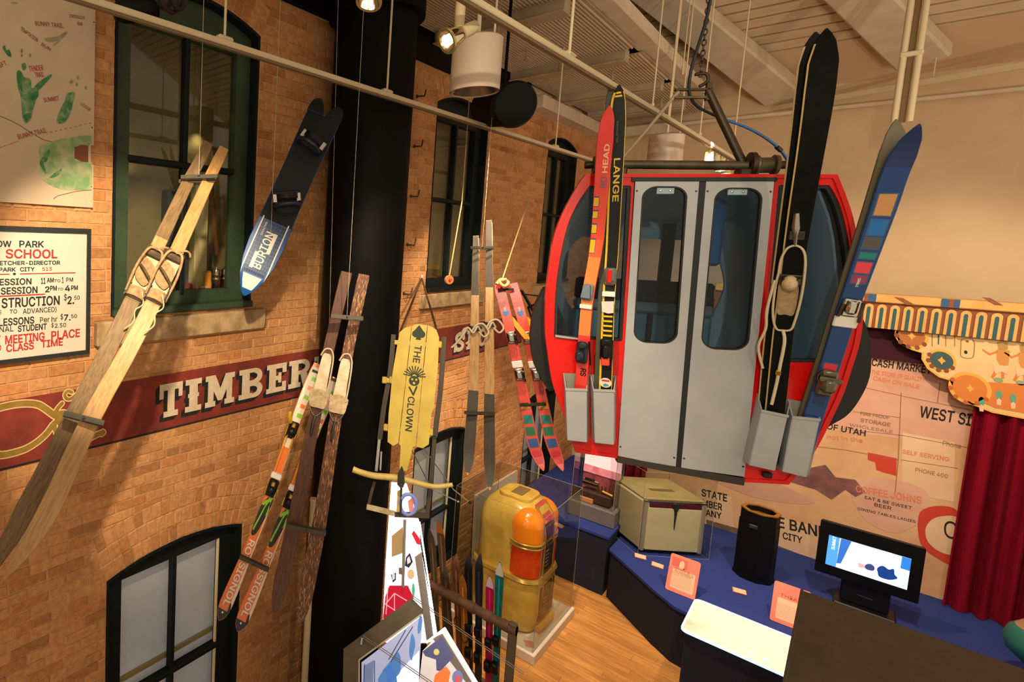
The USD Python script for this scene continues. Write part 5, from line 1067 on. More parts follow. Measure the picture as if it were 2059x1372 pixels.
run([(256, 762), (236, 965)], .020, .012, m_steel, -.05, 'steel_runner'); run([(226, 1030), (206, 1100), (188, 1180)], .020, .012, m_sd, -.05, 'steel_runner'); run([(268, 840), (262, 960)], .012, .01, m_steel, -.06, 'runner_brace')
run([(606, 740), (578, 1070), (560, 1245)], .026, .012, m_sd, -.05, 'steel_runner')
run([(176, 1188), (356, 1232)], .036, .02, mat('front_bar_cream', (210, 194, 150), .55, c2=(170, 150, 110), nscale=20), -.05, 'front_bar'); run([(352, 1237), (572, 1245)], .034, .02, m_sd, -.05, 'front_bar')
q = S2([(96, 945), (150, 965), (230, 985), (370, 998), (470, 1022), (600, 1052), (716, 1040)]); q = spline(q, 6)
t.part('steering_bar', tube(np.column_stack([q, np.full(len(q), .030)]), np.interp(np.linspace(0, 1, len(q)), [0, .1, .5, .9, 1], [.024, .022, .024, .017, .014]), 10), m_syl, smooth=60)
t.part('pivot_plate', ext(sg.Polygon(S2([(400, 920), (416, 960), (418, 1030), (395, 1060), (372, 1035), (376, 965)])), .016, z0=.05), m_sbk)
t.part('pivot_bolt', mv(lathe([(0, 0), (.018, 0), (.014, .014), (0, .016)], 12), trimesh.transformations.translation_matrix([*S2([(396, 1040)])[0], .062])), m_dsteel, smooth=40)
run([(388, 1055), (380, 1215)], .032, .016, m_syl, -.02, 'front_strut'); run([(396, 1050), (392, 1230)], .012, .012, m_sbk, -.0, 'front_strut')
for x, y in ((290, 388), (335, 388), (300, 686), (634, 165), (578, 715)):
    a = S2([(x, y)])[0]; t.part('bracket_block', bbox([a[0] - .018, a[1] - .025, -.05], [a[0] + .018, a[1] + .025, -.0], .006), m_sy)
def stext(s, a, b, h):
    A, B = S2([a, b]); d = np.array([*(B - A), 0]); M = frame([*A, .0165], d, [-d[1], d[0], 0]); 
    t.part('lettering', text(s, h, M, width=np.linalg.norm(d), bold=True, depth=.0008), m_sp)
stext('THE', (482, 170), (468, 278), .046); stext('CLOWN', (440, 490), (420, 705), .044)
a = S2([(505, 95)])[0]; t.part('spade_print', ext(unary_union([sg.Point(a[0] - .02, a[1] - .008).buffer(.026), sg.Point(a[0] + .02, a[1] - .008).buffer(.026), sg.Polygon([(a[0] - .043, a[1]), (a[0] + .043, a[1]), (a[0], a[1] + .06)]), sg.Polygon([(a[0], a[1]), (a[0] - .02, a[1] - .05), (a[0] + .02, a[1] - .05)])]), .0008, z0=.0162), m_sp)
a = S2([(478, 368)])[0]; fan = [sg.LineString([(a[0] + .02 * math.cos(q), a[1] + .02 * math.sin(q)), (a[0] + .075 * math.cos(q), a[1] + .075 * math.sin(q))]).buffer(.004) for q in np.linspace(.1, 3.0, 11)]
face = sg.Point(a[0], a[1] - .03).buffer(.036).difference(unary_union([sg.Point(a[0] - .014, a[1] - .02).buffer(.008), sg.Point(a[0] + .014, a[1] - .02).buffer(.008), sg.Point(a[0], a[1] - .046).buffer(.009)]))
t.part('face_print', ext(unary_union(fan + [face, sg.LineString([(a[0] - .03, a[1] - .08), (a[0], a[1] - .13), (a[0] + .02, a[1] - .07)]).buffer(.006)]), .0008, z0=.0162), m_sp)
hook = W(848, 562); hl = (sp.I @ np.append(hook, 1))[:3]
for e in ((386, 92), (630, 118)): b = S2([e])[0]; t.part('hanging_strap', rod(hl + [0, 0, .06], [*b, .0], .008, 8), m_dleather)
t.part('hook', tube(spline([hl + [0, 0, -.02], hl + [0, 0, .06], hl + [0, .03, .075]], 5), .008, 7), m_pwhite)
# ------------------------------------------------------------------ stage platform
m_carpet = mat('stage_carpet', (36, 58, 138), .95, c2=(30, 48, 118), nscale=60, bump=.3, bscale=300); m_fascia = mat('stage_fascia', (22, 24, 48), .9, c2=(16, 18, 38), nscale=30)
SH = .60
sp_ = sg.Polygon([(-1.69, 7.63), (-1.14, 7.09), (-.944, 6.93), (-.744, 6.90), (2.7, 6.90), (2.7, E - .01), (-1.69, E - .01)])
st = Thing('stage_platform', 'low dark blue carpeted stage platform with angled front at the end wall', 'stage', at=[0, 8.5, 0])
st.part('carpet_top', ext(sp_, .03, z0=SH - .03), m_carpet, w=True); st.part('fascia', ext(sp_.buffer(-.015), SH - .03), m_fascia, w=True)
sp2 = sg.Polygon([(-P + .02, 7.6), (-1.70, 7.60), (-1.70, E - .01), (-P + .02, E - .01)])
st2 = Thing('stage_block', 'higher blue carpeted block at the left end of the stage', 'stage', at=[-2.3, 8.5, 0])
st2.part('carpet_top', ext(sp2, .03, z0=.72), m_carpet, w=True); st2.part('fascia', ext(sp2.buffer(-.015), .72), m_fascia, w=True)
# mural
MY = 9.42
def mx(px, py): q = ony(px, py, MY); return np.array([q[0], q[2]])
m_mural = mat('mural_ground', (230, 186, 138), .8, c2=(210, 160, 114), nscale=1.6, bump=.08)
mu = Thing('painted_backdrop', 'cream painted backdrop with old town advertisements behind the stage', 'backdrop', at=[-.4, MY, SH])
mu.part('canvas', box([-1.75, MY, SH], [.93, MY + .03, 3.2]), m_mural, w=True)
MF = lambda z=0.0: frame([0, MY - .002 - z, 0], [1, 0, 0], [0, 0, 1])
def mpoly(pts, m, nm, z=.0, sm=False, d=.001):
    q = [mx(*p_) for p_ in pts]; q = spline(q, 5, True) if sm else q; mu.part(nm, ext(sg.Polygon(q).buffer(0), d, MF(z - .001)), m, w=True)
def mline(pts, w, m, nm='painted_line', z=.001): mu.part(nm, ext(sg.LineString([mx(*p_) for p_ in pts]).buffer(w), .001, MF(z)), m, w=True)
def mtxt(s, a, b, hpx, m, bold=True, z=.002):
    A, B = mx(*a), mx(*b); T2 = mx(a[0], a[1] - hpx); mu.part('lettering', text(s, T2[1] - A[1], frame([A[0], MY - .0025 - z, A[1]], [B[0] - A[0], 0, B[1] - A[1]], [0, 0, 1]), width=np.linalg.norm(B - A), bold=bold, depth=.001), m, w=True)
mk = mat('mural_black', (40, 32, 28), .8); mo = mat('mural_orange', (224, 132, 96), .8); mr = mat('mural_red', (206, 66, 44), .8); ml = mat('mural_line', (150, 112, 84), .8); mp = mat('mural_pink', (226, 178, 152), .8, c2=(214, 160, 132), nscale=3); mg = mat('mural_rock', (150, 96, 88), .8, c2=(104, 70, 72), nscale=6); mc = mat('mural_pale', (234, 200, 160), .8, c2=(226, 186, 146), nscale=2); mstone = mat('mural_stone', (136, 112, 86), .8, c2=(110, 88, 66), nscale=5)
mpoly([(1400, 985), (1470, 1000), (1480, 1100), (1430, 1075), (1400, 1060)], mc, 'paint_field'); mpoly([(1640, 690), (1960, 720), (1940, 900), (1640, 860)], mp, 'paint_field'); mpoly([(1815, 870), (1920, 890), (1918, 1010), (1812, 990)], mc, 'paint_field', z=.0005)
mpoly([(1610, 945), (1660, 935), (1680, 960), (1720, 965), (1740, 990), (1720, 1000), (1700, 985), (1672, 1005), (1640, 985), (1590, 970)], mg, 'painted_rock', z=.001, sm=False)
mpoly([(1745, 910), (1803, 922), (1802, 957), (1776, 950), (1762, 945), (1760, 930), (1745, 925)], mr, 'red_patch', z=.001)
mpoly([(1710, 970), (1780, 962), (1850, 980), (1870, 1010), (1850, 1050), (1800, 1072), (1745, 1050), (1718, 1010)], mp, 'coffee_bowl', z=.0008, sm=True)
mpoly([(1430, 960), (1510, 950), (1570, 975), (1640, 1010), (1580, 1012), (1500, 995)], mat('mural_haze', (206, 160, 132), .8), 'painted_cloud', z=.0008, sm=True)
mpoly([(1420, 1045), (1560, 1085), (1640, 1110), (1640, 1180), (1540, 1140), (1425, 1090)], mstone, 'painted_stone', z=.0003); mpoly([(1560, 1040), (1645, 1060), (1642, 1128), (1558, 1095)], mc, 'paint_field', z=.001)
mpoly([(1850, 1030), (1900, 1018), (1930, 1040), (1920, 1130), (1880, 1120), (1850, 1090)], mr, 'red_ring', z=.001, sm=True); mpoly([(1862, 1060), (1885, 1040), (1930, 1045), (1925, 1110), (1895, 1112), (1866, 1090)], mc, 'ring_inside', z=.0016, sm=True); mpoly([(1810, 1200), (1905, 1215), (1900, 1250), (1800, 1222)], mr, 'red_patch', z=.001)
for l in ([(1740, 780), (1830, 800), (1955, 825)], [(1715, 828), (1810, 840)], [(1690, 862), (1815, 876)], [(1640, 898), (1700, 905), (1806, 925)], [(1812, 790), (1806, 925), (1800, 990)], [(1815, 876), (1945, 900)], [(1812, 925), (1925, 942)], [(1890, 770), (1885, 810)]): mline(l, .003, ml)
mtxt('CASH MARKET', (1752, 735), (1872, 752), 14, mk); mtxt('WEST SIDE', (1848, 838), (1985, 862), 22, mk); mtxt('OF UTAH', (1662, 862), (1740, 877), 11, mk); mtxt('STORAGE', (1730, 848), (1790, 858), 7, ml); mtxt('FIRE PROOF', (1730, 834), (1788, 843), 6, ml); mtxt('WHOLESALE', (1708, 857), (1795, 872), 6, ml, False)
mtxt('COFFEE JOHNS', (1721, 989), (1853, 1013), 13, mo); mtxt('EAT & BE SWEET', (1739, 1003), (1833, 1025), 6, mk, False); mtxt('BEER', (1758, 1018), (1792, 1026), 7, mk, False); mtxt('DINING TABLES LADIES', (1725, 1025), (1841, 1052), 5, mk, False)
mtxt('STATE', (1411, 997), (1462, 1009), 14, mk); mtxt('LUMBER', (1394, 1013), (1452, 1027), 13, mk); mtxt('COMPANY', (1376, 1026), (1451, 1044), 12, mk)
mtxt('THE BANK', (1527, 1051), (1664, 1083), 20, mk); mtxt('CITY', (1574, 1083), (1613, 1093), 13, mk); mtxt('Phone', (1895, 895), (1932, 902), 9, ml, False); mtxt('SELF SERVING', (1815, 912), (1908, 928), 8, mo); mtxt('THE STORE OF QUALITY', (1752, 752), (1860, 768), 8, mo); mtxt('CASH ON SALE', (1755, 764), (1848, 782), 8, mo); mtxt('PHONE 400', (1840, 948), (1905, 962), 8, ml, False); mtxt('not in the', (1664, 882), (1735, 890), 8, mo, False)
mtxt('O', (1898, 1080), (1926, 1086), 34, mk, False)
# curtains
m_cur = mat('curtain_crimson', (136, 6, 34), .9, c2=(116, 5, 28), nscale=4, stretch=(1, 1, .2), spec=.15)
def curtain(label, x0, x1, y, z0, z1, folds):
    n = folds * 10; xs = np.linspace(x0, x1, n); ys = y + .055 * np.sin(np.linspace(0, folds * 2 * math.pi, n)) + .02 * np.sin(np.linspace(0, folds * 3.3 * math.pi, n))
    l = sg.LineString(np.column_stack([xs, ys])).buffer(.006, cap_style=2)
    c = Thing('stage_curtain', label, 'curtain', at=[(x0 + x1) / 2, y, z0]); c.part('drape', ext(l, z1 - z0, z0=z0), m_cur, smooth=40, w=True); c.part('hem', ext(l.buffer(.004), .05, z0=z0), m_cur, smooth=40, w=True)
curtain('crimson stage curtain hanging in folds right of the painted backdrop', .86, 2.6, 9.28, SH + .005, 3.6, 13)
curtain('narrow crimson curtain at the left end of the stage', -2.1, -1.72, 9.3, .757, 3.6, 4)
st_ = Thing('curtain_pelmet', 'dark wine coloured cloth strip hung above the backdrop behind the cornice', 'curtain', at=[.2, 9.36, 3.0]); st_.part('cloth', bbox([-1.75, 9.35, 3.09], [.95, 9.37, 3.6], .004), mat('pelmet_wine', (58, 8, 28), .9), w=True)
for i, x in enumerate((.2, .8)): pass
# proscenium cornice and scalloped panel
CY = 9.14
cn = Thing('stage_cornice', 'painted temple style cornice with upright leaf pattern above the stage', 'cornice', at=[.9, CY, 3.44]); m_sand = mat('cornice_sand', (222, 172, 96), .7, c2=(206, 152, 78), nscale=6); m_ochre = mat('cornice_ochre', (196, 128, 56), .7); m_brn = mat('cornice_brown', (132, 72, 34), .7); m_tl = mat('cornice_teal', (36, 84, 88), .7); m_bl = mat('cornice_blue', (40, 84, 128), .7)
zq = lambda px, py: ony(px, py, CY)
z0, z1, z2 = zq(1780, 662)[2], zq(1780, 609)[2], zq(1780, 592)[2]
cn.part('core', bbox([-1.2, CY, z0], [2.8, CY + .12, z1], .005), m_brn, w=True); cn.part('top_rail', bbox([-1.2, CY - .05, z1], [2.8, CY + .14, z2], .01), m_sand, w=True)
x = zq(1740, 630)[0] - .75; stp = zq(1830, 640)[0] - zq(1803, 636)[0]
while x < 2.7:
    lf = sg.box(x + .012, z0 + .004, x + stp - .012, z1 - .06).union(sa.scale(sg.Point(x + stp / 2, z1 - .06).buffer(stp / 2 - .012), 1, 1.2))
    L_ = cn.part('leaf', ext(lf, .018, frame([0, CY, 0], [1, 0, 0], [0, 0, 1])), m_sand, w=True)
    cn.part('leaf_centre', ext(sg.box(x + stp * .36, z0 + .004, x + stp * .64, z1 - .075).union(sa.scale(sg.Point(x + stp / 2, z1 - .075).buffer(stp * .14), 1, 1.8)), .004, frame([0, CY - .018, 0], [1, 0, 0], [0, 0, 1])), m_tl, w=True, under=L_); x += stp
for px0, px1, c_ in ((1737, 1745, m_brn), (1745, 1761, m_bl), (1892, 1908, m_bl), (1908, 1918, m_brn), (1918, 1930, m_bl)):
    a, b = zq(px0, 605), zq(px1, 605); cn.part('colour_block', bbox([a[0], CY - .056, z1 + .002], [b[0], CY - .05, z2 - .002], .001), c_, w=True)
for px in (1797, 1972):
    pts = [zq(px, 597), zq(px + 18, 599), zq(px + 44, 614), zq(px + 26, 613)]; cn.part('slanted_bar', ext(sg.Polygon([(p_[0], p_[2]) for p_ in pts]).buffer(0), .003, frame([0, CY - .05, 0], [1, 0, 0], [0, 0, 1])), m_brn, w=True)
SY = 9.20
pf = Thing('scalloped_panel', 'cream stage panel with painted rosettes, figures and a stepped scalloped edge', 'stage panel', at=[.9, SY, 2.8]); o2 = (1720, 570); k2 = 4.732
def sq2(pts): return [(lambda q: (q[0], q[2]))(ony(o2[0] + x / k2, o2[1] + y / k2, SY)) for x, y in pts]
PF = lambda z=0.0: frame([0, SY - z, 0], [1, 0, 0], [0, 0, 1])
def spoly(pts, m, nm, z, sm=True, d=.004): pf.part(nm, ext(sg.Polygon(spline(sq2(pts), 6, True) if sm else sq2(pts)).buffer(0), d, PF(z)), m, w=True)
def ell(x, y, a, b, sl=.16): return [(x + a * math.cos(q), y + b * math.sin(q) + sl * a * math.cos(q)) for q in np.linspace(0, 2 * math.pi, 18, endpoint=False)]
outl = [(388, 480), (420, 420), (500, 392), (640, 402), (1000, 440), (1604, 500), (2300, 580), (2300, 1500), (1604, 1285), (1300, 1225), (1090, 1140), (960, 1030), (905, 920), (800, 890), (690, 810), (636, 720), (640, 660), (540, 630), (430, 570)]
pol = sg.Polygon(sq2(outl)).buffer(.012).buffer(-.006)
pf.part('panel', ext(pol, .03, PF(-.03)), mat('panel_cream', (230, 196, 140), .7, c2=(220, 182, 124), nscale=3), w=True)
pf.part('scallop_edge', ext(pol.difference(pol.buffer(-.016)).intersection(sg.box(-9, -9, 9, sq2([(500, 400)])[0][1])), .006, PF(0)), mat('panel_gold', (232, 172, 70), .6), w=True)
m_ror = mat('panel_orange', (214, 124, 50), .7); m_gold2 = mat('rosette_gold', (236, 170, 64), .6)
spoly([(1270, 940), (1604, 960), (2300, 1060), (2300, 1440), (1604, 1235), (1330, 1185), (1180, 1120)], m_ror, 'orange_border', .001, False)
for x, y, a, b, m in ((535, 500, 130, 98, mat('rosette_brown', (176, 104, 46), .7)), (820, 735, 112, 84, mat('rosette_slate', (56, 84, 88), .7)), (1090, 1000, 165, 125, m_ror)):
    spoly(ell(x, y, a * 1.25, b * 1.22), m_gold2, 'rosette_ring', .002); spoly(ell(x, y, a, b), m, 'rosette', .004)
    spoly([(x - 40, y - 8), (x - 14, y - 20), (x, y - 42), (x + 14, y - 16), (x + 40, y + 6), (x + 14, y + 18), (x, y + 40), (x - 14, y + 14)], m_gold2, 'rosette_flower', .007, False)
    for q in np.linspace(.6, 3.6, 6): spoly(ell(x + a * 1.12 * math.cos(q), y + b * 1.12 * math.sin(q) + .16 * a * math.cos(q), 24, 20), m_brn if m is not m_ror else mat('panel_rust', (190, 96, 40), .7), 'rosette_petal', .006)
for x in (730, 860, 945): spoly([(x - 3, 470), (x + 3, 470), (x + 3, 600), (x - 3, 600)], m_brn, 'hanging_line', .001, False)
spoly([(785, 490), (800, 490), (795, 580), (785, 580)], m_tl, 'teal_mark', .001, False)
cart = sg.Polygon(spline(sq2([(1005, 540), (1060, 520), (1130, 545), (1135, 640), (1120, 705), (1060, 715), (1000, 690), (1000, 600)]), 6, True)); pf.part('cartouche', ext(cart.difference(cart.buffer(-.006)), .003, PF(.001)), mat('panel_line', (150, 120, 80), .7), w=True); spoly(ell(1050, 655, 16, 16), mk, 'cartouche_dot', .001); spoly(ell(1065, 552, 14, 10), m_brn, 'cartouche_dot', .001)
for dx in (0, 210, 420):     # painted figures in profile, walking left
    T_ = lambda pts: [(x + dx, y + dx * .13) for x, y in pts]
    spoly(T_([(1350, 560), (1400, 545), (1450, 565), (1450, 625), (1415, 635), (1360, 628)]), mat('figure_olive', (176, 140, 64), .7), 'painted_head', .002, False); spoly(T_([(1345, 630), (1470, 640), (1455, 775), (1380, 790), (1345, 720)]), mat('figure_tan', (206, 140, 64), .7), 'painted_torso', .001, False)
    spoly(T_([(1310, 770), (1460, 790), (1440, 870), (1400, 840), (1330, 860)]), mc, 'painted_kilt', .0015, False); spoly(T_([(1330, 820), (1365, 830), (1310, 905), (1290, 890)]), m_ror, 'painted_leg', .001, False); spoly(T_([(1385, 820), (1420, 830), (1415, 905), (1390, 905)]), m_ror, 'painted_leg', .001, False); spoly(T_([(1210, 625), (1280, 665), (1350, 640), (1345, 660), (1275, 685), (1205, 635)]), m_ror, 'painted_arm', .001, False); spoly(T_(ell(1360, 920, 45, 22)), mat('figure_sage', (140, 160, 120), .7), 'painted_foot', .001)
for x, y in ((1200, 1120), (1365, 1060), (1500, 1095), (1640, 1130)): spoly(ell(x, y, 30, 40), mat('lotus_teal', (90, 160, 140), .7), 'lotus_bud', .004); spoly([(x - 24, y + 50), (x, y + 30), (x + 24, y + 54), (x + 18, y + 100), (x - 20, y + 95)], mc, 'lotus_base', .005, False)
# ------------------------------------------------------------------ things on the stage
TR = trimesh.transformations
def T3(*v): return TR.translation_matrix(v)
m_cwhite = mat('cooler_cream', (214, 200, 158), .35, c2=(204, 190, 146), nscale=3, coat=.3); m_clear = pane('clear_acrylic', (249, 250, 248), base=.008, gl=.6); m_mar = mat('maroon_band', (84, 22, 34), .4); m_case = mat('edge_line', (150, 146, 138), .3)
def acrylic(t, a, b, M=np.eye(4), r=.002, top=True, bottom_open=True):
    """a clear acrylic cover: four walls and a lid, with bright polished edges"""
    a, b = np.array(a, float), np.array(b, float); e = .005
    for lo, hi in (([a[0], a[1], a[2]], [b[0], a[1] + e, b[2]]), ([a[0], b[1] - e, a[2]], [b[0], b[1], b[2]]), ([a[0], a[1], a[2]], [a[0] + e, b[1], b[2]]), ([b[0] - e, a[1], a[2]], [b[0], b[1], b[2]]), ([a[0], a[1], b[2] - e], [b[0], b[1], b[2]])):
        t.part('acrylic_side', mv(box(lo, hi), M), m_clear, w=True)
    P8 = [np.array([x, y, z]) for x in (a[0], b[0]) for y in (a[1], b[1]) for z in (a[2], b[2])]
    ed = [rod(p_, q_, r, 5) for i, p_ in enumerate(P8) for q_ in P8[i + 1:] if np.sum(np.abs(p_ - q_) > 1e-9) == 1]
    t.part('polished_edge', mv(tm(ed), M), m_case, w=True)
CBL, CBR = np.array([-1.44, 7.83, SH]), np.array([-.95, 8.34, SH]); cx_ = CBR - CBL; CW = np.linalg.norm(cx_); CM2 = frame(CBL, cx_, [-cx_[1], cx_[0], 0]); ch_ = .66
t = Thing('soda_cooler', 'cream vintage soda cooler chest with maroon band and chrome spike on the stage', 'cooler', m=CM2)
t.part('body', bbox([0, 0, .03], [CW, .62, ch_], .03), m_cwhite); t.part('plinth', bbox([.03, .03, 0], [CW - .03, .59, .04], .006), m_pblack)
t.part('front_panel', bbox([.055, -.012, .05], [CW - .055, .01, ch_ - .085], .008), m_cwhite)
for x0, x1 in ((.06, CW / 2 - .02), (CW / 2 + .02, CW - .06)): t.part('maroon_band', bbox([x0, -.014, ch_ - .08], [x1, .01, ch_ - .025], .004), m_mar)
for x in (.0, CW - .05): t.part('corner_strip', bbox([x, -.010, .03], [x + .05, .03, ch_ - .0], .012), mat('corner_grey', (168, 158, 140), .4, metal=.3))
t.part('chrome_spike', ext([(CW / 2 - .05, ch_ - .03), (CW / 2 + .05, ch_ - .03), (CW / 2 + .012, ch_ - .12), (CW / 2, ch_ - .34), (CW / 2 - .012, ch_ - .12)], .012, frame([0, -.012, 0], [1, 0, 0], [0, 0, 1])), m_dsteel)
t.part('lid', bbox([.01, .01, ch_ - .01], [CW - .01, .61, ch_ + .025], .02), mat('lid_olive', (176, 164, 116), .4, c2=(160, 146, 98), nscale=4)); t.part('lid_emblem', bbox([CW / 2 - .14, .20, ch_ + .024], [CW / 2 + .14, .27, ch_ + .028], .002), mat('emblem_brown', (112, 96, 62), .6))
t.part('chrome_trim', bbox([.0, -.012, ch_ - .022], [CW, .012, ch_ - .004], .004), m_chrome)
cvr = Thing('cooler_cover', 'clear acrylic cover standing over the cream soda cooler', 'acrylic cover', m=CM2); acrylic(cvr, [-.05, -.05, .0], [CW + .05, .67, 1.02], CM2)
# hexagonal bin
bc_ = np.array([-.50, 8.32]); t = Thing('waste_bin', 'black octagonal bin with a gold tray top on the stage', 'bin', at=[*bc_, SH])
oc = sg.Polygon([(.165 * math.cos(q), .165 * math.sin(q)) for q in np.linspace(.2, .2 + 2 * math.pi, 8, endpoint=False)])
MBN = T3(*bc_, SH); t.part('shell', mv(tm([ext(oc, .60, z0=.04), ext(oc.buffer(.008), .04), ext(oc.buffer(-.006).difference(oc.buffer(-.03)), .72, z0=.05)]), MBN), m_gb, w=True)
t.part('gold_rim', mv(ext(oc.difference(oc.buffer(-.035)), .012, z0=.765), MBN), mat('bin_gold', (190, 146, 66), .3, metal=.8), w=True); t.part('gold_tray', mv(ext(oc.buffer(-.03), .01, z0=.70), MBN), mat('tray_gold', (168, 128, 62), .4, metal=.6), w=True)
t.part('slot_plate', mv(bbox([-.05, -.175, .60], [.02, -.163, .64], .003), MBN @ TR.rotation_matrix(-.1, [0, 0, 1])), m_dsteel, w=True)
# placards and labels
m_salm = mat('placard_salmon', (232, 134, 112), .6, c2=(222, 112, 96), nscale=3); m_salp = mat('placard_pale', (238, 186, 150), .6); m_plt = mat('placard_ink', (150, 84, 70), .7)
def placard(label, tl, tr, br, bl, words):
    q = [np.array(v) for v in (tl, tr, br, bl)]; M = frame((q[2] + q[3]) / 2, q[2] - q[3], (q[0] + q[1]) / 2 - (q[2] + q[3]) / 2); w = np.linalg.norm(q[2] - q[3]); h = np.linalg.norm((q[0] + q[1]) / 2 - (q[2] + q[3]) / 2)
    t = Thing('placard', label, 'sign', m=M); t.part('card', ext(rrect(-w / 2, 0, w / 2, h, .02), .008), m_salm); t.part('pale_field', ext(rrect(-w * .36, h * .10, w * .40, h * .62, .01), .0006, z0=.0082), m_salp)
    t.part('easel_leg', bar([0, h * .7, -.002], [0, .0, -.10], .03, .006, (1, 0, 0)), m_pblack)
    for s, x, y, hh, ww in words: t.part('lettering', text(s, h * hh, T3(x * w, y * h, .009), width=ww * w, depth=.0006), m_plt)
    for j in range(8): t.part('text_rule', box([-w * .34, h * (.46 - j * .042), .0088], [w * (.30 + .03 * math.sin(j * 3.)), h * (.46 - j * .042) + .004, .0094]), mat('rule_tan', (206, 150, 122), .7))
    return t, w, h
def onst(px, py, z=SH + .001): return onz(px, py, z)
b0, b1 = onst(1337, 1184), onst(1397, 1208); up_ = np.array([-.02, .17, .34])
t, w, h = placard('salmon pink card leaning in front of the cream soda cooler', b0 + up_, b1 + up_, b1, b0, [('SHARE &', -.30, .60, .05, .5), ('ROMANCE', -.28, .53, .06, .62), ('IN THE AIR ABOVE', -.34, .49, .035, .6)])
t.part('picture_block', ext(sg.box(-w * .42, h * .68, w * .08, h * .92), .0006, z0=.0083), mat('placard_rose', (206, 96, 84), .7)); t.part('picture_figure', ext(sg.Polygon(spline([(-w * .16, h * .68), (-w * .16, h * .82), (-w * .06, h * .88), (.0, h * .78), (-w * .04, h * .68)], 4, True)), .0006, z0=.009), m_salp)
b0, b1 = onst(1547, 1246), onst(1622, 1275); placard('salmon pink card half hidden by the dark cabinet corner', b0 + up_, b1 + up_, b1, b0, [('THEATER', -.30, .66, .075, .80)])
for (px, py), lab, rot in (((1287, 1122), 'small pink label lying below the left corner of the soda cooler', .3), ((1322, 1140), 'narrow pink label lying beside the leaning salmon card', .1), ((1486, 1192), 'small pale label lying in front of the black bin', .3)):
    q = onst(px, py); M = frame(q, [math.cos(rot), math.sin(rot), 0], [-math.sin(rot) * .9, math.cos(rot) * .9, .45]); t = Thing('label_block', lab, 'label', m=M)
    t.part('block', bbox([-.055, -.03, .0], [.055, .03, .03], .003), m_salm); t.part('paper_face', bbox([-.05, -.026, .0295], [.05, .026, .031], .001), m_salp)
# television
t = Thing('television', 'small black flat television showing a blue-white film on the stage', 'television', at=[.3, 8.42, SH]); TM = frame([.29, 8.40, 1.152], [1, 0, -.0], [0, .02, 1])
t.part('housing', mv(bbox([-.345, -.275, -.06], [.345, .275, -.0], .012), TM), m_pblack, w=True); t.part('bezel', mv(ext(rrect(-.345, -.275, .345, .275, .012).difference(sg.box(-.275, -.175, .268, .145)), .012), TM), m_gb, w=True)
def scr(c, e=1.6): return mat('screen_%d_%d_%d' % c, c, .3, emit=e * .5)
t.part('screen', mv(box([-.278, -.18, .001], [.272, .15, .004]), TM), scr((186, 196, 232), 1.5), w=True)
def sp2_(pts, c, e=1.5, z=.0045): t.part('screen_image', mv(ext(sg.Polygon(pts).buffer(0), .0006, z0=z), TM), scr(c, e), w=True)
sp2_([(-.275, -.175), (-.20, -.175), (-.20, .147), (-.275, .147)], (70, 140, 220)); sp2_([(-.20, -.13), (-.19, .14), (-.12, .14), (-.17, -.12)], (44, 96, 180)); sp2_([(-.165, -.14), (-.115, .14), (-.075, .14), (-.12, -.14)], (244, 248, 250), 1.8); sp2_([(-.11, -.14), (-.06, .13), (-.05, .13), (-.085, -.14)], (240, 246, 250), 1.8); sp2_([(.09, -.02), (.09, .14), (.15, .14), (.15, .0)], (242, 246, 252), 1.8); sp2_([(.21, .02), (.268, .02), (.268, .14), (.21, .14)], (40, 110, 190)); sp2_([(-.08, -.15), (.14, -.15), (.14, -.09), (-.08, -.07)], (240, 240, 246), 1.7)
sp2_([(-.06, -.06), (-.02, -.055), (.0, -.09), (-.05, -.1)], (230, 150, 160), z=.0052)
sp2_(spline([(-.01, -.06), (.02, -.03), (.05, -.05), (.045, -.09), (.0, -.095)], 4, True), (60, 70, 120), 1, z=.0058); sp2_(spline([(.07, -.05), (.10, -.01), (.14, -.03), (.17, -.01), (.18, -.06), (.20, -.09), (.15, -.13), (.09, -.13), (.075, -.09)], 4, True), (24, 60, 130), 1, z=.0058)
t.part('screen_lettering', mv(text('SUMMIT', .022, TR.rotation_matrix(math.pi / 2, [0, 0, 1]), width=.14, bold=True, depth=.0006), TM @ T3(-.225, .0, .0055)), scr((230, 240, 250), 1.6), w=True)
t.part('stand_neck', mv(bbox([-.15, -.50, -.05], [.18, -.27, -.02], .01), TM), m_pblack, w=True); t.part('stand_foot', bbox([.10, 8.32, SH], [.52, 8.56, SH + .05], .01), m_pblack, w=True); t.part('maker_badge', mv(box([-.03, -.40, -.019], [.07, -.392, -.017]), TM), m_steel, w=True)
# light table and dark cabinet
t = Thing('light_table', 'low table with a glowing white top and rounded corners before the stage', 'light table', at=[-.3, 6.55, 0]); lt = rrect(-.79, 6.19, .35, 6.88, .06)
t.part('glowing_top', ext(lt.buffer(-.014), .012, z0=.79), mat('table_glow', (248, 226, 206), .4, emit=.16, c2=(232, 176, 154), nscale=1.6, lo=.46, hi=.72), w=True); t.part('rim', ext(lt.difference(lt.buffer(-.014)), .02, z0=.785), mat('rim_glow', (210, 244, 246), .3, emit=.5), w=True); t.part('cabinet_body', ext(lt.buffer(-.03), .785), m_fascia, w=True)
for x, y in ((-.33, 6.32), (-.24, 6.30)): t.part('lamp_dot', mv(lathe([(0, 0), (.016, 0), (.012, .006), (0, .007)], 14), T3(x, y, .802)), mat('dot_glow', (255, 255, 250), .3, emit=2.5), w=True)
t = Thing('display_cabinet', 'big dark olive-grey cabinet top filling the lower right corner', 'cabinet', at=[1.2, 4.0, 0]); m_cabt = mat('cabinet_olive', (74, 66, 52), .55, c2=(62, 55, 43), nscale=7, bump=.1, bscale=150)
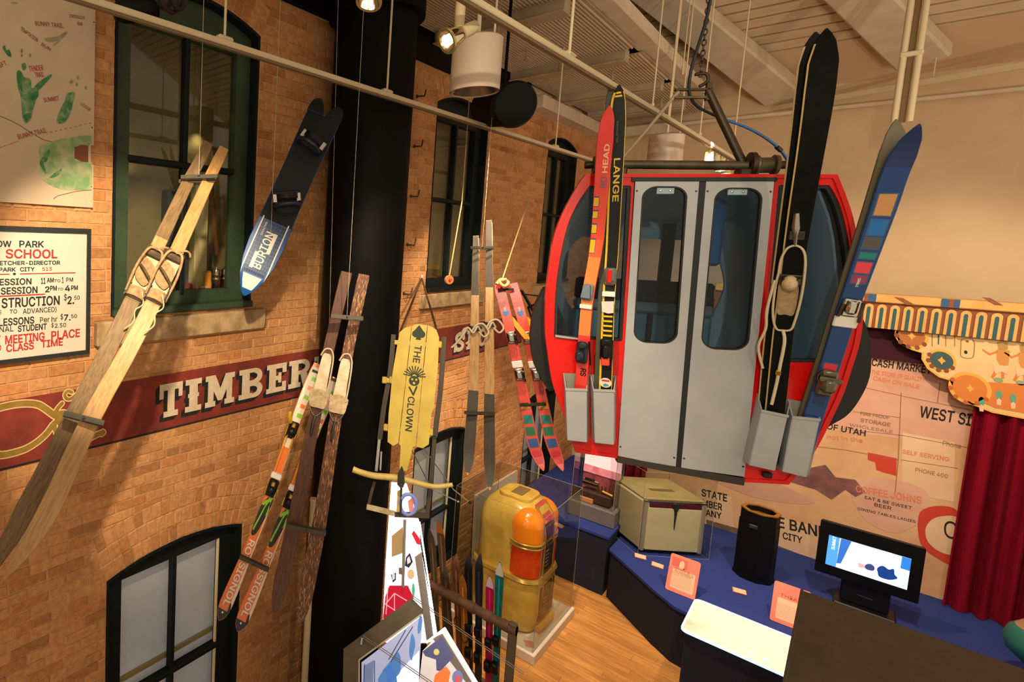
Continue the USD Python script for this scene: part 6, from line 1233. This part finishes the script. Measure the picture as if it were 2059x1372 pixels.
t.part('top_panel', bbox([-.08, 2.6, 1.86], [2.6, 5.38, 1.90], .008), m_cabt, w=True); t.part('side_walls', box([-.06, 2.62, 0], [2.58, 5.36, 1.86]), mat('cabinet_side', (30, 27, 24), .6), w=True); t.part('edge_trim', bbox([-.085, 2.6, 1.85], [-.07, 5.385, 1.903], .003), m_cabt, w=True)
q = at(2106, 1302, 4.62); t = Thing('floor_vase', 'teal and tan round vase half cut off by the right edge of the picture', 'vase', at=[q[0], q[1], SH])
t.part('base_ring', mv(lathe([(0, 0), (.10, 0), (.10, .05), (.07, .12), (0, .12)], 28), T3(q[0], q[1], SH)), mat('vase_tan', (176, 132, 92), .5), smooth=40, w=True); zc = q[2] - SH
t.part('bowl', mv(lathe([(.05, .12), (.10, zc - .2), (.20, zc - .10), (.225, zc), (.20, zc + .09), (.17, zc + .12)], 36), T3(q[0], q[1], SH)), mat('vase_teal', (34, 104, 92), .6, c2=(46, 120, 104), nscale=5), smooth=50, w=True)
t.part('shoulder', mv(lathe([(.17, zc + .12), (.13, zc + .17), (.09, zc + .25), (.07, zc + .36), (.09, zc + .42), (0, zc + .42)], 36), T3(q[0], q[1], SH)), mat('vase_tan', (176, 132, 92), .5), smooth=50, w=True)
# lit diorama case
t = Thing('diorama_case', 'clear case with a pink snow scene and silver tube on the left stage block', 'display case', at=[-1.97, 7.95, .752])
t.part('pedestal', bbox([-2.24, 7.86, .752], [-1.72, 8.26, .95], .01), mat('pedestal_grey', (104, 98, 96), .7), w=True)
pk = mat('diorama_pink', (232, 150, 160), .7, emit=.35, c2=(190, 96, 108), nscale=6); t.part('back_scene', box([-2.18, 8.19, .95], [-1.77, 8.20, 1.30]), mat('diorama_rose', (172, 84, 94), .7, c2=(120, 58, 66), nscale=9), w=True); t.part('sky_scene', box([-2.18, 8.195, 1.30], [-1.77, 8.205, 1.62]), mat('diorama_snow', (246, 196, 200), .7, emit=.5), w=True); t.part('middle_band', box([-2.18, 8.18, 1.26], [-1.77, 8.188, 1.36]), pk, w=True)
t.part('silver_tube', rod([-2.12, 8.0, 1.19], [-1.95, 8.0, 1.19], .042, 20), m_chrome, smooth=40, w=True); t.part('tube_cap', rod([-2.10, 8.0, 1.235], [-2.0, 8.0, 1.235], .02, 14), m_pblack, smooth=40, w=True); t.part('yellow_pencil', rod([-1.90, 7.98, 1.14], [-1.79, 7.98, 1.12], .014, 10), mat('pencil_yellow', (228, 166, 40), .4), w=True); t.part('dark_stand', bbox([-2.13, 7.95, .95], [-1.80, 8.12, 1.10], .02), mat('stand_brown', (76, 44, 32), .7, c2=(52, 30, 24), nscale=30), w=True); t.part('tan_block', bbox([-2.13, 7.93, .95], [-1.98, 7.99, 1.01], .006), mat('block_tan', (206, 140, 100), .6), w=True); t.part('stand_twig', tm([rod([-1.93 + .03 * i, 7.99, 1.08], [-1.95 + .04 * i, 7.99, 1.2], .008, 6) for i in range(4)]), m_sd, w=True)
acrylic(t, [-2.21, 7.89, .95], [-1.75, 8.22, 1.64])
# ------------------------------------------------------------------ jukebox
JC = np.array([-2.27, 6.33]); t = Thing('jukebox', 'rounded yellow jukebox with glowing orange pilasters in a clear cover by the brick wall', 'jukebox', at=[*JC, .10])
m_jy = mat('jukebox_yellow', (232, 192, 92), .32, c2=(214, 172, 72), nscale=6, coat=.4, lo=.4, hi=.6); m_jo = mat('pilaster_orange', (238, 128, 22), .2, coat=.6, emit=.12); m_jr = mat('pilaster_red', (216, 72, 20), .22, coat=.6, emit=.10, c2=(190, 44, 18), nscale=5); m_grl = mat('grille_dark', (62, 52, 36), .5, c2=(40, 36, 26), nscale=40); m_trim = mat('trim_gold', (206, 168, 82), .25, metal=.5)
JT = T3(*JC, .10)
def plan(dx, dy, r): return rrect(-dx, -dy, dx, dy, r)
lo_, up2 = plan(.345, .385, .17), plan(.325, .36, .17)
prof = []
def stackm(levels):
    """a smooth body through plan outlines at heights"""
    rings = []
    for z, sx, sy, r in levels:
        q = np.array(plan(sx, sy, min(r, sx * .98, sy * .98)).exterior.coords)[:-1]; l = sg.LinearRing(q); rings.append(np.array([[*l.interpolate(f, True).coords[0], z] for f in np.linspace(0, 1, 72, endpoint=False)]))
    n = 72; V = np.vstack(rings + [[[0, 0, levels[0][0]], [0, 0, levels[-1][0]]]]); Fc = []
    for i in range(len(rings) - 1):
        for k in range(n):
            l_ = (k + 1) % n; Fc += [[i * n + k, i * n + l_, (i + 1) * n + l_], [i * n + k, (i + 1) * n + l_, (i + 1) * n + k]]
    b0_, b1_ = len(V) - 2, len(V) - 1
    for k in range(n): l_ = (k + 1) % n; Fc += [[b0_, l_, k], [b1_, (len(rings) - 1) * n + k, (len(rings) - 1) * n + l_]]
    m = trimesh.Trimesh(V, np.array(Fc), process=False)
    if m.volume < 0: m.invert()
    return m
t.part('base_skirt', mv(stackm([(0, .30, .33, .15), (.03, .33, .37, .17), (.20, .35, .39, .19), (.50, .35, .39, .19), (.57, .345, .385, .19), (.60, .32, .35, .17)]), JT), m_jy, smooth=40, w=True)
t.part('upper_cabinet', mv(stackm([(.58, .315, .345, .16), (1.05, .315, .345, .16), (1.18, .30, .33, .17), (1.27, .265, .30, .18), (1.33, .21, .25, .18), (1.355, .15, .19, .14)]), JT), m_jy, smooth=50, w=True)
t.part('shoulder_band', mv(stackm([(.55, .345, .385, .19), (.575, .365, .405, .2), (.605, .35, .39, .19)]), JT), m_trim, smooth=50, w=True)
t.part('top_cap', mv(stackm([(1.34, .17, .20, .10), (1.375, .165, .195, .10), (1.385, .14, .17, .09)]), JT), m_jy, smooth=40, w=True); t.part('top_grille', mv(bbox([-.05, -.12, 1.384], [.07, .12, 1.392], .003), JT), mat('top_brown', (126, 104, 62), .6), w=True)
for sy in (-1, 1):
    C_ = np.array([.165, sy * .195])
    def pil(z0, z1, dome, m, nm):
        pr = [(0, z0), (.168, z0), (.170, z0 + .02)] + ([(.170, z1 - .02), (.168, z1), (0, z1)] if not dome else [(.170, z1 - .17)] + [(.17 * math.cos(q), z1 - .17 + .17 * math.sin(q)) for q in np.linspace(.1, math.pi / 2, 9)])
        t.part(nm, mv(lathe(pr, 40), JT @ T3(*C_, 0)), m, smooth=50, w=True)
    pil(.62, .93, False, m_jr, 'lower_pilaster'); pil(.99, 1.32, True, m_jo, 'upper_pilaster')
    for z in (.935, .975): t.part('pilaster_band', mv(tube([(.17 * math.cos(q), .17 * math.sin(q), z) for q in np.linspace(0, 2 * math.pi, 36, endpoint=False)], .012, 8, closed=True), JT @ T3(*C_, 0)), m_trim, smooth=60, w=True)
    t.part('pilaster_rib', mv(tube([(.335, sy * .13, .06), (.352, sy * .13, .5), (.336, sy * .13, .62), (.332, sy * .13, 1.05), (.30, sy * .13, 1.22), (.22, sy * .13, 1.33)], .012, 8), JT), m_trim, smooth=60, w=True)
for z0, z1 in ((.12, .50), (.64, .92)):
    x = .345 if z0 < .5 else .33
    t.part('front_grille', mv(bbox([x - .02, -.20 if z0 < .5 else -.12, z0], [x + .012, .20 if z0 < .5 else .12, z1], .01), JT), m_grl, w=True)
    for j in range(5): t.part('grille_bar', mv(bbox([x + .010, -.10, z0 + .06 + j * .04], [x + .018, -.02, z0 + .075 + j * .04], .003), JT), mat('grille_silver', (150, 140, 110), .4, metal=.5), w=True)
t.part('selection_window', mv(bbox([.31, -.12, .98], [.332, .12, 1.14], .006), JT), mat('window_brown', (120, 92, 52), .3, c2=(90, 60, 40), nscale=12), w=True); t.part('red_title_strip', mv(bbox([.328, -.03, .99], [.336, .05, 1.13], .003), JT), mat('title_red', (128, 40, 36), .4), w=True)
t.part('red_top_panel', mv(plate3([(.315, -.12, 1.17), (.315, .12, 1.17), (.20, .12, 1.335), (.20, -.12, 1.335)], .02), JT), mat('top_red', (204, 58, 48), .35, c2=(222, 110, 92), nscale=12), w=True)
t.part('foot_trim', mv(tube([(.36, -.2, .05), (.375, 0, .07), (.36, .2, .05)], .03, 10), JT), m_jy, smooth=60, w=True)
m_plw = mat('plinth_white', (216, 200, 180), .5)
t = Thing('jukebox_plinth', 'low white plinth with a pink label under the jukebox', 'plinth', at=[-2.3, 6.35, 0]); t.part('box', bbox([-2.76, 5.75, 0], [-1.80, 6.93, .10], .006), m_plw, w=True); t.part('pink_label', mv(box([-.045, -.05, 0], [.045, .05, .002]), T3(-1.90, 5.90, .1005) @ TR.rotation_matrix(.6, [0, 0, 1])), mat('label_pink', (196, 132, 118), .7), w=True)
t = Thing('jukebox_cover', 'tall clear acrylic cover enclosing the yellow jukebox', 'acrylic cover', at=[-2.3, 6.35, .10]); acrylic(t, [-2.73, 5.79, .101], [-1.83, 6.90, 1.52])
t = Thing('white_panel', 'white board leaning on the brick wall behind the jukebox', 'board', at=[-P + .05, 7.1, 0]); t.part('board', plate3([[-P + .05, 6.62, .15], [-P + .05, 7.85, .15], [-P + .02, 7.85, 1.10], [-P + .02, 6.62, 1.10]], .03), m_plw, w=True); t.part('edge_strip', bar([-P + .075, 6.63, .15], [-P + .045, 6.63, 1.10], .02, .02), m_white, w=True)
# ------------------------------------------------------------------ lit kiosk and photo console
kp = PM(810, 1110, 3.9, n=[.62, -.78, 0]); m_lit = mat('kiosk_white', (240, 243, 250), .3, emit=.62)
t = Thing('lit_kiosk', 'tall glowing white panel with stickers and badges standing in front of the column', 'lit panel', m=kp.M)
K = lambda pts: kp.p(pts)
t.part('lit_panel', ext(sg.Polygon(K([(787, 972), (818, 974), (843, 1048), (846, 1100), (880, 1290), (800, 1300), (768, 1290), (776, 1130)])), .02, z0=-.02), m_lit)
t.part('glass_edge', bar([*K([(843, 1048)])[0], .012], [*K([(878, 1280)])[0], .012], .012, .012, (0, 0, 1)), mat('edge_glow', (236, 244, 250), .2, emit=1.0)); t.part('side_return', ext(sg.Polygon(K([(834, 1120), (848, 1110), (872, 1285), (858, 1290)])), .006), mat('return_grey', (160, 150, 140), .6))
def stk(pts, c, nm='sticker', z=.0005, e=.25): t.part(nm, ext(sg.Polygon(K(pts)).buffer(0), .0012, z0=z), mat('sticker_%d_%d_%d' % c, c, .5, emit=e))
stk([(788, 1078), (810, 1060), (810, 1112), (788, 1120)], (170, 138, 96), 'brown_card'); stk([(828, 1074), (832, 1067), (845, 1085), (846, 1096), (838, 1094)], (206, 36, 50), 'red_mitten'); stk([(786, 1156), (796, 1152), (796, 1166), (790, 1172)], (50, 54, 64), 'dark_shield'); stk([(816, 1122), (824, 1112), (830, 1130), (822, 1142), (814, 1138)], (40, 44, 60), 'dark_shield'); stk([(788, 1154), (794, 1154), (794, 1164), (789, 1167)], (220, 224, 230), 'shield_face', .002); stk([(818, 1124), (823, 1118), (826, 1130), (819, 1135)], (222, 224, 230), 'shield_face', .002)
stk([(826 + 7 * math.cos(q), 1155 + 10 * math.sin(q)) for q in np.linspace(0, 6.28, 16)], (222, 190, 140), 'tan_badge'); stk([(831 + 3 * math.cos(q), 1187 + 14 * math.sin(q)) for q in np.linspace(0, 6.28, 16)], (90, 190, 140), 'green_badge'); stk([(802, 1142), (808, 1142), (808, 1156), (802, 1154)], (120, 90, 90), 'small_badge'); stk([(783, 1178), (820, 1178), (832, 1203), (810, 1230), (770, 1245), (775, 1200)], (206, 24, 54), 'red_panel')
for a, b in (((775, 1215), (793, 1193)), ((793, 1193), (818, 1208)), ((793, 1193), (793, 1228)), ((775, 1215), (795, 1228)), ((780, 1180), (776, 1235))):
    A_, B_2 = K([a, b]); t.part('white_outline', bar([*A_, .004], [*B_2, .004], .006, .003, (0, 0, 1)), mat('outline_pink', (244, 190, 190), .5, emit=.3))
t.part('badge_pole', rod([*K([(813, 1042)])[0], .03], [*K([(809, 1175)])[0], .03], .010, 10), m_case); t.part('head_ring', tube([[*(K([(820, 1012)])[0] + np.array([.055 * math.cos(q), .075 * math.sin(q)])), .02] for q in np.linspace(0, 6.28, 24, endpoint=False)], .013, 8, closed=True), mat('ring_blue', (120, 130, 190), .4, emit=.2), smooth=60); stk([(820, 1008), (830, 1000), (832, 1025), (824, 1036)], (214, 130, 110), 'portrait_tan', .001)
t.part('post', mv(box([*(K([(790, 1290)])[0]), -.03], [*(K([(860, 1290)])[0] + np.array([0, -1.2])), -.01]), np.eye(4)), m_gb)
kp2 = PM(830, 1290, 3.55, n=[.30, -.72, .62]); t = Thing('photo_console', 'slanted lit console with a blue chairlift photograph and a white panel of cards', 'lit console', m=kp2.M)
K2 = lambda pts: kp2.p(pts, 0, 5.565, (690, 1160))
m_con = mat('console_taupe', (104, 92, 74), .5, metal=.3, c2=(88, 78, 62), nscale=8)
t.part('frame', ext(sg.Polygon(K2([(10, 810), (770, 245), (895, 370), (890, 420), (180, 930), (170, 1900), (-10, 1900)])), .03, z0=-.01), m_con); t.part('white_edge', ext(sg.LineString(K2([(182, 1900), (184, 935), (880, 425)])).buffer(.004), .012, z0=.012), m_plw)
def pic(pts, c, nm, z=.0, e=.8, sm=False): t.part(nm, ext(sg.Polygon(spline(K2(pts), 5, True) if sm else K2(pts)).buffer(0), .003, z0=z), mat('photo_%d_%d_%d' % c, c, .4, emit=e))
pic([(205, 960), (885, 440), (845, 1200), (840, 1900), (205, 1900)], (176, 184, 222), 'photo_sky', -.004, .28); pic([(520, 1180), (850, 830), (845, 1900), (400, 1900)], (224, 236, 252), 'photo_snow', -.002, .5)
for pts in ([(770, 640), (800, 700), (805, 780), (780, 880), (765, 940), (740, 870), (745, 760)], [(600, 850), (640, 900), (640, 1060), (560, 1180), (540, 1400), (500, 1400), (490, 1100), (440, 1060), (520, 960)], [(860, 440), (885, 480), (870, 600), (840, 640), (835, 560)], [(500, 1000), (560, 1020), (600, 1200), (480, 1300), (390, 1160)]): pic(pts, (64, 112, 168), 'photo_pine', .000, .5, True)
pic([(230, 1000), (340, 940), (330, 1300), (220, 1500)], (96, 108, 140), 'photo_far_trees', -.001, .5)
for a, b in (((780, 560), (530, 960)), ((700, 600), (510, 930)), ((350, 940), (355, 1500)), ((240, 980), (230, 1300))):
    A_, B_2 = K2([a, b]); t.part('photo_cable', bar([*A_, .004], [*B_2, .004], .005, .002, (0, 0, 1)), mat('photo_line', (80, 100, 150), .5))
pic([(890, 830), (1135, 585), (1490, 1190), (1800, 1900), (845, 1900), (850, 1180)], (236, 230, 232), 'white_card_field', .002, .22); t.part('card_field_edge', ext(sg.LineString(K2([(935, 735), (1140, 580), (1500, 1190), (1850, 1900)])).buffer(.006), .014, z0=.0), mat('edge_glow', (236, 244, 250), .2, emit=1.0)); pic([(1000, 690), (1110, 640), (1440, 1180), (1380, 1190)], (120, 106, 100), 'dark_strip', .0056, .1)
pic([(890, 840), (1105, 670), (1240, 900), (1180, 960), (1090, 1060), (1045, 1050), (1040, 930), (920, 890)], (72, 76, 128), 'blue_ribbon', .006, .25); pic([(1045 + 32 * math.cos(q), 845 + 36 * math.sin(q)) for q in np.linspace(0, 6.28, 18)], (222, 200, 110), 'ribbon_seal', .0095, .3); pic([(1030, 1100), (1150, 1005), (1200, 1070), (1180, 1180), (1010, 1200)], (236, 116, 44), 'orange_card', .0095, .35); pic([(1280 + 60 * math.cos(q), 1130 + 80 * math.sin(q)) for q in np.linspace(0, 6.28, 22)], (110, 126, 186), 'round_blue_badge', .006, .3); pic([(1250, 1140), (1275, 1090), (1300, 1130), (1330, 1120), (1310, 1180), (1255, 1190)], (216, 80, 90), 'badge_motif', .0095, .3)
c0 = K2([(100, 1000)])[0]; base = (kp2.M @ np.array([*K2([(700, 1500)])[0], -.05, 1]))[:3]
t.part('console_body', bbox([base[0] - .30, base[1] - .32, 0], [base[0] + .28, base[1] + .10, base[2] - .16], .01), m_con, w=True); t.part('neck', bar(base, [base[0], base[1] - .02, base[2] - .3], .3, .1, (0, 1, 0)), m_con, w=True)
t.part('wall_clip', bbox([*(K2([(195, 770)])[0]), .02], [*(K2([(240, 690)])[0]), .05], .004), m_steel)
for a, b in (((235, 690), (1000, 1210)), ((775, 245), (2010, 1105))):
    for d in (0, .012):
        A_, B_2 = K2([a, b]); t.part('thin_rail', rod([A_[0], A_[1] + d, .06], [B_2[0], B_2[1] + d, .06], .0025, 6), m_steel)
for (a, b), lab in ((((950, 970), (1075, 1016)), 'thin clear rod with a small tip beside the sled, lower of two'), (((945 + 60, 965), (1130, 1040)), 'thin clear rod with a black tip beside the sled, upper of two')): pass
for i, (a, b, lab) in enumerate((((868, 984), (921, 1009), 'thin clear rod with a glassy tip beside the sled steering bar, left of two'), ((912, 985), (945, 1011), 'thin clear rod with a black tip beside the sled steering bar, right of two'))):
    A_, B_2 = at(*a, 4.3), at(*b, 4.1); t = Thing('clear_rod', lab, 'rod', at=A_)
    t.part('rod', rod(A_, B_2, .005, 7), m_case, w=True); t.part('tip', mv(trimesh.creation.icosphere(2, .011), T3(*B_2)), m_pblack if i else m_steel, w=True); t.part('mount', rod(A_, [-P, A_[1] + .9, A_[2] + .05], .004, 6), m_case, w=True)
# ------------------------------------------------------------------ ski rack with standing skis
RY, RZ_ = 4.82, .90
t = Thing('ski_rack', 'brown wrapped rail of the ski rack on two posts', 'ski rack', at=[-2.07, RY, 0]); m_rail = mat('rack_brown', (122, 88, 64), .6, c2=(92, 66, 48), nscale=10, bump=.2)
t.part('rail', rod([-2.62, RY, RZ_], [-1.66, RY, RZ_], .042, 16), m_rail, smooth=40, w=True)
for x in np.linspace(-2.5, -1.75, 6): t.part('wrap_band', mv(lathe([(.042, -.03), (.049, -.028), (.049, .028), (.042, .03)], 18), T3(x, RY, RZ_) @ TR.rotation_matrix(math.pi / 2, [0, 1, 0])), m_rail, smooth=40, w=True)
for x in (-2.60, -1.69): t.part('post', bbox([x - .03, RY - .03, 0], [x + .03, RY + .03, RZ_ + .06], .008), mat('rack_taupe', (104, 90, 72), .6), w=True)
t.part('foot_rail', bbox([-2.6, RY + .30, 0], [-1.69, RY + .34, .04], .008), m_rail, w=True)
rk = [(884, 1042, .37, (120, 92, 62), 'wood ski with an orange tip, tallest in the rack', (222, 120, 60), 1.7), (866, 1060, .36, (112, 96, 70), 'bowed brown wooden ski leaning at the left end of the rack', None, 1.7), (893, 1146, .12, (84, 70, 50), 'dark old ski with a turned up tip in the rack behind the rail', None, .7), (914, 1122, .12, (132, 84, 60), 'broad brown pointed wooden ski in the rack', None, .8), (928, 1158, .10, (190, 122, 44), 'short honey coloured ski in the rack', None, .7), (940, 1122, .12, (28, 28, 32), 'black ski with silver edge, left of two black ones in the rack', None, .7), (962, 1120, .12, (34, 34, 52), 'dark navy ski with curled tip in the rack', None, .7), (984, 1160, .10, (206, 24, 92), 'magenta ski with a white and lilac tip in the rack', (226, 206, 226), .7), (1004, 1132, .10, (18, 122, 122), 'teal ski with a white tip at the right end of the rack', (224, 214, 200), .7)]
for i, (px, py, lean, c_, lab, tipc_, wdt) in enumerate(rk):
    yy = RY + .055 + (.02 if i % 2 else .0) + (.06 if i in (0, 3) else 0); top = ony(px, py, yy)
    ft = np.array([top[0] + (.06 - .012 * i), yy + .24, .006]); tp = np.array([top[0], yy + .01, top[2]])
    pp_ = lambda p_: (*(PP + F * (R.T @ (p_ - EYE))[:2] / (R.T @ (p_ - EYE))[2]), (R.T @ (p_ - EYE))[2])
    k = Ski('rack_ski', lab, [pp_(ft), pp_(ft * .5 + tp * .5), pp_(tp)], [(0, .030), (.2, .031), (.6, .030), (.85, .036), (.93, .033), (.98, .016), (1, .004)], .014, mat('rack_%d_%d_%d' % c_, c_, .4, c2=tuple(int(v * .8) for v in c_), nscale=12), group=None, face=[.15, -1, .15], lift=-.05 if i in (2, 3, 5, 6) else .05 * (wdt > 1), tipc=.1 if wdt < 1 else .3)
    if tipc_: k.stripe(k.L * .90, k.L * .995, mat('racktip_%d_%d' % tipc_[:2], tipc_, .4), wfrac=.98, name='tip_patch')
    k.stripe(k.L * .45, k.L * .88, mat('rackline_%d' % i, tuple(min(255, int(v * 1.25 + 14)) for v in c_), .4), -.006, .006, name='centre_line')
    if i > 4: k.put('toe_piece', bbox([-.05, -.03, 0], [.05, .03, .05], .012), m_pblack, k.L * .42); k.put('heel_piece', bbox([-.06, -.03, 0], [.05, .03, .07], .014), m_pblack, k.L * .22)
    elif i > 1: k.put('cable', tube([(.07 * math.cos(q), .034 * math.sin(q), .014) for q in np.linspace(0, 6.28, 18, endpoint=False)], .005, 6, closed=True), m_dsteel, k.L * .4)
# ------------------------------------------------------------------ things on the window ledge
lx = -P - REC - .13
def ledge(px, py): q = onx(px, py, lx); return np.array([lx, q[1], 3.811])
q = ledge(418, 578); t = Thing('amber_bottle', 'amber yellow bottle on the ledge inside the first window', 'bottle', at=q); t.part('body', mv(lathe([(0, 0), (.026, 0), (.028, .03), (.022, .06), (.024, .10), (.026, .115), (0, .115)], 20), T3(*q)), mat('amber', (222, 142, 22), .3, emit=.05), smooth=40, w=True); t.part('cap', mv(lathe([(0, .115), (.02, .115), (.02, .128), (0, .128)], 18), T3(*q)), mat('amber_cap', (206, 128, 20), .4), w=True)
for px, lab in ((434, 'dark jar with a shiny lid on the ledge inside the first window, left of two'), (451, 'dark jar with a shiny lid at the right end of the first window ledge')):
    q = ledge(px, 580); t = Thing('ledge_jar', lab, 'jar', at=q); t.part('glass', mv(lathe([(0, 0), (.03, 0), (.032, .01), (.032, .085), (.024, .095), (0, .095)], 24), T3(*q)), m_gb, smooth=40, w=True); t.part('lid', mv(lathe([(0, .095), (.028, .095), (.028, .13), (.02, .14), (.008, .142), (.008, .155), (0, .156)], 24), T3(*q)), m_chrome, smooth=40, w=True); t.part('neck_band', mv(lathe([(.0325, .06), (.034, .062), (.034, .075), (.0325, .077)], 24), T3(*q)), m_steel, smooth=40, w=True)
q = ledge(380, 583); t = Thing('red_bloom', 'small dark red rose ornament on the ledge inside the first window', 'ornament', at=q); t.part('bloom', mv(trimesh.creation.icosphere(3, .024), T3(q[0], q[1], q[2] + .022)), mat('bloom_red', (150, 22, 34), .6), smooth=True, w=True); t.part('petal_ring', mv(tube([(.022 * math.cos(a_), .022 * math.sin(a_), 0) for a_ in np.linspace(0, 6.28, 14, endpoint=False)], .008, 7, closed=True), T3(q[0], q[1], q[2] + .012)), mat('bloom_red', (150, 22, 34), .6), smooth=60, w=True)
q = ledge(400, 582); t = Thing('shell_string', 'string of pale pink shells lying along the first window ledge', 'shells', at=q)
for i in range(6): p_ = ledge(388 + i * 5, 582); t.part('shell', mv(trimesh.creation.icosphere(2, .009 + .003 * (i % 2)), T3(p_[0] + .01 * (i % 2), p_[1], p_[2] + .009)), mat('shell_pink', (226, 184, 158), .5), smooth=True, w=True)
t.part('string', tube([ledge(386 + i * 4, 582) + [0, 0, .008] for i in range(8)], .002, 5), m_cord, w=True)

q = at(622, 1180, 4.15); zt_ = at(632, 1000, 4.15)[2]; t = Thing('cream_pipe', 'slim cream pipe rising from the floor behind the old brown skis', 'pipe', at=[q[0], q[1], 0])
t.part('pipe', rod([q[0], q[1], 0], [q[0], q[1], zt_], .026, 14), mat('pipe_cream', (196, 180, 142), .5), smooth=40, w=True); t.part('pipe_cap', mv(lathe([(0, 0), (.03, 0), (.028, .02), (0, .03)], 14), T3(q[0], q[1], zt_)), mat('pipe_cream', (196, 180, 142), .5), smooth=40, w=True)
